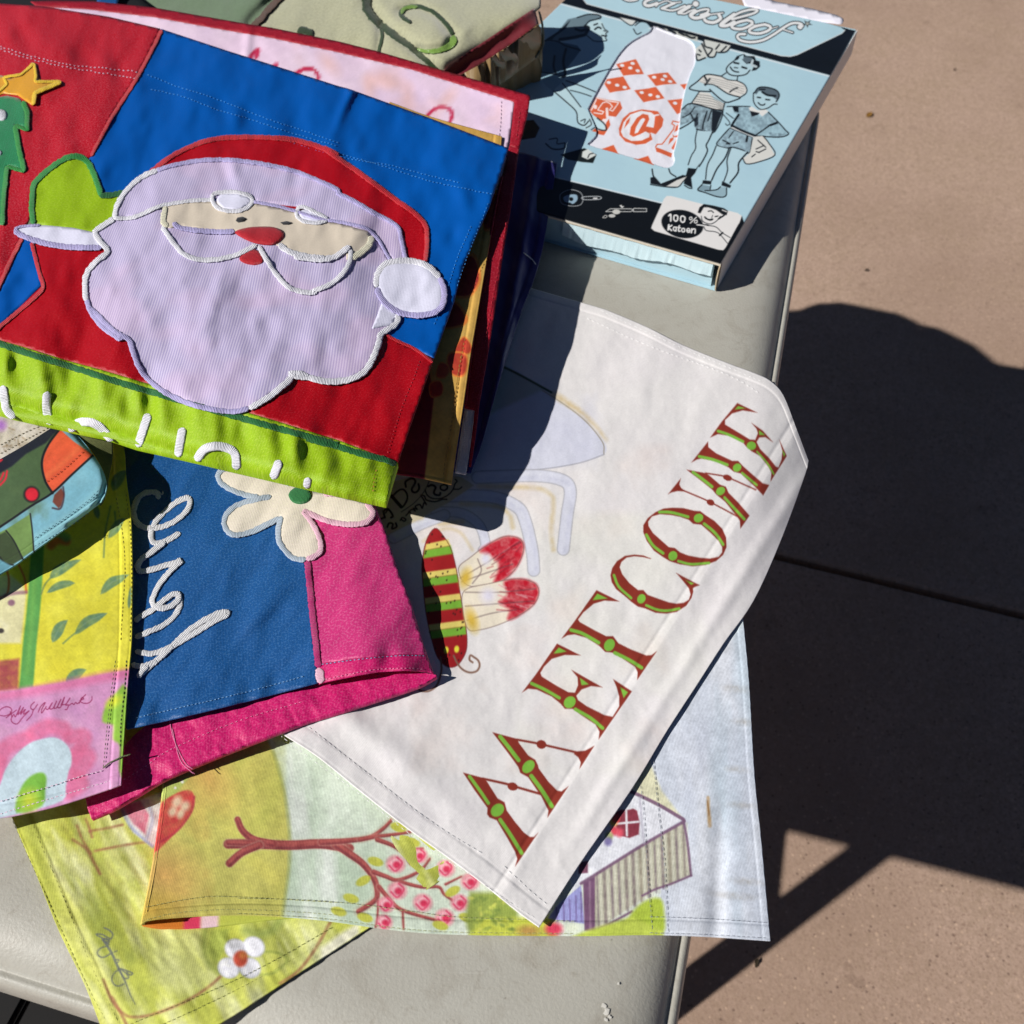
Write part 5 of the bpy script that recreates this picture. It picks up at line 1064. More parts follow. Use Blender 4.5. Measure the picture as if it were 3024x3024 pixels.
ribbon('embroidered_scroll', Q('560,-60 545,20 560,70 600,120 690,190 800,270 880,340 960,420', *t1), 30, zq, .0008, VSH, cu_, h=.0022, w2=14)
ribbon('embroidered_scroll', Q('620,130 635,200 622,260 612,310', *t1), 10, zq, .0008, VSH, cu_, h=.0018)
ribbon('embroidered_scroll', Q('800,130 755,100 740,70 770,45 830,35 900,55 960,95 1010,150 1040,200', *t1), 13, zq, .0008, VSH, cu_, h=.002)
ribbon('embroidered_scroll', Q('745,80 760,52 800,38 840,38', *t1), 12, zq, .0018, VSL, cu_, h=.002)
ribbon('embroidered_scroll', Q('1042,200 1040,240 1005,270 950,290 880,292 830,278', *t1), 24, zq, .0008, VSL, cu_, h=.0022, w2=8)
ribbon('embroidered_scroll', Q('150,185 190,175 240,200', *t1), 26, zq, .0008, VSH, cu_, h=.0022)
# cushion body below, hidden under the stack: it carries the flags
bdy = Height([(300, -60, .030), (1000, 300, .034), (1400, 200, .030), (700, 900, .030), (1200, 800, .028), (100, 500, .030)])
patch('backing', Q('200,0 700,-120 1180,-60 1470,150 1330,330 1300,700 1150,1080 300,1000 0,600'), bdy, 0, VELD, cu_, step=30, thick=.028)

# ---- blue cloth peeping out at the top left
bc = tag(empty('folded_cloth', base_at((300, -20))), 'sliver of bright blue cloth behind the red flag at the top left', 'cloth')
zbc = Height([(60, 0, .052), (300, -40, .055), (480, 10, .052), (200, -200, .05), (500, -150, .05)], wr=.003, wl=60, seed=9)
patch('blue_fold', Q('270,30 285,8 300,-60 370,-80 350,0 340,30'), zbc, .002, OXB, bc, step=10)
patch('dark_fold', Q('-60,40 -60,-60 320,-80 480,40'), zbc, -.006, cloth_mat('black_cloth', (24, 26, 30), 0.8), bc, step=20)

# ---- navy satin cloth
nc = tag(empty('satin_cloth', base_at((1560, 700), .003)), 'dark navy satin cloth hanging out on the right of the stack', 'cloth')
NAVY = cloth_mat('navy_satin', (34, 30, 110), 0.35, 0.8e-3, 0.15, 0.2, 0.5, 0.12)
def nav_extra(px): return .0028 * np.exp(-((px[:, 0] - 1565 + (px[:, 1] - 600) * .18) / 16.) ** 2) + .002 * np.sin(px[:, 1] / 33.) * np.clip((px[:, 0] - 1480) / 120, 0, 1)
zn = Height([(1551, 453, .034), (1644, 481, .030), (1628, 585, .026), (1602, 735, .018), (1566, 849, .012), (1520, 950, .009), (1488, 1081, .009), (1421, 1314, .010), (1390, 1395, .010), (1300, 1300, .014), (1350, 900, .020), (1420, 600, .030)], wr=.002, wl=60, ang=1.3, stretch=2, seed=91, extra=nav_extra)
G = coons(Q('1380,420 1551,452 1645,481'), spline(Q('1645,481 1628,585 1602,735 1575,830 1545,905 1514,1000 1488,1081 1450,1210 1421,1314 1390,1396')), Q('1250,1380 1320,1390 1390,1396'), Q('1380,420 1330,900 1250,1380'), 70, 180)
sheet('satin_cloth', G, zn, NAVY, nc, None, 0.2, hems=(('r', 22, .0006),))
ribbon('loose_thread', Q('1545,745 1570,765 1584,783'), 3, zn, .0015, WT, nc, h=.0005, wob=0)

# ---- pink flag with red border
kf = tag(empty('garden_flag', base_at((1300, 300), .05)), 'pale pink printed flag with dark red border and red script under the top flag', 'flag', 'garden flags heaped on the table')
def pk_extra(px):
    return .0014 * np.exp(-((px[:, 0] - 735 + (px[:, 1] - 100) * .1) / 14.) ** 2)
zk = Height([(124, 5, .060), (455, 23, .062), (740, 72, .064), (1000, 122, .066), (1318, 210, .064), (1566, 282, .069), (1535, 430, .063), (1488, 735, .053), (1447, 1000, .046), (1416, 1190, .038), (1390, 1376, .022), (1200, 400, .062), (900, 300, .064), (1300, 900, .05), (1200, 1300, .03)], wr=.0022, wl=110, ang=0.6, stretch=2, seed=101, extra=pk_extra)
REDB = cloth_mat('crimson_nylon', (150, 16, 36), 0.5, 0.8e-3, 0.3, 0.0, 0.25, 0.14, spark=(800, .5, .35, (206, 80, 96)))
pkp = np.vstack([Q('126,18 250,24 455,48 640,82 800,109 1000,152 1214,202 1519,298'), Q('1508,380 1499,432 1480,560 1300,560 900,420 476,130')])
patch('pink_panel', pkp, zk, 0, PRINT, kf, step=7, phi=0.3, canvas=cpk)
rt_ = np.vstack([Q('90,4 160,2 280,4 455,22 740,72 800,81 1000,122 1111,150 1318,210 1566,282'), Q('1560,330 1535,430 1525,436 1505,430 1519,300 1214,204 1000,154 800,111 640,84 455,50 250,26 110,20')])
patch('red_border', rt_, zk, .0006, REDB, kf, step=9, phi=0.3)
rr2 = np.vstack([Q('1505,428 1536,428 1528,470 1519,538 1506,630 1488,735 1470,860 1447,1010 1430,1110 1416,1190 1404,1290 1391,1378'), Q('1384,1376 1392,1300 1402,1210 1372,1204 1385,1110 1411,900 1430,800 1465,600 1483,518')])
patch('red_border', rr2, zk, .0003, REDB, kf, step=9, phi=0.1)
ribbon('red_edge_fold', Q('1483,518 1465,600 1430,800 1411,900 1390,1060 1374,1200'), 8, zk, .0012, REDB, kf, h=.0012, wob=.02)
patch('white_sleeve_tape', Q('1372,1205 1403,1206 1392,1290 1376,1401 1343,1395 1358,1300'), zk, -.0008, cloth_mat('white_tape', (222, 220, 222), 0.8, 1.2e-3, 0.5), kf, step=9)
RTH = thread_mat('red_thread', (186, 34, 52)); PKH = thread_mat('pinkish_thread', (214, 188, 210))
stitches('hem_stitching', [Q('1303,575 1298,700 1290,780', *t1) + (6, 0)], zk, .0006, PKH, kf, dash=8, gap=4, w=2.4)
stitches('hem_stitching', [Q('1535,330 1528,380 1522,425'), Q('1530,440 1510,560 1480,740 1450,900 1432,1020')], zk, .0012, RTH, kf, dash=8, gap=5, w=2.4)

# ---- autumn flag
af = tag(empty('garden_flag', base_at((1330, 1200), .05)), 'golden autumn flag with orange leaves, its strip showing beneath the top flag', 'flag', 'garden flags heaped on the table')
za = Height([(1271, 344, .068), (1478, 399, .064), (1440, 700, .056), (1406, 952, .0525), (1390, 1045, .052), (1369, 1190, .0475), (1350, 1310, .037), (1333, 1430, .025), (1250, 1412, .029), (1173, 1399, .032), (1100, 800, .056)], wr=.0010, wl=120, seed=111)
G = coons(spline(Q('1150,300 1271,344 1400,380 1482,402')), spline(Q('1482,402 1470,560 1440,750 1406,952 1390,1045 1369,1190 1350,1310 1333,1430')), spline(Q('1020,1370 1173,1399 1250,1412 1333,1430')), Q('1150,300 1080,900 1020,1370'), 150, 420)
sheet('printed_cloth', G, za, PRINT, af, ca, 0.25, hems=(('r', 24, .0006), ('b', 10, .0004)))
THA = thread_mat('gold_thread', (168, 126, 50)); stitches('hem_stitching', [Q('1100,190 1060,400 1040,600 1000,800 975,985', *b8) + (4, 0), Q('1085,290 1050,520 1020,740 985,960', *b8)], za, .0009, THA, af, dash=9, gap=4, w=2.4)

# ---- Christmas flag on top
xf = tag(empty('applique_flag', base_at((700, 700), .06)), 'sewn Christmas flag with bearded man in red cap on blue, topmost of the stack', 'flag', 'garden flags heaped on the table')
def xf_extra(px):
    x, y = px[:, 0], px[:, 1]
    hem = (230 + (x - 400) * .352) ; q = y - hem                       # stitched sleeve seam across the top
    pk = np.sin(x / 21. + 1.5 * np.sin(x / 55.)) * np.exp(-(q / 42.) ** 2) * .0011
    band = y - (1005 + (x - 0) * .292)                                # seam of the lime band
    pk = pk + (np.sin(x / 19. + 2.2 * np.sin(x / 70.)) * .0016 + np.sin(x / 9.) * .0004) * np.exp(-((band - 55) / 55.) ** 2) * np.clip(band / 20., 0, 1)
    cr = .0030 * np.exp(-((x - 1025 + (y - 300) * .42) / 13.) ** 2) * np.clip((430 - y) / 150, 0, 1)        # crease in the blue
    cr = cr + .0020 * np.exp(-((x - 690 - (y - 500) * .25) / 20.) ** 2) * np.exp(-((y - 500) / 70.) ** 2)
    bulge = -.0100 * np.clip(band - 10, 0, 300) / 300.0
    rol = -.0085 * np.clip((band - 118) / 60., 0, 1) ** 2
    fine = .0009 * fbm(x / 42., y / 64., 151, 3)
    return pk + cr + bulge + rol + fine
zx = Height([(0, 10, .072), (321, 49, .072), (673, 150, .073), (1000, 254, .073), (1266, 347, .072), (1501, 437, .071), (1447, 606, .0695), (1369, 776, .063), (1323, 932, .0590), (1281, 1055, .0605), (1210, 1250, .063), (1173, 1366, .060), (1139, 1487, .064), (922, 1438, .071), (580, 1358, .068), (207, 1267, .064), (0, 1218, .062), (-120, 1180, .06), (-120, 0, .07), (500, 600, .074), (900, 800, .070), (700, 1100, .072), (200, 800, .072)],
            wr=.0040, wl=110, ang=1.9, stretch=1.9, seed=121, extra=xf_extra)
SRED = cloth_mat('red_nylon', (168, 4, 20), 0.42, 0.8e-3, 0.3, 0.0, 0.3, 0.10, spark=(900, .52, .22, (204, 60, 72)))
SRED2 = cloth_mat('red_nylon_sheen', (184, 18, 36), 0.4, 0.8e-3, 0.35, 0.0, 0.4, 0.12, spark=(800, .50, .4, (220, 100, 112)))  # the red again, thread sheen painted in as a lighter colour
SBLU = cloth_mat('royal_blue_nylon', (0, 84, 170), 0.4, 0.7e-3, 0.2, 0.0, 0.3, 0.05)
SLIM = cloth_mat('lime_nylon', (146, 182, 20), 0.5, 0.9e-3, 0.4, 0.0, 0.25, 0.10, spark=(800, .52, .28, (200, 216, 90)))
LAVN = cloth_mat('lavender_white_nylon', (212, 202, 228), 0.55, 0.7e-3, 0.15, 0.0, 0.25, 0.03, stripe=(0.3142 / 1.7e-3, (158, 148, 196), 0.8), spark=(16, .48, .22, (226, 186, 212)))
LAVP = cloth_mat('pale_white_nylon', (222, 222, 242), 0.55, 1.0e-3, 0.25, 0.1, 0.3, 0.05)
FACE = cloth_mat('skin_beige_nylon', (216, 204, 186), 0.5, 0.7e-3, 0.25, 0.0, 0.25, 0.06)
SGRN = cloth_mat('emerald_satin', (22, 134, 80), 0.35, 1.2e-3, 0.5, 0.2, 0.5, 0.14); SGLD = cloth_mat('gold_satin', (222, 158, 20), 0.35, 1.0e-3, 0.3, 0.2, 0.5, 0.08)
TW = thread_mat('white_satin_stitch', (232, 232, 240), strn=0.9); TW_SHADE = thread_mat('shaded_white_stitch', (186, 178, 226), strn=0.9); TRD = thread_mat('red_satin_stitch', (196, 14, 34), strn=0.9); TGR = thread_mat('green_satin_stitch', (36, 142, 54), strn=0.9); TDG = thread_mat('dark_green_satin_stitch', (22, 104, 44), strn=0.9); TYL = thread_mat('yellow_satin_stitch', (236, 196, 30), strn=0.8); TIV = thread_mat('ivory_satin_stitch', (226, 222, 196), strn=0.9); TBK = thread_mat('black_satin_stitch', (36, 36, 38), strn=0.6); TBL = thread_mat('bright_blue_stitch', (40, 136, 216))  # lavender thread is the white stitch with shade put into its colour
# base panels, butted along the sewn seams
seam = Q('476,85 440,160 400,232 330,340 270,462')
patch('red_panel', np.vstack([Q('-120,10 0,10 124,18 321,49'), seam, Q('150,560 90,640 60,705 0,860 -120,900')]), zx, 0, SRED2, xf, step=10, phi=0.2)
blue = np.vstack([Q('476,85 673,150 800,190 1000,254 1028,261 1266,347 1501,437 1447,606 1369,776 1341,890 1281,1058'), Q('1200,1020 1130,985 700,900 420,700 270,600 150,560'), seam[::-1]])
patch('blue_panel', blue, zx, 0, SBLU, xf, step=10, phi=0.35)
patch('blue_corner', Q('60,705 0,860 -120,900 -120,1010 0,962 60,905 126,838 112,780 95,700'), zx, .0001, SBLU, xf, step=10, phi=0.35)
coat = np.vstack([Q('95,700 112,780 128,840 60,905 0,962 -120,985 -120,975'), Q('-120,968 0,1004 95,1032 200,1065 300,1092 400,1122 600,1180 800,1238 1000,1300 1175,1366'), Q('1210,1262 1281,1058 1200,1020 1130,985 700,900 420,720 200,690')])
patch('red_coat', coat, zx, .0001, SRED, xf, step=10, phi=0.3)
bandp = np.vstack([Q('-120,975 0,1004 95,1032 200,1065 300,1092 400,1122 600,1180 800,1238 1000,1300 1175,1366'), Q('1139,1487 1059,1469 922,1438 704,1387 580,1358 399,1317 311,1288 207,1267 168,1257 41,1229 0,1218 -120,1190')])
patch('lime_band', bandp, zx, .0002, SLIM, xf, step=8, phi=0.28, thick=.004)
# the part folded under below the band
zfu = Height([(-120, 1190, .050), (600, 1350, .055), (1139, 1487, .052), (1200, 1250, .054), (0, 1000, .052)])
patch('folded_under_layer', Q('-120,1190 0,1216 207,1264 580,1354 1059,1465 1137,1484 1225,1200 500,1050 -120,950'), zfu, -.004, SLIM, xf, step=24)
# appliqués
mit = np.vstack([Q('185,1270 180,1200 183,1090 205,1030 300,950 400,895 470,898 520,950 550,1030 575,1110 640,1120 720,1095 760,1180 700,1260 560,1330 300,1300', *t0)])
o = patch('mitten', mit, zx, .0008, SLIM, xf, step=10, smooth=0, phi=0.1); ribbon('stitched_edge', Q('192,1280 182,1200 188,1080 210,1030 300,950 390,898 450,895 500,925 535,990 560,1060 578,1118', *t0), 18, zx, .0012, TGR, o, h=.0011); ribbon('stitched_edge', Q('565,1115 640,1112 720,1095', *t0), 18, zx, .0012, TDG, o, h=.0011)
cuf = Q('80,1310 110,1290 260,1285 420,1300 560,1330 620,1400 570,1415 450,1410 300,1395 150,1350 95,1340', *t0)
o = patch('cuff', cuf, zx, .0014, LAVP, xf, step=8, phi=0.1); ribbon('stitched_edge', Q('80,1312 120,1340 200,1372 330,1402 460,1412 580,1412', *t0), 17, zx, .0018, TW_SHADE, o, h=.0011); ribbon('stitched_edge', Q('80,1308 120,1292 230,1283', *t0), 8, zx, .0018, TW_SHADE, o, h=.0008)
hat = np.vstack([Q('820,1010 880,970 1000,880 1150,810 1300,785 1480,785 1660,795 1800,830 1932,890', *t0), Q('300,850 460,960 600,1060 720,1150 830,1230 885,1300 890,1420 880,1500 760,1490', *t1), Q('1700,1250 1300,1100 900,1060', *t0)])
o = patch('red_cap', hat, zx, .0010, SRED, xf, step=10, phi=0.3)
ribbon('stitched_edge', np.vstack([Q('840,1000 900,950 1000,880 1150,812 1300,785 1480,783 1660,795 1800,830 1932,885', *t0), Q('300,845 460,955 600,1055 720,1145 830,1225 885,1295 890,1400 880,1500', *t1)]), 15, zx, .0013, TRD, o, h=.0011)
brim = np.vstack([Q('655,1240 670,1170 720,1090 800,1010 900,965 1000,940 1150,915 1300,912 1480,930 1650,965 1800,1020 1932,1085', *t0), Q('380,1100 480,1150 580,1210 680,1260 730,1290 760,1360 780,1480 700,1490 640,1420 590,1350 480,1300 320,1250 180,1180', *t1), Q('1450,1150 1300,1120 1100,1140 900,1180 760,1230', *t0)])
o = patch('cap_brim', brim, zx, .0018, LAVN, xf, step=10, phi=0.0)
ribbon('stitched_edge', Q('655,1245 665,1180 715,1095 800,1015 900,968', *t0), 16, zx, .0022, TW, o, h=.0011)
ribbon('stitched_edge', np.vstack([Q('890,972 1000,940 1150,915 1300,912 1480,932 1650,968 1800,1022 1932,1085', *t0), Q('380,1100 480,1150 580,1210 680,1262 728,1300 745,1370 770,1480', *t1)]), 13, zx, .0022, TW_SHADE, o, h=.0011)
beard = np.vstack([Q('655,1240 760,1235 940,1165 1230,1145 1450,1160 1700,1215 1932,1250', *t0), Q('480,1295 590,1350 640,1420 680,1490 615,1560 600,1640 660,1740 720,1790 720,1840 660,1890 612,1932', *t1), Q('630,150 600,260 540,370 460,420 330,435 220,420 150,390 90,440 0,510', *b8), Q('1420,590 1320,612 1240,600 1100,570 960,510 840,420 780,320 740,210 660,160 570,80 500,0', *fo), Q('560,1860 500,1740 485,1650 490,1560 540,1490 610,1440 570,1370 540,1330 600,1280', *t0)])
bd_ = patch('beard', beard, zx, .0013, LAVN, xf, step=11, phi=0.0)
ribbon('stitched_edge', Q('655,1245 600,1280 545,1320 570,1375 615,1435 550,1490 495,1560 485,1650 495,1720', *t0), 18, zx, .0020, TW, bd_, h=.0012)
ribbon('stitched_edge', np.vstack([Q('492,1700 520,1780 580,1860 690,1932', *t0), Q('500,5 570,80 660,155 735,200 760,270 790,350 850,430 960,510 1100,570 1240,602 1330,610 1420,592', *fo)]), 16, zx, .0020, TW_SHADE, bd_, h=.0012)
ribbon('stitched_edge', np.vstack([Q('1420,592 1530,530 1640,440 1690,390 1760,415', *fo), Q('110,400 150,392 250,425 350,438 450,425 540,375 600,265 625,170', *b8)]), 19, zx, .0020, TW, bd_, h=.0012)
ribbon('stitched_edge', Q('610,1935 640,1895 700,1860 728,1820 715,1790', *t1), 18, zx, .0020, TW, bd_, h=.0012)
ribbon('stitched_edge', Q('650,1245 760,1240 900,1180 960,1165 1090,1145 1220,1140', *t0), 12, zx, .0024, TW, bd_, h=.0010)
face = np.vstack([Q('945,1165 1090,1148 1240,1150 1440,1155 1600,1190 1750,1225 1932,1260', *t0), Q('320,1260 450,1290 560,1320 575,1370 540,1420 470,1470 430,1480 430,1410 380,1460 280,1480 150,1460 60,1410 -20,1370', *t1), Q('1450,1340 1300,1322 1130,1310 1030,1290 960,1300 925,1260', *t0)])
fc = patch('face', face, zx, .0022, FACE, xf, step=9, phi=0.1)
ribbon('stitched_edge', Q('945,1175 935,1230 935,1275 960,1290', *t0), 18, zx, .0026, TIV, fc, h=.0010); ribbon('stitched_edge', Q('575,1345 560,1400 500,1450 460,1475', *t1), 20, zx, .0026, TIV, fc, h=.0011)
ribbon('stitched_edge', Q('1440,1150 1560,1170 1690,1205 1800,1240 1880,1255', *t0), 10, zx, .0028, TW_SHADE, fc, h=.0010)
ribbon('stitched_edge', Q('320,1255 440,1275 540,1300 600,1350 650,1430 685,1490', *t1), 10, zx, .0028, TW_SHADE, fc, h=.0010)
for s, m_ in (('925,1290 950,1330 1000,1400 1050,1450 1130,1480 1230,1480 1330,1460 1420,1420 1465,1395', TW), ('985,1270 1030,1300 1130,1315 1250,1322 1340,1320', TW_SHADE)): ribbon('moustache_edge', Q(s, *t0), 15, zx, .0026, m_, bd_, h=.0011)
ribbon('moustache_edge', np.vstack([Q('1475,1400 1520,1480 1580,1570 1650,1640 1740,1668 1800,1665', *t0), Q('245,1660 340,1620 410,1560 450,1490 455,1420', *t1)]), 15, zx, .0026, TW, bd_, h=.0011)
ribbon('moustache_edge', np.vstack([Q('1590,1390 1640,1430 1730,1460 1850,1475', *t0), Q('130,1460 250,1478 350,1470 430,1420 450,1400', *t1)]), 18, zx, .0030, TW, bd_, h=.0011)
ribbon('eyebrow', Q('1215,1110 1215,1150 1250,1190 1330,1205 1400,1190 1440,1150 1420,1115 1340,1095 1260,1098', *t0), 13, zx, .0028, TW, fc, h=.0011, closed=True)
ribbon('eyebrow', Q('150,1200 165,1180 200,1185 280,1225 320,1252 260,1272 190,1262 150,1235', *t1), 12, zx, .0028, TW, fc, h=.0011, closed=True)
patch('eyebrow_fill', spline(Q('1235,1140 1270,1105 1340,1103 1410,1122 1430,1150 1390,1180 1330,1195 1265,1180', *t0), 3, True), zx, .0027, LAVP, fc, step=8)
patch('eyebrow_fill', spline(Q('160,1215 200,1195 270,1228 300,1250 250,1265 190,1255', *t1), 3, True), zx, .0027, LAVP, fc, step=8)
patch('eye', Q('1345,1258 1355,1240 1385,1235 1410,1248 1390,1262 1360,1268', *t0), zx, .0030, TBK, fc, step=6); patch('eye', Q('55,1268 90,1260 125,1270 105,1280 70,1280', *t1), zx, .0030, TBK, fc, step=6)
o = patch('nose', spline(Q('1340,1325 1400,1300 1480,1292 1560,1295 1615,1318 1615,1355 1570,1390 1500,1392 1420,1372', *t0), 3, True), zx, .0032, TRD, fc, step=7, puff=.0014, pw=18)
patch('mouth', spline(Q('1365,1475 1400,1440 1450,1420 1490,1445 1500,1490 1460,1508 1400,1500', *t0), 3, True), zx, .0024, TRD, bd_, step=7, puff=.0008, pw=12)
pom = Q('600,1600 620,1530 680,1495 780,1492 880,1515 960,1580 990,1660 975,1740 920,1785 820,1795 720,1775 640,1710', *t1)
o = patch('pompom', pom, zx, .0026, LAVP, xf, step=9, smooth=4, phi=0.0, puff=.0012, pw=20)
ribbon('stitched_edge', Q('960,1580 990,1665 975,1745 920,1788 820,1798 720,1775 640,1712 602,1640', *t1), 19, zx, .0032, TW_SHADE, o, h=.0012); ribbon('stitched_edge', Q('600,1640 608,1570 650,1510 720,1490 800,1490 890,1515 965,1585', *t1), 19, zx, .0032, TW, o, h=.0012)
patch('beard_tip', Q('610,1790 640,1700 720,1780 700,1850 575,1875', *t1), zx, .0018, LAVP, bd_, step=8)
# tree and star
tre = Q('-120,640 -40,560 40,545 110,560 150,610 150,720 170,740 85,705 110,850 150,980 40,940 40,1050 20,1280 -120,1290', *t0)
tr = patch('tree', tre, zx, .0008, SGRN, xf, step=10, phi=0.4)
ribbon('stitched_edge', Q('130,575 155,640 155,720 165,742', *t0), 16, zx, .0014, TGR, tr, h=.0012); ribbon('stitched_edge', Q('165,742 120,728 85,712', *t0), 12, zx, .0014, TGR, tr, h=.001); ribbon('stitched_edge', Q('85,712 100,800 120,900 140,978', *t0), 16, zx, .0014, TGR, tr, h=.0012); ribbon('stitched_edge', Q('140,978 80,960 40,945', *t0), 12, zx, .0014, TGR, tr, h=.001); ribbon('stitched_edge', Q('40,945 30,1050 20,1150 15,1285', *t0), 16, zx, .0014, TGR, tr, h=.0012)
for x, y, r in ((10, 655, 32), (-5, 870, 16)): patch('bauble', np.array([Q(f'{x},{y}', *t0)[0] + r * K1 * np.array([math.cos(a), math.sin(a)]) for a in np.linspace(0, 2 * math.pi, 15)[:-1]]), zx, .0014, TW, tr, step=6, puff=.001, pw=10)
sta = Q('-60,425 10,430 60,450 120,425 180,355 205,360 215,420 220,460 340,460 350,470 240,510 200,545 200,590 185,600 100,540 20,530 -60,560', *t0)
st_ = patch('star', sta, zx, .0020, SGLD, xf, step=8, phi=0.3); ribbon('stitched_edge', Q('-30,540 40,480 20,440 120,425 195,360', *t0), 9, zx, .0026, TYL, st_, h=.001, smooth=0); ribbon('stitched_edge', Q('195,360 205,430 200,465 350,465', *t0), 9, zx, .0026, TYL, st_, h=.001, smooth=0); ribbon('stitched_edge', Q('350,467 260,505 200,530 190,598', *t0), 14, zx, .0026, TYL, st_, h=.0013, smooth=0)
# seam borders
ribbon('seam_border', Q('478,88 440,165 400,238 330,348 268,462'), 12, zx, .0006, TRD, xf, h=.001)
ribbon('seam_border', Q('128,1355 70,1470 10,1600 -40,1700', *t0), 14, zx, .0008, TRD, xf, h=.001)
ribbon('seam_border', Q('180,1380 205,1480 225,1560 245,1620 235,1660 150,1740 40,1830 -40,1900', *t0), 13, zx, .0008, TRD, xf, h=.001)
ribbon('seam_border', np.vstack([Q('-60,195 0,222 200,290 420,358 700,448 960,525 1250,610 1550,695 1932,800', *fo), Q('200,760 350,800 500,845 640,880 715,910', *b8)]), 19, zx, .0008, TDG, xf, h=.0011)
ribbon('seam_border', Q('640,160 720,205 800,240 870,285 925,330', *b8), 9, zx, .0006, TRD, xf, h=.0007)
# raised white letters cut off by the fold
for s in ('15,460 25,530 40,600 85,645', '272,495 265,560 270,620 288,684', '395,722 440,678 500,668 560,690 605,735 642,776', '848,620 825,690 805,750 785,812', '1045,700 1030,770 1015,868', '1118,892 1160,830 1220,808 1290,815 1340,850 1350,942', '1595,885 1575,940 1555,996'):
    ribbon('letter', Q(s, *fo), 26, zx, .0006, TW, xf, h=.0016, wob=.05)
ribbon('letter', Q('212,985 203,1048', *b8), 22, zx, .0006, TW, xf, h=.0014, wob=.05)
# seam stitching
stitches('hem_stitching', [Q('840,425 1000,490 1180,545 1350,610 1530,680 1700,735 1932,815', *t0), Q('860,485 1050,530 1230,600 1420,655 1600,715 1780,770 1932,810', *t0) + (0, 12), Q('200,830 400,900 620,960 870,1000 1100,1060 1270,1100', *t1) + (-100, -30), Q('330,860 600,935 900,1030 1150,1085 1275,1110', *t1)], zx, .0007, TBL, xf, dash=6, gap=5, w=2.6, jit=2)
stitches('hem_stitching', [Q('1150,1290 1090,1420 1040,1560 1000,1700 930,1870', *t1) + (-4, 0), Q('1240,1160 1130,1440 1060,1640', *t1)], zx, .0007, TBL, xf, dash=6, gap=5, w=2.4, jit=1.5)
stitches('hem_stitching', [Q('0,262 100,300 200,325 400,370 600,390 800,410', *t0), Q('0,280 150,330 400,385 790,450', *t0)], zx, .0008, PKH, xf, dash=6, gap=6, w=2.6, jit=4)
stitches('hem_stitching', [Q('850,320 800,450 740,600 690,760 660,860', *b8), Q('600,940 590,1000 580,1080', *b8)], zx, .0007, RTH, xf, dash=6, gap=5, w=2.4, jit=1.5)
# ------------------------------------------------------------------ cardboard box with printed lid
BH = 0.026
FR = W([(2129, 779)], BH)[0]; BR_ = W([(2534, 85)], BH)[0]
bd = (BR_ - FR)[:2]; BL = np.linalg.norm(bd); bd /= BL; bl = np.array([-bd[1], bd[0]])       # bl points left
fdir = (W([(1691, 655)], BH)[0] - FR)[:2]; fdir /= np.linalg.norm(fdir)
BWID = 0.29
def bp3(a, c, z):   # a along front edge to the left, c to the back
    p = FR[:2] + fdir * a + bd * c; return np.array([p[0], p[1], z])
cx = Canvas(1100, -560, 2600, 820, 1.1, (180, 214, 226))
k1, k2, k3, k4, k5 = (1500, 0, K1), (1560, 0, K2), (2000, 0, K2), (1560, 350, K2), (1900, 250, K2)
BK, WH, INK = (18, 21, 24), (232, 232, 230), (24, 28, 32)
cx.wash((172, 206, 222), 0.5, 160, 131)
# title banner
cx.poly(Q('-700,-260 220,-5 1840,430 1990,165 1600,30 900,-200 -700,-640', *k1), BK, 1.5)
cx.line(Q('200,-5 1000,212 1838,436', *k1), 7 * K1, (226, 234, 238), 1.2)
cx.poly(Q('400,-140 425,-10 450,22 1560,318 1610,322 1650,312 1905,190 1922,172 1900,155 1300,-40 600,-240', *k1), (184, 218, 230), 1.5)
cx.line(Q('425,-10 450,22 1560,318 1610,322 1650,312 1905,190 1922,172', *k1), 5 * K1, (232, 240, 242), 1.2, smooth=0)
ta, tb = (1820, 0, 320 / 1092), (2080, 10, 320 / 1092)
TT = [(ta, '60,-20 110,4 160,6 210,-4', 20), (ta, '420,-30 310,5 285,40 330,58 410,34', 32), (ta, '400,64 425,40 505,8 570,28 650,20', 15), (ta, '585,32 530,55 462,84', 28), (ta, '455,84 540,104 600,98 690,58', 20), (ta, '650,70 720,62 765,52', 12), (ta, '735,66 680,98 632,126', 38), (ta, '632,132 690,138 740,112 790,96', 18),
      (ta, '745,160 830,108 915,92 930,108 905,132 850,150', 22), (ta, '800,112 748,150 790,182 870,170 930,145', 34), (ta, '905,150 1000,140 1075,130', 14), (ta, '1035,150 1050,188 985,226 915,218 890,198', 32),
      (tb, '175,215 250,160 350,95 470,62 535,70 500,98 400,128 280,160', 24), (tb, '300,110 200,180 165,220 225,224 300,188', 34), (tb, '430,168 480,186 470,216 385,256 300,252 278,226 340,190 430,168', 28), (tb, '478,214 540,222', 10), (tb, '610,212 664,234 650,270 560,302 470,296 454,266 520,230 610,212', 28), (tb, '655,258 740,236', 10),
      (tb, '800,264 890,294', 14), (tb, '965,236 990,222 955,200 880,202 800,244 700,312 590,370 470,390 370,374 334,340 350,312 410,310', 26), (tb, '960,236 966,240', 44), (ta, '798,38 803,40', 56)]
for o, p, w in TT: cx.line(Q(p, *o), w * o[2] + 5.4, (40, 46, 50), 0.9)
for o, p, w in TT: cx.line(Q(p, *o), w * o[2], (238, 240, 240), 0.9)
sx, sy = Q('1485,270', *k3)[0]
cx.poly([(sx + (62 if i % 2 == 0 else 24) * K2 * math.cos(i * math.pi / 5 + .3), sy + (48 if i % 2 == 0 else 19) * K2 * math.sin(i * math.pi / 5 + .3)) for i in range(10)], (66, 72, 74), 1.0); cx.blob(sx, sy, 5, 4, (170, 176, 170), 0, 0.3)
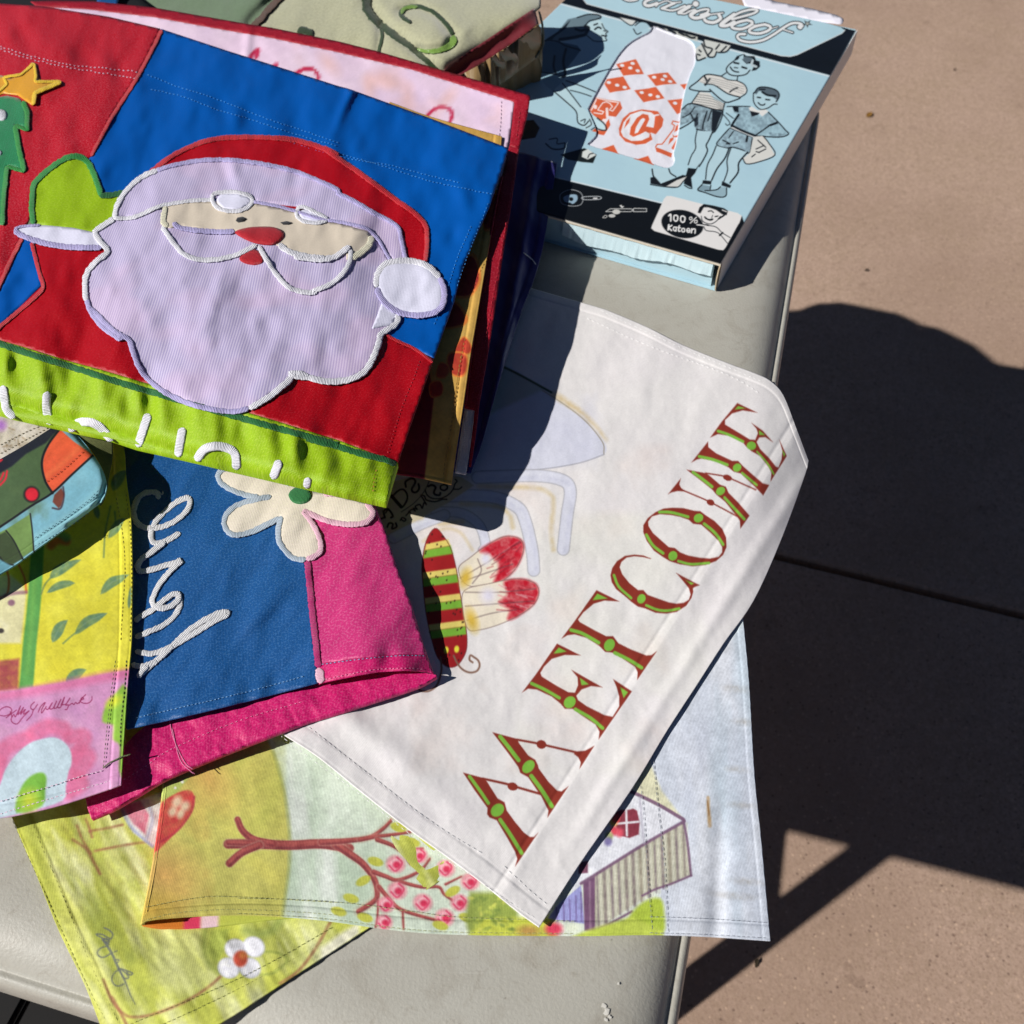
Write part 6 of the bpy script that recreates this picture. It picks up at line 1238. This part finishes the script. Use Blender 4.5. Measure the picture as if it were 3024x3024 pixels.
def ol(s, o, w=9, col=INK, a=1.0, cl=False, smooth=4): cx.line(Q(s, *o), w * K2 * 1.15, col, 0.9, a, closed=cl, smooth=smooth)
def fl_(s, o, col, **kw): cx.poly(Q(s, *o), col, 1.1, **kw)
# woman pointing (left)
fl_('-350,650 60,590 180,470 330,470 560,520 600,570 520,680 420,800 430,870 330,870 120,820 -100,900 -350,1000', k2, (88, 118, 138)); ol('60,600 180,470 330,470 420,520 560,560 590,575', k2, 16); ol('430,560 400,700 420,860 330,880', k2, 26); ol('300,640 290,760 320,850', k2, 22); ol('120,820 320,850', k2, 14)
fl_('100,820 330,860 420,900 280,1040 200,980', k2, (150, 186, 200)); 
fl_('280,1040 390,950 470,1050 620,1230 700,1290 880,1400 890,1470 800,1450 740,1420 680,1490 600,1430 560,1380 545,1280', k2, (190, 220, 228))
ol('290,1040 430,1160 545,1270 560,1370 580,1410 640,1430 690,1380', k2, 11); ol('390,950 470,1050 600,1220', k2, 10); ol('700,1290 800,1330 870,1400 895,1470 800,1455 760,1400', k2, 10); ol('600,1380 650,1360 640,1400', k2, 9); ol('660,1460 720,1420 700,1360', k2, 9); ol('720,1480 780,1440', k2, 9)
fl_('390,930 470,910 760,1050 730,1110 480,1030', k2, (184, 216, 226)); ol('430,920 600,980 770,1050', k2, 10); ol('480,1030 600,1060 720,1100', k2, 9)
fl_('640,290 720,250 790,215 850,260 880,340 905,365 880,420 890,460 760,470 660,400', k2, (194, 222, 228))
ol('840,270 870,330 910,360 885,380 895,410 880,430 890,465 760,470 700,430 650,390', k2, 9); ol('750,285 790,270', k2, 14); ol('760,335 800,310 830,325', k2, 16); ol('840,405 880,410', k2, 14); ol('860,350 885,358', k2, 8)
fl_('200,450 340,360 450,220 580,190 700,160 820,180 830,220 760,225 700,250 650,300 690,320 650,390 560,440 400,470', k2, (110, 132, 142)); fl_('200,450 340,360 480,230 420,330 300,420 260,470', k2, (20, 26, 34)); ol('560,200 680,165 800,170 830,200 760,225 700,240 650,290', k2, 12); ol('650,300 690,320 660,380', k2, 30); ol('360,450 500,430 640,400', k2, 30)
ol('540,330 600,350 650,340', k2, 24)
# figure fragments behind the title
fl_('1035,195 1240,240 1170,290', k2, (222, 226, 222)); ol('1035,200 1170,290 1230,240', k2, 9); fl_('1240,250 1340,250 1400,310 1280,350 1240,390 1200,350', k2, (176, 208, 220)); ol('1220,290 1280,250 1350,260 1400,310', k2, 10); ol('1200,330 1240,390 1290,370', k2, 10)
fl_('1460,300 1932,420 1932,470 1700,400', k2, (204, 206, 196)); 
for s in ('1500,310 1560,350 1520,340', '1600,340 1680,380 1640,390', '1720,370 1780,400', '1800,400 1860,430 1900,430'): ol(s, k2, 20)
fl_('190,570 280,500 310,450 620,520 560,590 450,600 420,650 350,640 320,670 240,690 215,640', k3, (214, 218, 212))
for s in ('190,570 215,640 235,690 320,660', '280,500 330,600 350,640', '300,450 320,530 400,560 350,640 420,650 450,590', '480,510 440,560', '560,530 500,590', '620,520 560,590 470,600', '230,620 260,630', '250,570 270,590'): ol(s, k3, 15)
# tall boy
SK = (186, 216, 226)
fl_('580,700 640,690 720,640 880,700 860,800 790,860 690,870 680,920 520,880 560,820 560,760', k3, SK); ol('640,700 580,750 560,800 600,850 680,865 780,850 830,800', k3, 11); ol('560,830 500,870', k3, 10); ol('690,870 680,930', k3, 10)
fl_('640,700 680,640 760,615 790,640 880,640 900,690 940,700 945,760 900,800 850,810 880,740 850,720 790,730 750,690 720,650 690,680', k3, (22, 26, 30)); fl_('740,640 860,660 840,700 790,725 750,680', k3, (96, 112, 122)); fl_('700,650 760,620 750,680', k3, SK); ol('860,690 850,740 900,760', k3, 24, (190, 206, 212))
for s, w in (('650,715 700,725', 18), ('740,765 790,780', 18), ('605,765 630,800 665,818 700,822', 13), ('650,770 690,775', 10)): ol(s, k3, w)
fl_('500,870 380,850 310,860 230,930 240,960 330,960 420,960 600,1080 700,1110 780,1060 790,1020 760,960 680,920 580,910', k3, (226, 224, 218)); fl_('250,1050 370,1060 420,1130 540,1180 520,1270 400,1240 160,1180', k3, (226, 224, 218))
fl_('140,1000 240,930 340,970 420,965 560,1060 720,1110 640,1150 560,1165 480,1120 380,1030 260,1040 170,1020', k3, SK)
for s, w in (('500,870 380,850 310,860 230,930 140,1000 170,1025 260,1040 380,1045', 12), ('310,960 420,970 560,1060 640,1090 720,1115 640,1150 560,1168 480,1120 370,1020', 12), ('680,920 760,960 795,1020 780,1070 720,1110', 10), ('500,870 580,910 680,920', 9), ('310,870 340,930 320,970 370,900', 18), ('600,1050 640,1020 690,1000', 14), ('250,1050 160,1180', 10), ('540,1180 520,1270', 14), ('160,1180 400,1240 520,1270', 10)): ol(s, k3, w)
for k in range(5): ol(f'{240 - 18 * k},{1080 + 24 * k} {400 + 15 * k},{1105 + 30 * k} {540 - 4 * k},{1190 + 24 * k}', k3, 6, (120, 124, 122))
for k in range(4): ol(f'{380 - 40 * k},{890 + 14 * k} {560},{930 + 25 * k} {760},{990 + 28 * k}', k3, 5, (150, 152, 150))
fl_('50,1250 160,1180 400,1245 520,1280 430,1500 330,1500 220,1480 190,1430 190,1370 40,1430 20,1330', k3, (116, 134, 144), tex=0.7, seed=4, ts=7); fl_('400,1250 515,1280 430,1500 390,1490', k3, (30, 36, 42)); fl_('190,1350 240,1330 240,1420 200,1450', k3, (46, 54, 62))
for s, w in (('50,1250 160,1180 400,1245 520,1280 430,1500 330,1500 220,1475', 12), ('190,1370 120,1420 30,1470', 12), ('150,1290 200,1380 230,1300', 12), ('340,1270 300,1400 290,1470', 14), ('390,1260 350,1380', 12), ('60,1340 140,1300 200,1220', 10)): ol(s, k3, w)
fl_('225,1490 405,1500 350,1650 340,1720 240,1900 130,1890 190,1700 200,1620', k3, SK)
for s, w in (('225,1490 205,1600 210,1690 160,1780 125,1880', 10), ('405,1500 360,1600 330,1660 345,1720 300,1820 250,1900', 13)): ol(s, k3, w)
fl_('510,950 600,960 640,900 590,1010 545,1060 560,1180 460,1130 480,1050', k5, (24, 28, 32)); ol('470,1150 520,1180 555,1185', k5, 10)
fl_('100,960 290,960 370,1050 240,1120 200,1130 110,1050', k5, SK); ol('100,965 110,1030 130,1080', k5, 14); ol('290,960 310,1010 370,1050', k5, 12)
fl_('80,1060 130,1050 200,1130 300,1090 450,1030 500,1040 440,1120 380,1170 240,1160 80,1130', k5, (26, 30, 34)); fl_('260,1160 380,1090 500,1045 450,1110 390,1165', k5, (216, 216, 212)); ol('80,1140 240,1165 390,1170 450,1110 500,1050', k5, 9)
# small boy
fl_('870,1130 880,1060 960,1010 1080,1010 1160,1090 1140,1180 1090,1210 1030,1240 960,1260 890,1200', k3, SK); ol('870,1060 870,1150 900,1210 960,1250 1040,1230 1100,1190 1140,1190', k3, 10)
fl_('880,1050 940,1000 1040,1000 1130,1030 1168,1090 1150,1150 1110,1120 1060,1090 1000,1080 970,1040 930,1040 900,1080', k3, (90, 106, 116)); ol('880,1060 930,1000 1030,998 1130,1030 1165,1090 1130,1160', k3, 13); ol('970,1050 1030,1085 1120,1095', k3, 20); ol('940,1020 1000,1020', k3, 14)
for s, w in (('915,1110 950,1115', 14), ('1010,1135 1055,1140', 14), ('925,1172 950,1196 985,1198 1000,1186', 12)): ol(s, k3, w)
fl_('570,1215 830,1215 890,1280 950,1330 1040,1280 1150,1390 1060,1440 900,1560 740,1500 620,1440 700,1310 540,1240', k3, (134, 160, 172), tex=0.7, seed=4, ts=7); fl_('620,1215 700,1220 700,1285 650,1270', k3, (26, 30, 34)); fl_('530,1230 630,1220 650,1290 560,1290', k3, SK)
fl_('815,1230 850,1215 920,1260 1010,1250 1040,1270 970,1330 930,1290 830,1265', k3, (232, 232, 228)); fl_('830,1265 940,1290 920,1310 850,1330', k3, (26, 28, 32))
fl_('1050,1420 1150,1390 1270,1530 1150,1560 890,1550 1000,1480 1060,1440', k3, (150, 182, 194), tex=0.7, seed=4, ts=7); fl_('1030,1430 1140,1385 1150,1410 1070,1440', k3, (24, 28, 32)); fl_('1040,1510 1250,1530 1150,1560 1060,1550', k3, (116, 138, 150), tex=0.7, seed=4, ts=7)
fl_('620,1440 880,1540 870,1570 600,1460', k3, (228, 232, 230)); ol('620,1430 740,1490 890,1550', k3, 22); ol('600,1460 740,1520 860,1570', k3, 9)
for s, w in (('570,1215 700,1213 830,1215', 9), ('520,1300 600,1400 570,1430 550,1410', 8), ('700,1310 640,1400 620,1440', 22), ('1040,1280 1150,1390 1230,1480 1270,1530 1160,1565 890,1550', 11), ('900,1540 1000,1470 1070,1420', 12), ('560,1290 640,1350', 8)): ol(s, k3, w)
fl_('590,1470 740,1510 870,1570 830,1740 640,1680 560,1690 450,1640', k3, (134, 156, 168), tex=0.7, seed=4, ts=7); cx.wash((110, 128, 140), 0.0, 20, 3)
for s, w in (('590,1470 500,1570 450,1650 560,1690 630,1680 740,1710 825,1745 855,1580', 11), ('800,1560 790,1610', 22), ('640,1500 590,1570', 10), ('520,1600 600,1640 560,1640', 12), ('700,1620 640,1640', 10)): ol(s, k3, w)
fl_('870,1560 980,1550 1060,1660 1115,1770 900,1860 790,1870 750,1810 830,1740', k3, (220, 220, 214)); ol('980,1550 1050,1640 1115,1770 920,1850 790,1870 750,1810', k3, 10)
for s in ('900,1700 990,1660', '930,1740 1010,1700', '850,1790 890,1760', '920,1600 1010,1680', '900,1730 940,1740'): ol(s, k3, 10)
fl_('840,700 960,730 980,730 870,900 790,1090 710,1090 720,900 790,800', k5, SK); fl_('1000,720 1190,770 1090,880 1080,1000 990,1130 920,1100 960,980 950,850', k5, SK)
for s, w in (('830,700 790,800 730,920 710,1080', 11), ('980,720 930,840 840,960 780,1090', 14), ('1000,720 955,860 960,980 920,1100', 11), ('1190,770 1090,890 1080,1000 990,1120', 15)): ol(s, k5, w)
fl_('680,1090 780,1100 770,1140 670,1130', k5, (26, 30, 34)); fl_('900,1100 1000,1150 990,1180 890,1150', k5, (26, 30, 34))
fl_('660,1140 770,1160 750,1200 640,1220 620,1200', k5, (130, 158, 170)); fl_('950,1170 940,1270 850,1280 700,1220 830,1200 880,1170', k5, (150, 180, 192)); ol('670,1140 620,1200 700,1230 850,1280 940,1270 950,1180', k5, 11); ol('700,1210 830,1200 880,1165', k5, 10); ol('770,1150 760,1200', k5, 10)
# loaf and shoe in the shadow
ol('200,1640 280,1700 400,1695 420,1640', k2, 12); ol('240,1590 330,1580 330,1640 420,1630', k2, 9); fl_('500,1610 555,1520 600,1520 640,1620', k2, (170, 52, 40)) if False else None
fl_('370,1765 640,1690 780,1765 740,1860 620,1850 450,1820', k2, (26, 32, 32)); fl_('620,1730 680,1700 775,1770 680,1820 610,1790', k2, (220, 226, 222)); ol('680,1800 700,1760 740,1750', k2, 10)
fl_('-100,1380 60,1370 130,1460 80,1570 -100,1600', k2, (26, 32, 36))
# lower black band with little pictures
cx.poly(Q('-300,880 100,975 260,1012 880,1162 1345,1278 1215,1530 -300,1090', *k1), BK, 1.5); cx.line(Q('-300,876 260,1008 880,1158', *k1), 6 * K1, (226, 234, 238), 1.2)
for s, w in (('370,950 365,870 440,820 520,815 600,850 625,920 600,980 520,1000 420,985', 7), ('625,895 810,890 815,920 640,925', 9)): cx.line(Q(s, *k4), w * K2, (190, 196, 200), 0.8, closed=True)
cx.poly(Q('400,900 460,870 550,870 560,930 510,975 480,960 420,950', *k4), (150, 180, 200), 1.2, smooth=3); cx.blob(*Q('490,920', *k4)[0], 24 * K2, 22 * K2, BK); cx.line(Q('745,910 785,910', *k4), 10, (232, 232, 232), 0.8, smooth=0) if False else cx.poly(Q('740,902 790,902 788,918 738,918', *k4), (232, 232, 232), 0.9)
cx.line(Q('885,1062 935,1030 1170,1030 1190,1040 1210,1025 1350,1028 1350,1062 1210,1062 1190,1050 1170,1062', *k4), 9 * K2, (206, 208, 206), 0.8, closed=True, smooth=0); cx.line(Q('1200,1030 1200,1062', *k4), 8 * K2, (206, 208, 206), 0.8, smooth=0)
cx.blob(*Q('1005,1065', *k4)[0], 46 * K2, 28 * K2, (206, 206, 200)); cx.blob(*Q('955,1110', *k4)[0], 40 * K2, 20 * K2, (196, 196, 192)); cx.line(Q('850,1130 880,1105 900,1115 885,1130', *k4), 9 * K2, (196, 196, 192), 0.8, closed=True); cx.poly(Q('1040,990 1065,985 1070,1000 1095,1000 1070,1025', *k4), (226, 226, 222), 0.9)
# white label
lb = Q('905,1118 930,1118 1310,1215 1335,1232 1330,1258 1250,1405 1228,1428 1200,1425 835,1318 817,1302 822,1285 890,1135', *k1)
cx.poly(lb, (232, 230, 228), 1.3)
cx.poly(Q('1335,1232 1350,1278 1300,1310 1250,1440 1300,1330', *k1), BK, 1.2)
cx.blob(*Q('445,1590', *k5)[0], 242 * K2, 158 * K2, (20, 23, 26), math.radians(12), 0.03)
def txt(s, w=17): cx.line(Q(s, *k5), w * K2, (238, 238, 236), 0.7, smooth=4)
txt('290,1495 312,1482 312,1555', 19); txt('375,1490 352,1495 347,1535 368,1558 388,1545 392,1505 375,1490', 17); txt('455,1500 430,1505 425,1548 447,1570 468,1558 474,1517 455,1500', 17)
txt('545,1510 530,1515 528,1535 542,1542 555,1532 552,1515 545,1510', 11); txt('605,1512 535,1580', 12); txt('600,1545 585,1552 583,1570 598,1580 612,1570 612,1550 600,1545', 11)
txt('290,1600 283,1655', 20); txt('325,1605 292,1632 322,1665', 17); txt('372,1630 350,1625 342,1650 358,1668 374,1655 376,1625 372,1672', 15); txt('410,1610 400,1665 418,1672', 17); txt('392,1628 425,1634', 13); txt('452,1640 438,1650 440,1672 458,1680 472,1668 468,1645 452,1640', 15); txt('500,1662 530,1668 524,1645 504,1643 495,1668 512,1685 530,1680', 14); txt('552,1645 548,1690', 17); txt('555,1660 575,1645 592,1655 588,1695', 15)
fl_('640,1440 690,1375 800,1380 940,1430 900,1510 830,1560 730,1580 660,1500', k5, (232, 230, 228))
fl_('620,1460 640,1400 690,1362 800,1380 920,1410 965,1440 950,1490 900,1480 830,1430 740,1400 690,1400 650,1470', k5, (24, 26, 28)); ol('840,1420 900,1440 930,1480 860,1530', k5, 16); ol('900,1430 950,1450', k5, 10, (226, 224, 222))
for s, w in (('740,1445 775,1440 800,1460', 10), ('820,1505 850,1500', 12), ('700,1510 740,1540 790,1535 760,1545 710,1525', 14), ('790,1490 780,1520', 6), ('660,1500 680,1560 760,1590 830,1560 880,1500', 7), ('610,1600 700,1598 740,1605', 12), ('730,1605 830,1625 900,1690 990,1745', 7), ('690,1620 720,1665 850,1690 960,1810', 7), ('870,1720 905,1690', 16)): ol(s, k5, w)
cx.line(Q('612,1598 690,1608', *k5), 14 * K2, (236, 236, 234), 0.8)
fl_('1085,1590 1150,1600 960,1960 900,1930', k5, BK)
# cloth showing in the bottle-shaped window
WIN = spline(Q('1430,300 1560,345 1700,400 1830,450 1900,520 1910,640 1900,740 1850,850 1800,1000 1770,1130 1740,1290 1720,1480 1690,1640 1660,1750 1672,1830 1640,1895 1570,1915 1480,1890 1300,1830 1000,1745 690,1655 720,1600 780,1500 690,1270 700,1200 860,900 1030,620 1150,490 1280,410 1380,360', *k2), 3, True)
cx.poly(WIN, (226, 226, 236), 1.3); wash = cx
OR = (214, 92, 50)
def dm(s, dots, w=True):
    cx.poly(Q(s, *k2), OR, 1.2)
    for d in dots: cx.blob(*Q(d, *k2)[0], 25 * K2, 17 * K2, (232, 232, 238), 0.2, 0.2)
dm('1005,715 1230,665 1320,830 1085,850', ('1072,732', '1192,714', '1165,767', '1250,797')); dm('1360,845 1595,812 1698,940 1455,972', ('1437,873', '1562,855', '1535,900', '1620,918')); dm('870,940 900,885 1085,858 1172,1000 932,1042', ('920,924', '1016,956', '1102,978')); dm('1210,1018 1458,985 1556,1112 1315,1155', ('1296,1043', '1394,1070', '1480,1094')); dm('1735,948 1815,938 1785,1005', ()); dm('1590,1130 1760,1108 1735,1270 1700,1285', ('1678,1160',))
dm('820,1688 975,1638 1040,1758', ()); dm('1205,1810 1370,1760 1435,1885', ())
def lt(s, w, col=OR): cx.line(Q(s, *k2), w * K2, col, 0.9, smooth=4)
WW = (232, 232, 238)
cx.poly(Q('1300,1238 1400,1250 1480,1262 1545,1350 1530,1430 1455,1520 1392,1500 1420,1580 1340,1625 1230,1637 1110,1602 1042,1530 1035,1450 1080,1340 1160,1270', *k2), OR, 1.1)
cx.poly(Q('1290,1254 1400,1270 1440,1302 1500,1292 1432,1448 1345,1432 1382,1350 1370,1300 1310,1288 1240,1335 1170,1440 1158,1520 1200,1548 1280,1522 1340,1492 1388,1512 1380,1556 1300,1592 1180,1596 1085,1550 1058,1490 1088,1385 1165,1292', *k2), WW, 1.1)
cx.poly(Q('1300,1297 1362,1304 1380,1350 1340,1440 1300,1500 1205,1540 1162,1508 1185,1430 1242,1340', *k2), OR, 1.1)
cx.poly(Q('1312,1335 1336,1352 1292,1432 1252,1502 1214,1512 1230,1442 1280,1355', *k2), WW, 1.0)
cx.poly(Q('1448,1318 1484,1310 1535,1356 1522,1424 1452,1506 1360,1466 1352,1446 1432,1458', *k2), OR, 1.0)
cx.poly(Q('1120,1370 1168,1325 1150,1390 1096,1450', *k2), OR, 1.0)
eo, ho = (1720, 270, 140 / 1092), (1920, 340, 100 / 840); PW = (240, 224, 224)
cx.poly(Q('320,95 870,215 920,360 770,575 600,540 540,605 430,640 250,520 170,390', *eo), OR, 0.9)
cx.line(Q('330,112 835,235 700,430 625,405 690,320 640,240 555,200 470,225 355,390 490,440 455,490 270,455', *eo), 26 * eo[2], PW, 0.8, smooth=0); cx.line(Q('565,370 575,560', *eo), 60 * eo[2], PW, 0.8); cx.blob(*Q('300,320', *eo)[0], 42 * eo[2], 50 * eo[2], PW); cx.line(Q('320,150 210,390', *eo), 30 * eo[2], PW, 0.8)
cx.poly(Q('610,610 645,750 500,975 220,915 290,850 510,880 550,690', *eo), OR, 0.9); cx.poly(Q('480,600 570,620 520,700 450,650', *eo), PW, 0.9)
cx.line(Q('720,140 570,110 540,180 610,220 580,320 300,690 180,690 140,760', *ho), 28 * ho[2], OR, 0.9, smooth=0)
for p in ('130,770 200,785 550,905 530,1010 160,880', '650,230 705,180 690,330 600,390', '500,540 590,510 580,570 450,700', '660,560 590,820 530,780', '560,430 600,480 680,460 690,510 570,500'): cx.poly(Q(p, *ho), OR, 0.9)
# pointing hand over the window
fl_('690,1290 880,1400 895,1470 800,1455 700,1490', k2, (190, 220, 228)) if False else None
cx.poly(Q('690,1250 790,1330 860,1395 885,1470 810,1455 760,1420 720,1370 690,1330', *k2), (190, 220, 228), 1.2); ol('790,1330 870,1400 890,1470 800,1455 760,1410', k2, 13)
CARD = bpy.data.materials.new('coated_card'); nt, N_n, LK, b_ = nodes_of(CARD); at = N_n.new('ShaderNodeAttribute'); at.attribute_name = 'print'; LK.new(at.outputs['Color'], b_.inputs['Base Color']); b_.inputs['Roughness'].default_value = 0.32; b_.inputs['Specular IOR Level'].default_value = 0.5
nz_ = N_n.new('ShaderNodeTexNoise'); nz_.inputs['Scale'].default_value = 35; tc_ = N_n.new('ShaderNodeTexCoord'); LK.new(tc_.outputs['Object'], nz_.inputs['Vector']); bp_ = N_n.new('ShaderNodeBump'); bp_.inputs['Strength'].default_value = 0.12; bp_.inputs['Distance'].default_value = 0.004; LK.new(nz_.outputs['Fac'], bp_.inputs['Height']); LK.new(bp_.outputs[0], b_.inputs['Normal'])
box = tag(empty('cardboard_box', bp3(BWID / 2, BL / 2, 0)), 'flat light blue cardboard box with black bands, drawn family and script title', 'box')
nu, nv = 750, 640
A_, C_ = np.meshgrid(np.linspace(0, BWID, nu), np.linspace(0, BL, nv), indexing='ij')
P = FR[:2] + fdir * A_.reshape(-1, 1) + bd * C_.reshape(-1, 1)
Pz = np.full(len(P), BH) + 0.0009 * np.sin(np.clip(A_ / BWID, 0, 1) * math.pi).ravel() * np.sin(C_.ravel() / BL * math.pi)
e_ = np.minimum(np.minimum(A_, BWID - A_), np.minimum(C_, BL - C_)).ravel(); Pz -= 0.0012 * np.clip(1 - e_ / 0.0016, 0, 1) ** 2
Pz -= 0.0016 * np.exp(-((A_.ravel() / .022) ** 2 + ((BL - C_.ravel()) / .03) ** 2))
P3 = np.column_stack([P, Pz]); pxs = proj(P3); inw = inside(pxs, WIN) & (edged(pxs, WIN) > 1.0)
col = cx.sample(pxs)
P3[inw, 2] -= 0.0016 - 0.0010 * np.clip(edged(pxs[inw], WIN) / 60, 0, 1) * (0.6 + fbm(pxs[inw][:, 0] / 50, pxs[inw][:, 1] / 50, 7))
edge_c = (e_ < 0.0004); col[edge_c] = (206, 198, 182)
idx = np.arange(nu * nv).reshape(nu, nv); fq = np.stack([idx[:-1, :-1], idx[1:, :-1], idx[1:, 1:], idx[:-1, 1:]], -1).reshape(-1, 4)
allin = inw[fq].all(1)
if np.cross(P3[fq[0, 1]] - P3[fq[0, 0]], P3[fq[0, 3]] - P3[fq[0, 0]])[2] < 0: fq = fq[:, ::-1]
def sub(fm):
    u, inv = np.unique(fm.ravel(), return_inverse=True); return u, inv.reshape(fm.shape)
u, f_ = sub(fq[~allin]); link('printed_lid', raw_mesh('printed_lid', P3[u], np.ascontiguousarray(f_), rot_uv(P3[u], 0), col[u]), CARD, box)
u, f_ = sub(fq[allin]); link('cloth_in_window', raw_mesh('cloth_in_window', P3[u], np.ascontiguousarray(f_), rot_uv(P3[u], 0), col[u]), cloth_mat('tea_towel_cotton', None, 0.85, 0.8e-3, 0.3, 0.1, 0.2, 0.04), box)
SIDEW = plain_mat('white_card', (240, 238, 234), 0.5, 0.4, (40, (228, 225, 220))); SIDEB = plain_mat('light_blue_card', (178, 208, 218), 0.4, 0.45, (60, (168, 200, 212))); KRAFT = plain_mat('raw_card_edge', (196, 182, 156), 0.8, 0.2, (200, (160, 140, 112)))
def quad(name, pts, mat, parent, th=0.0, nrm=None, n=1):
    bm = bmesh.new(); v = [bm.verts.new(p) for p in pts]; f = bm.faces.new(v)
    if th:
        r = bmesh.ops.extrude_face_region(bm, geom=[f]); bmesh.ops.translate(bm, verts=[g for g in r['geom'] if isinstance(g, bmesh.types.BMVert)], vec=nrm)
        bmesh.ops.recalc_face_normals(bm, faces=bm.faces)
    return bm_obj(name, bm, mat, parent)
e = 0.0002; T_ = BH - 0.0011
R_out = np.array([*( -fdir), 0]) ; F_out = np.array([*(-bd), 0])
quad('side_panel', [bp3(0, 0.0, 0.0006), bp3(0, BL, 0.0006), bp3(0, BL, T_), bp3(0, 0.0, T_)], SIDEW, box, 1, tuple(-R_out * 0.0006))
quad('side_panel', [bp3(BWID, 0, 0.0006), bp3(BWID, BL, 0.0006), bp3(BWID, BL, T_), bp3(BWID, 0, T_)], SIDEW, box, 1, tuple(R_out * 0.0006))
quad('end_panel', [bp3(0.002, BL, 0.0006), bp3(BWID, BL, 0.0006), bp3(BWID, BL, T_), bp3(0.002, BL, T_)], SIDEB, box, 1, tuple(F_out * 0.0006))
quad('bottom_panel', [bp3(0, 0, 0.0004), bp3(BWID, 0, 0.0004), bp3(BWID, BL, 0.0004), bp3(0, BL, 0.0004)], SIDEB, box, 1, (0, 0, 0.0004))
# front end: tucked flap, set back, open at the right corner, torn paper and tape over it
quad('end_flap', [bp3(0.0055, 0.0035, 0.001), bp3(BWID, 0.0015, 0.001), bp3(BWID, 0.0015, T_ - .0004), bp3(0.0055, 0.0035, T_ - .0004)], SIDEB, box, 1, tuple(-F_out * 0.0005))
rng = random.Random(12); bm = bmesh.new(); up, lo = [], []; n = 46
for i in range(n + 1):
    a = 0.006 + 0.125 * i / n; dp = 0.0125 + 0.0022 * math.sin(i * 0.11 + 4.1) + 0.0010 * math.sin(i * 0.37) + 0.0006 * rng.random()
    up.append(bm.verts.new(bp3(a, 0.0008, T_ - .0007))); lo.append(bm.verts.new(bp3(a, -0.0006 - 0.0006 * rng.random(), T_ - .0007 - dp)))
for i in range(n): bm.faces.new((up[i], up[i + 1], lo[i + 1], lo[i]))
bm_obj('torn_paper_strip', bm, plain_mat('torn_pale_paper', (206, 228, 234), 0.55, 0.35, (120, (184, 210, 218))), box)
pz = [bp3(0, 0, T_), bp3(0, -0.0025, T_ - .004), bp3(0, -0.0035, 0.012), bp3(0, -0.002, 0.004), bp3(0, 0, 0.0008)]
bm = bmesh.new(); r0 = [bm.verts.new(p) for p in pz]; r1 = [bm.verts.new(p + np.array([*(fdir * .0009), 0])) for p in pz]; r2 = [bm.verts.new(bp3(0, 0.004, p[2])) for p in pz]
for a, b2 in ((r0, r1), (r0, r2)):
    for i in range(4): bm.faces.new((a[i], a[i + 1], b2[i + 1], b2[i]))
bm_obj('card_edge', bm, KRAFT, box, True)
bm = bmesh.new(); rg = random.Random(2); prev = None
for i in range(60):
    a = BWID * i / 59; q = [bm.verts.new(bp3(a, -0.0004 - .0003 * rg.random(), T_ + .0004)), bm.verts.new(bp3(a, -0.0003, T_ - .0009 - .0004 * rg.random()))]
    if prev: bm.faces.new((prev[0], q[0], q[1], prev[1]))
    prev = q
bm_obj('frayed_lid_edge', bm, plain_mat('frayed_card', (218, 208, 188), 0.8), box)
# white sheet sticking out behind the box
ps = tag(empty('paper_sheet', base_at((2380, 20), .01)), 'white paper sheet sticking out behind the top end of the box', 'paper')
zps = Height([(2200, -40, .014), (2400, 10, .014), (2490, 45, .015), (2500, 62, .013), (2300, 60, .012)])
patch('curled_sheet', Q('2180,-35 2290,4 2400,26 2470,44 2490,54 2492,64 2484,72 2400,62 2200,20'), zps, 0, plain_mat('white_paper', (232, 230, 242), 0.6), ps, step=10, thick=.0003)
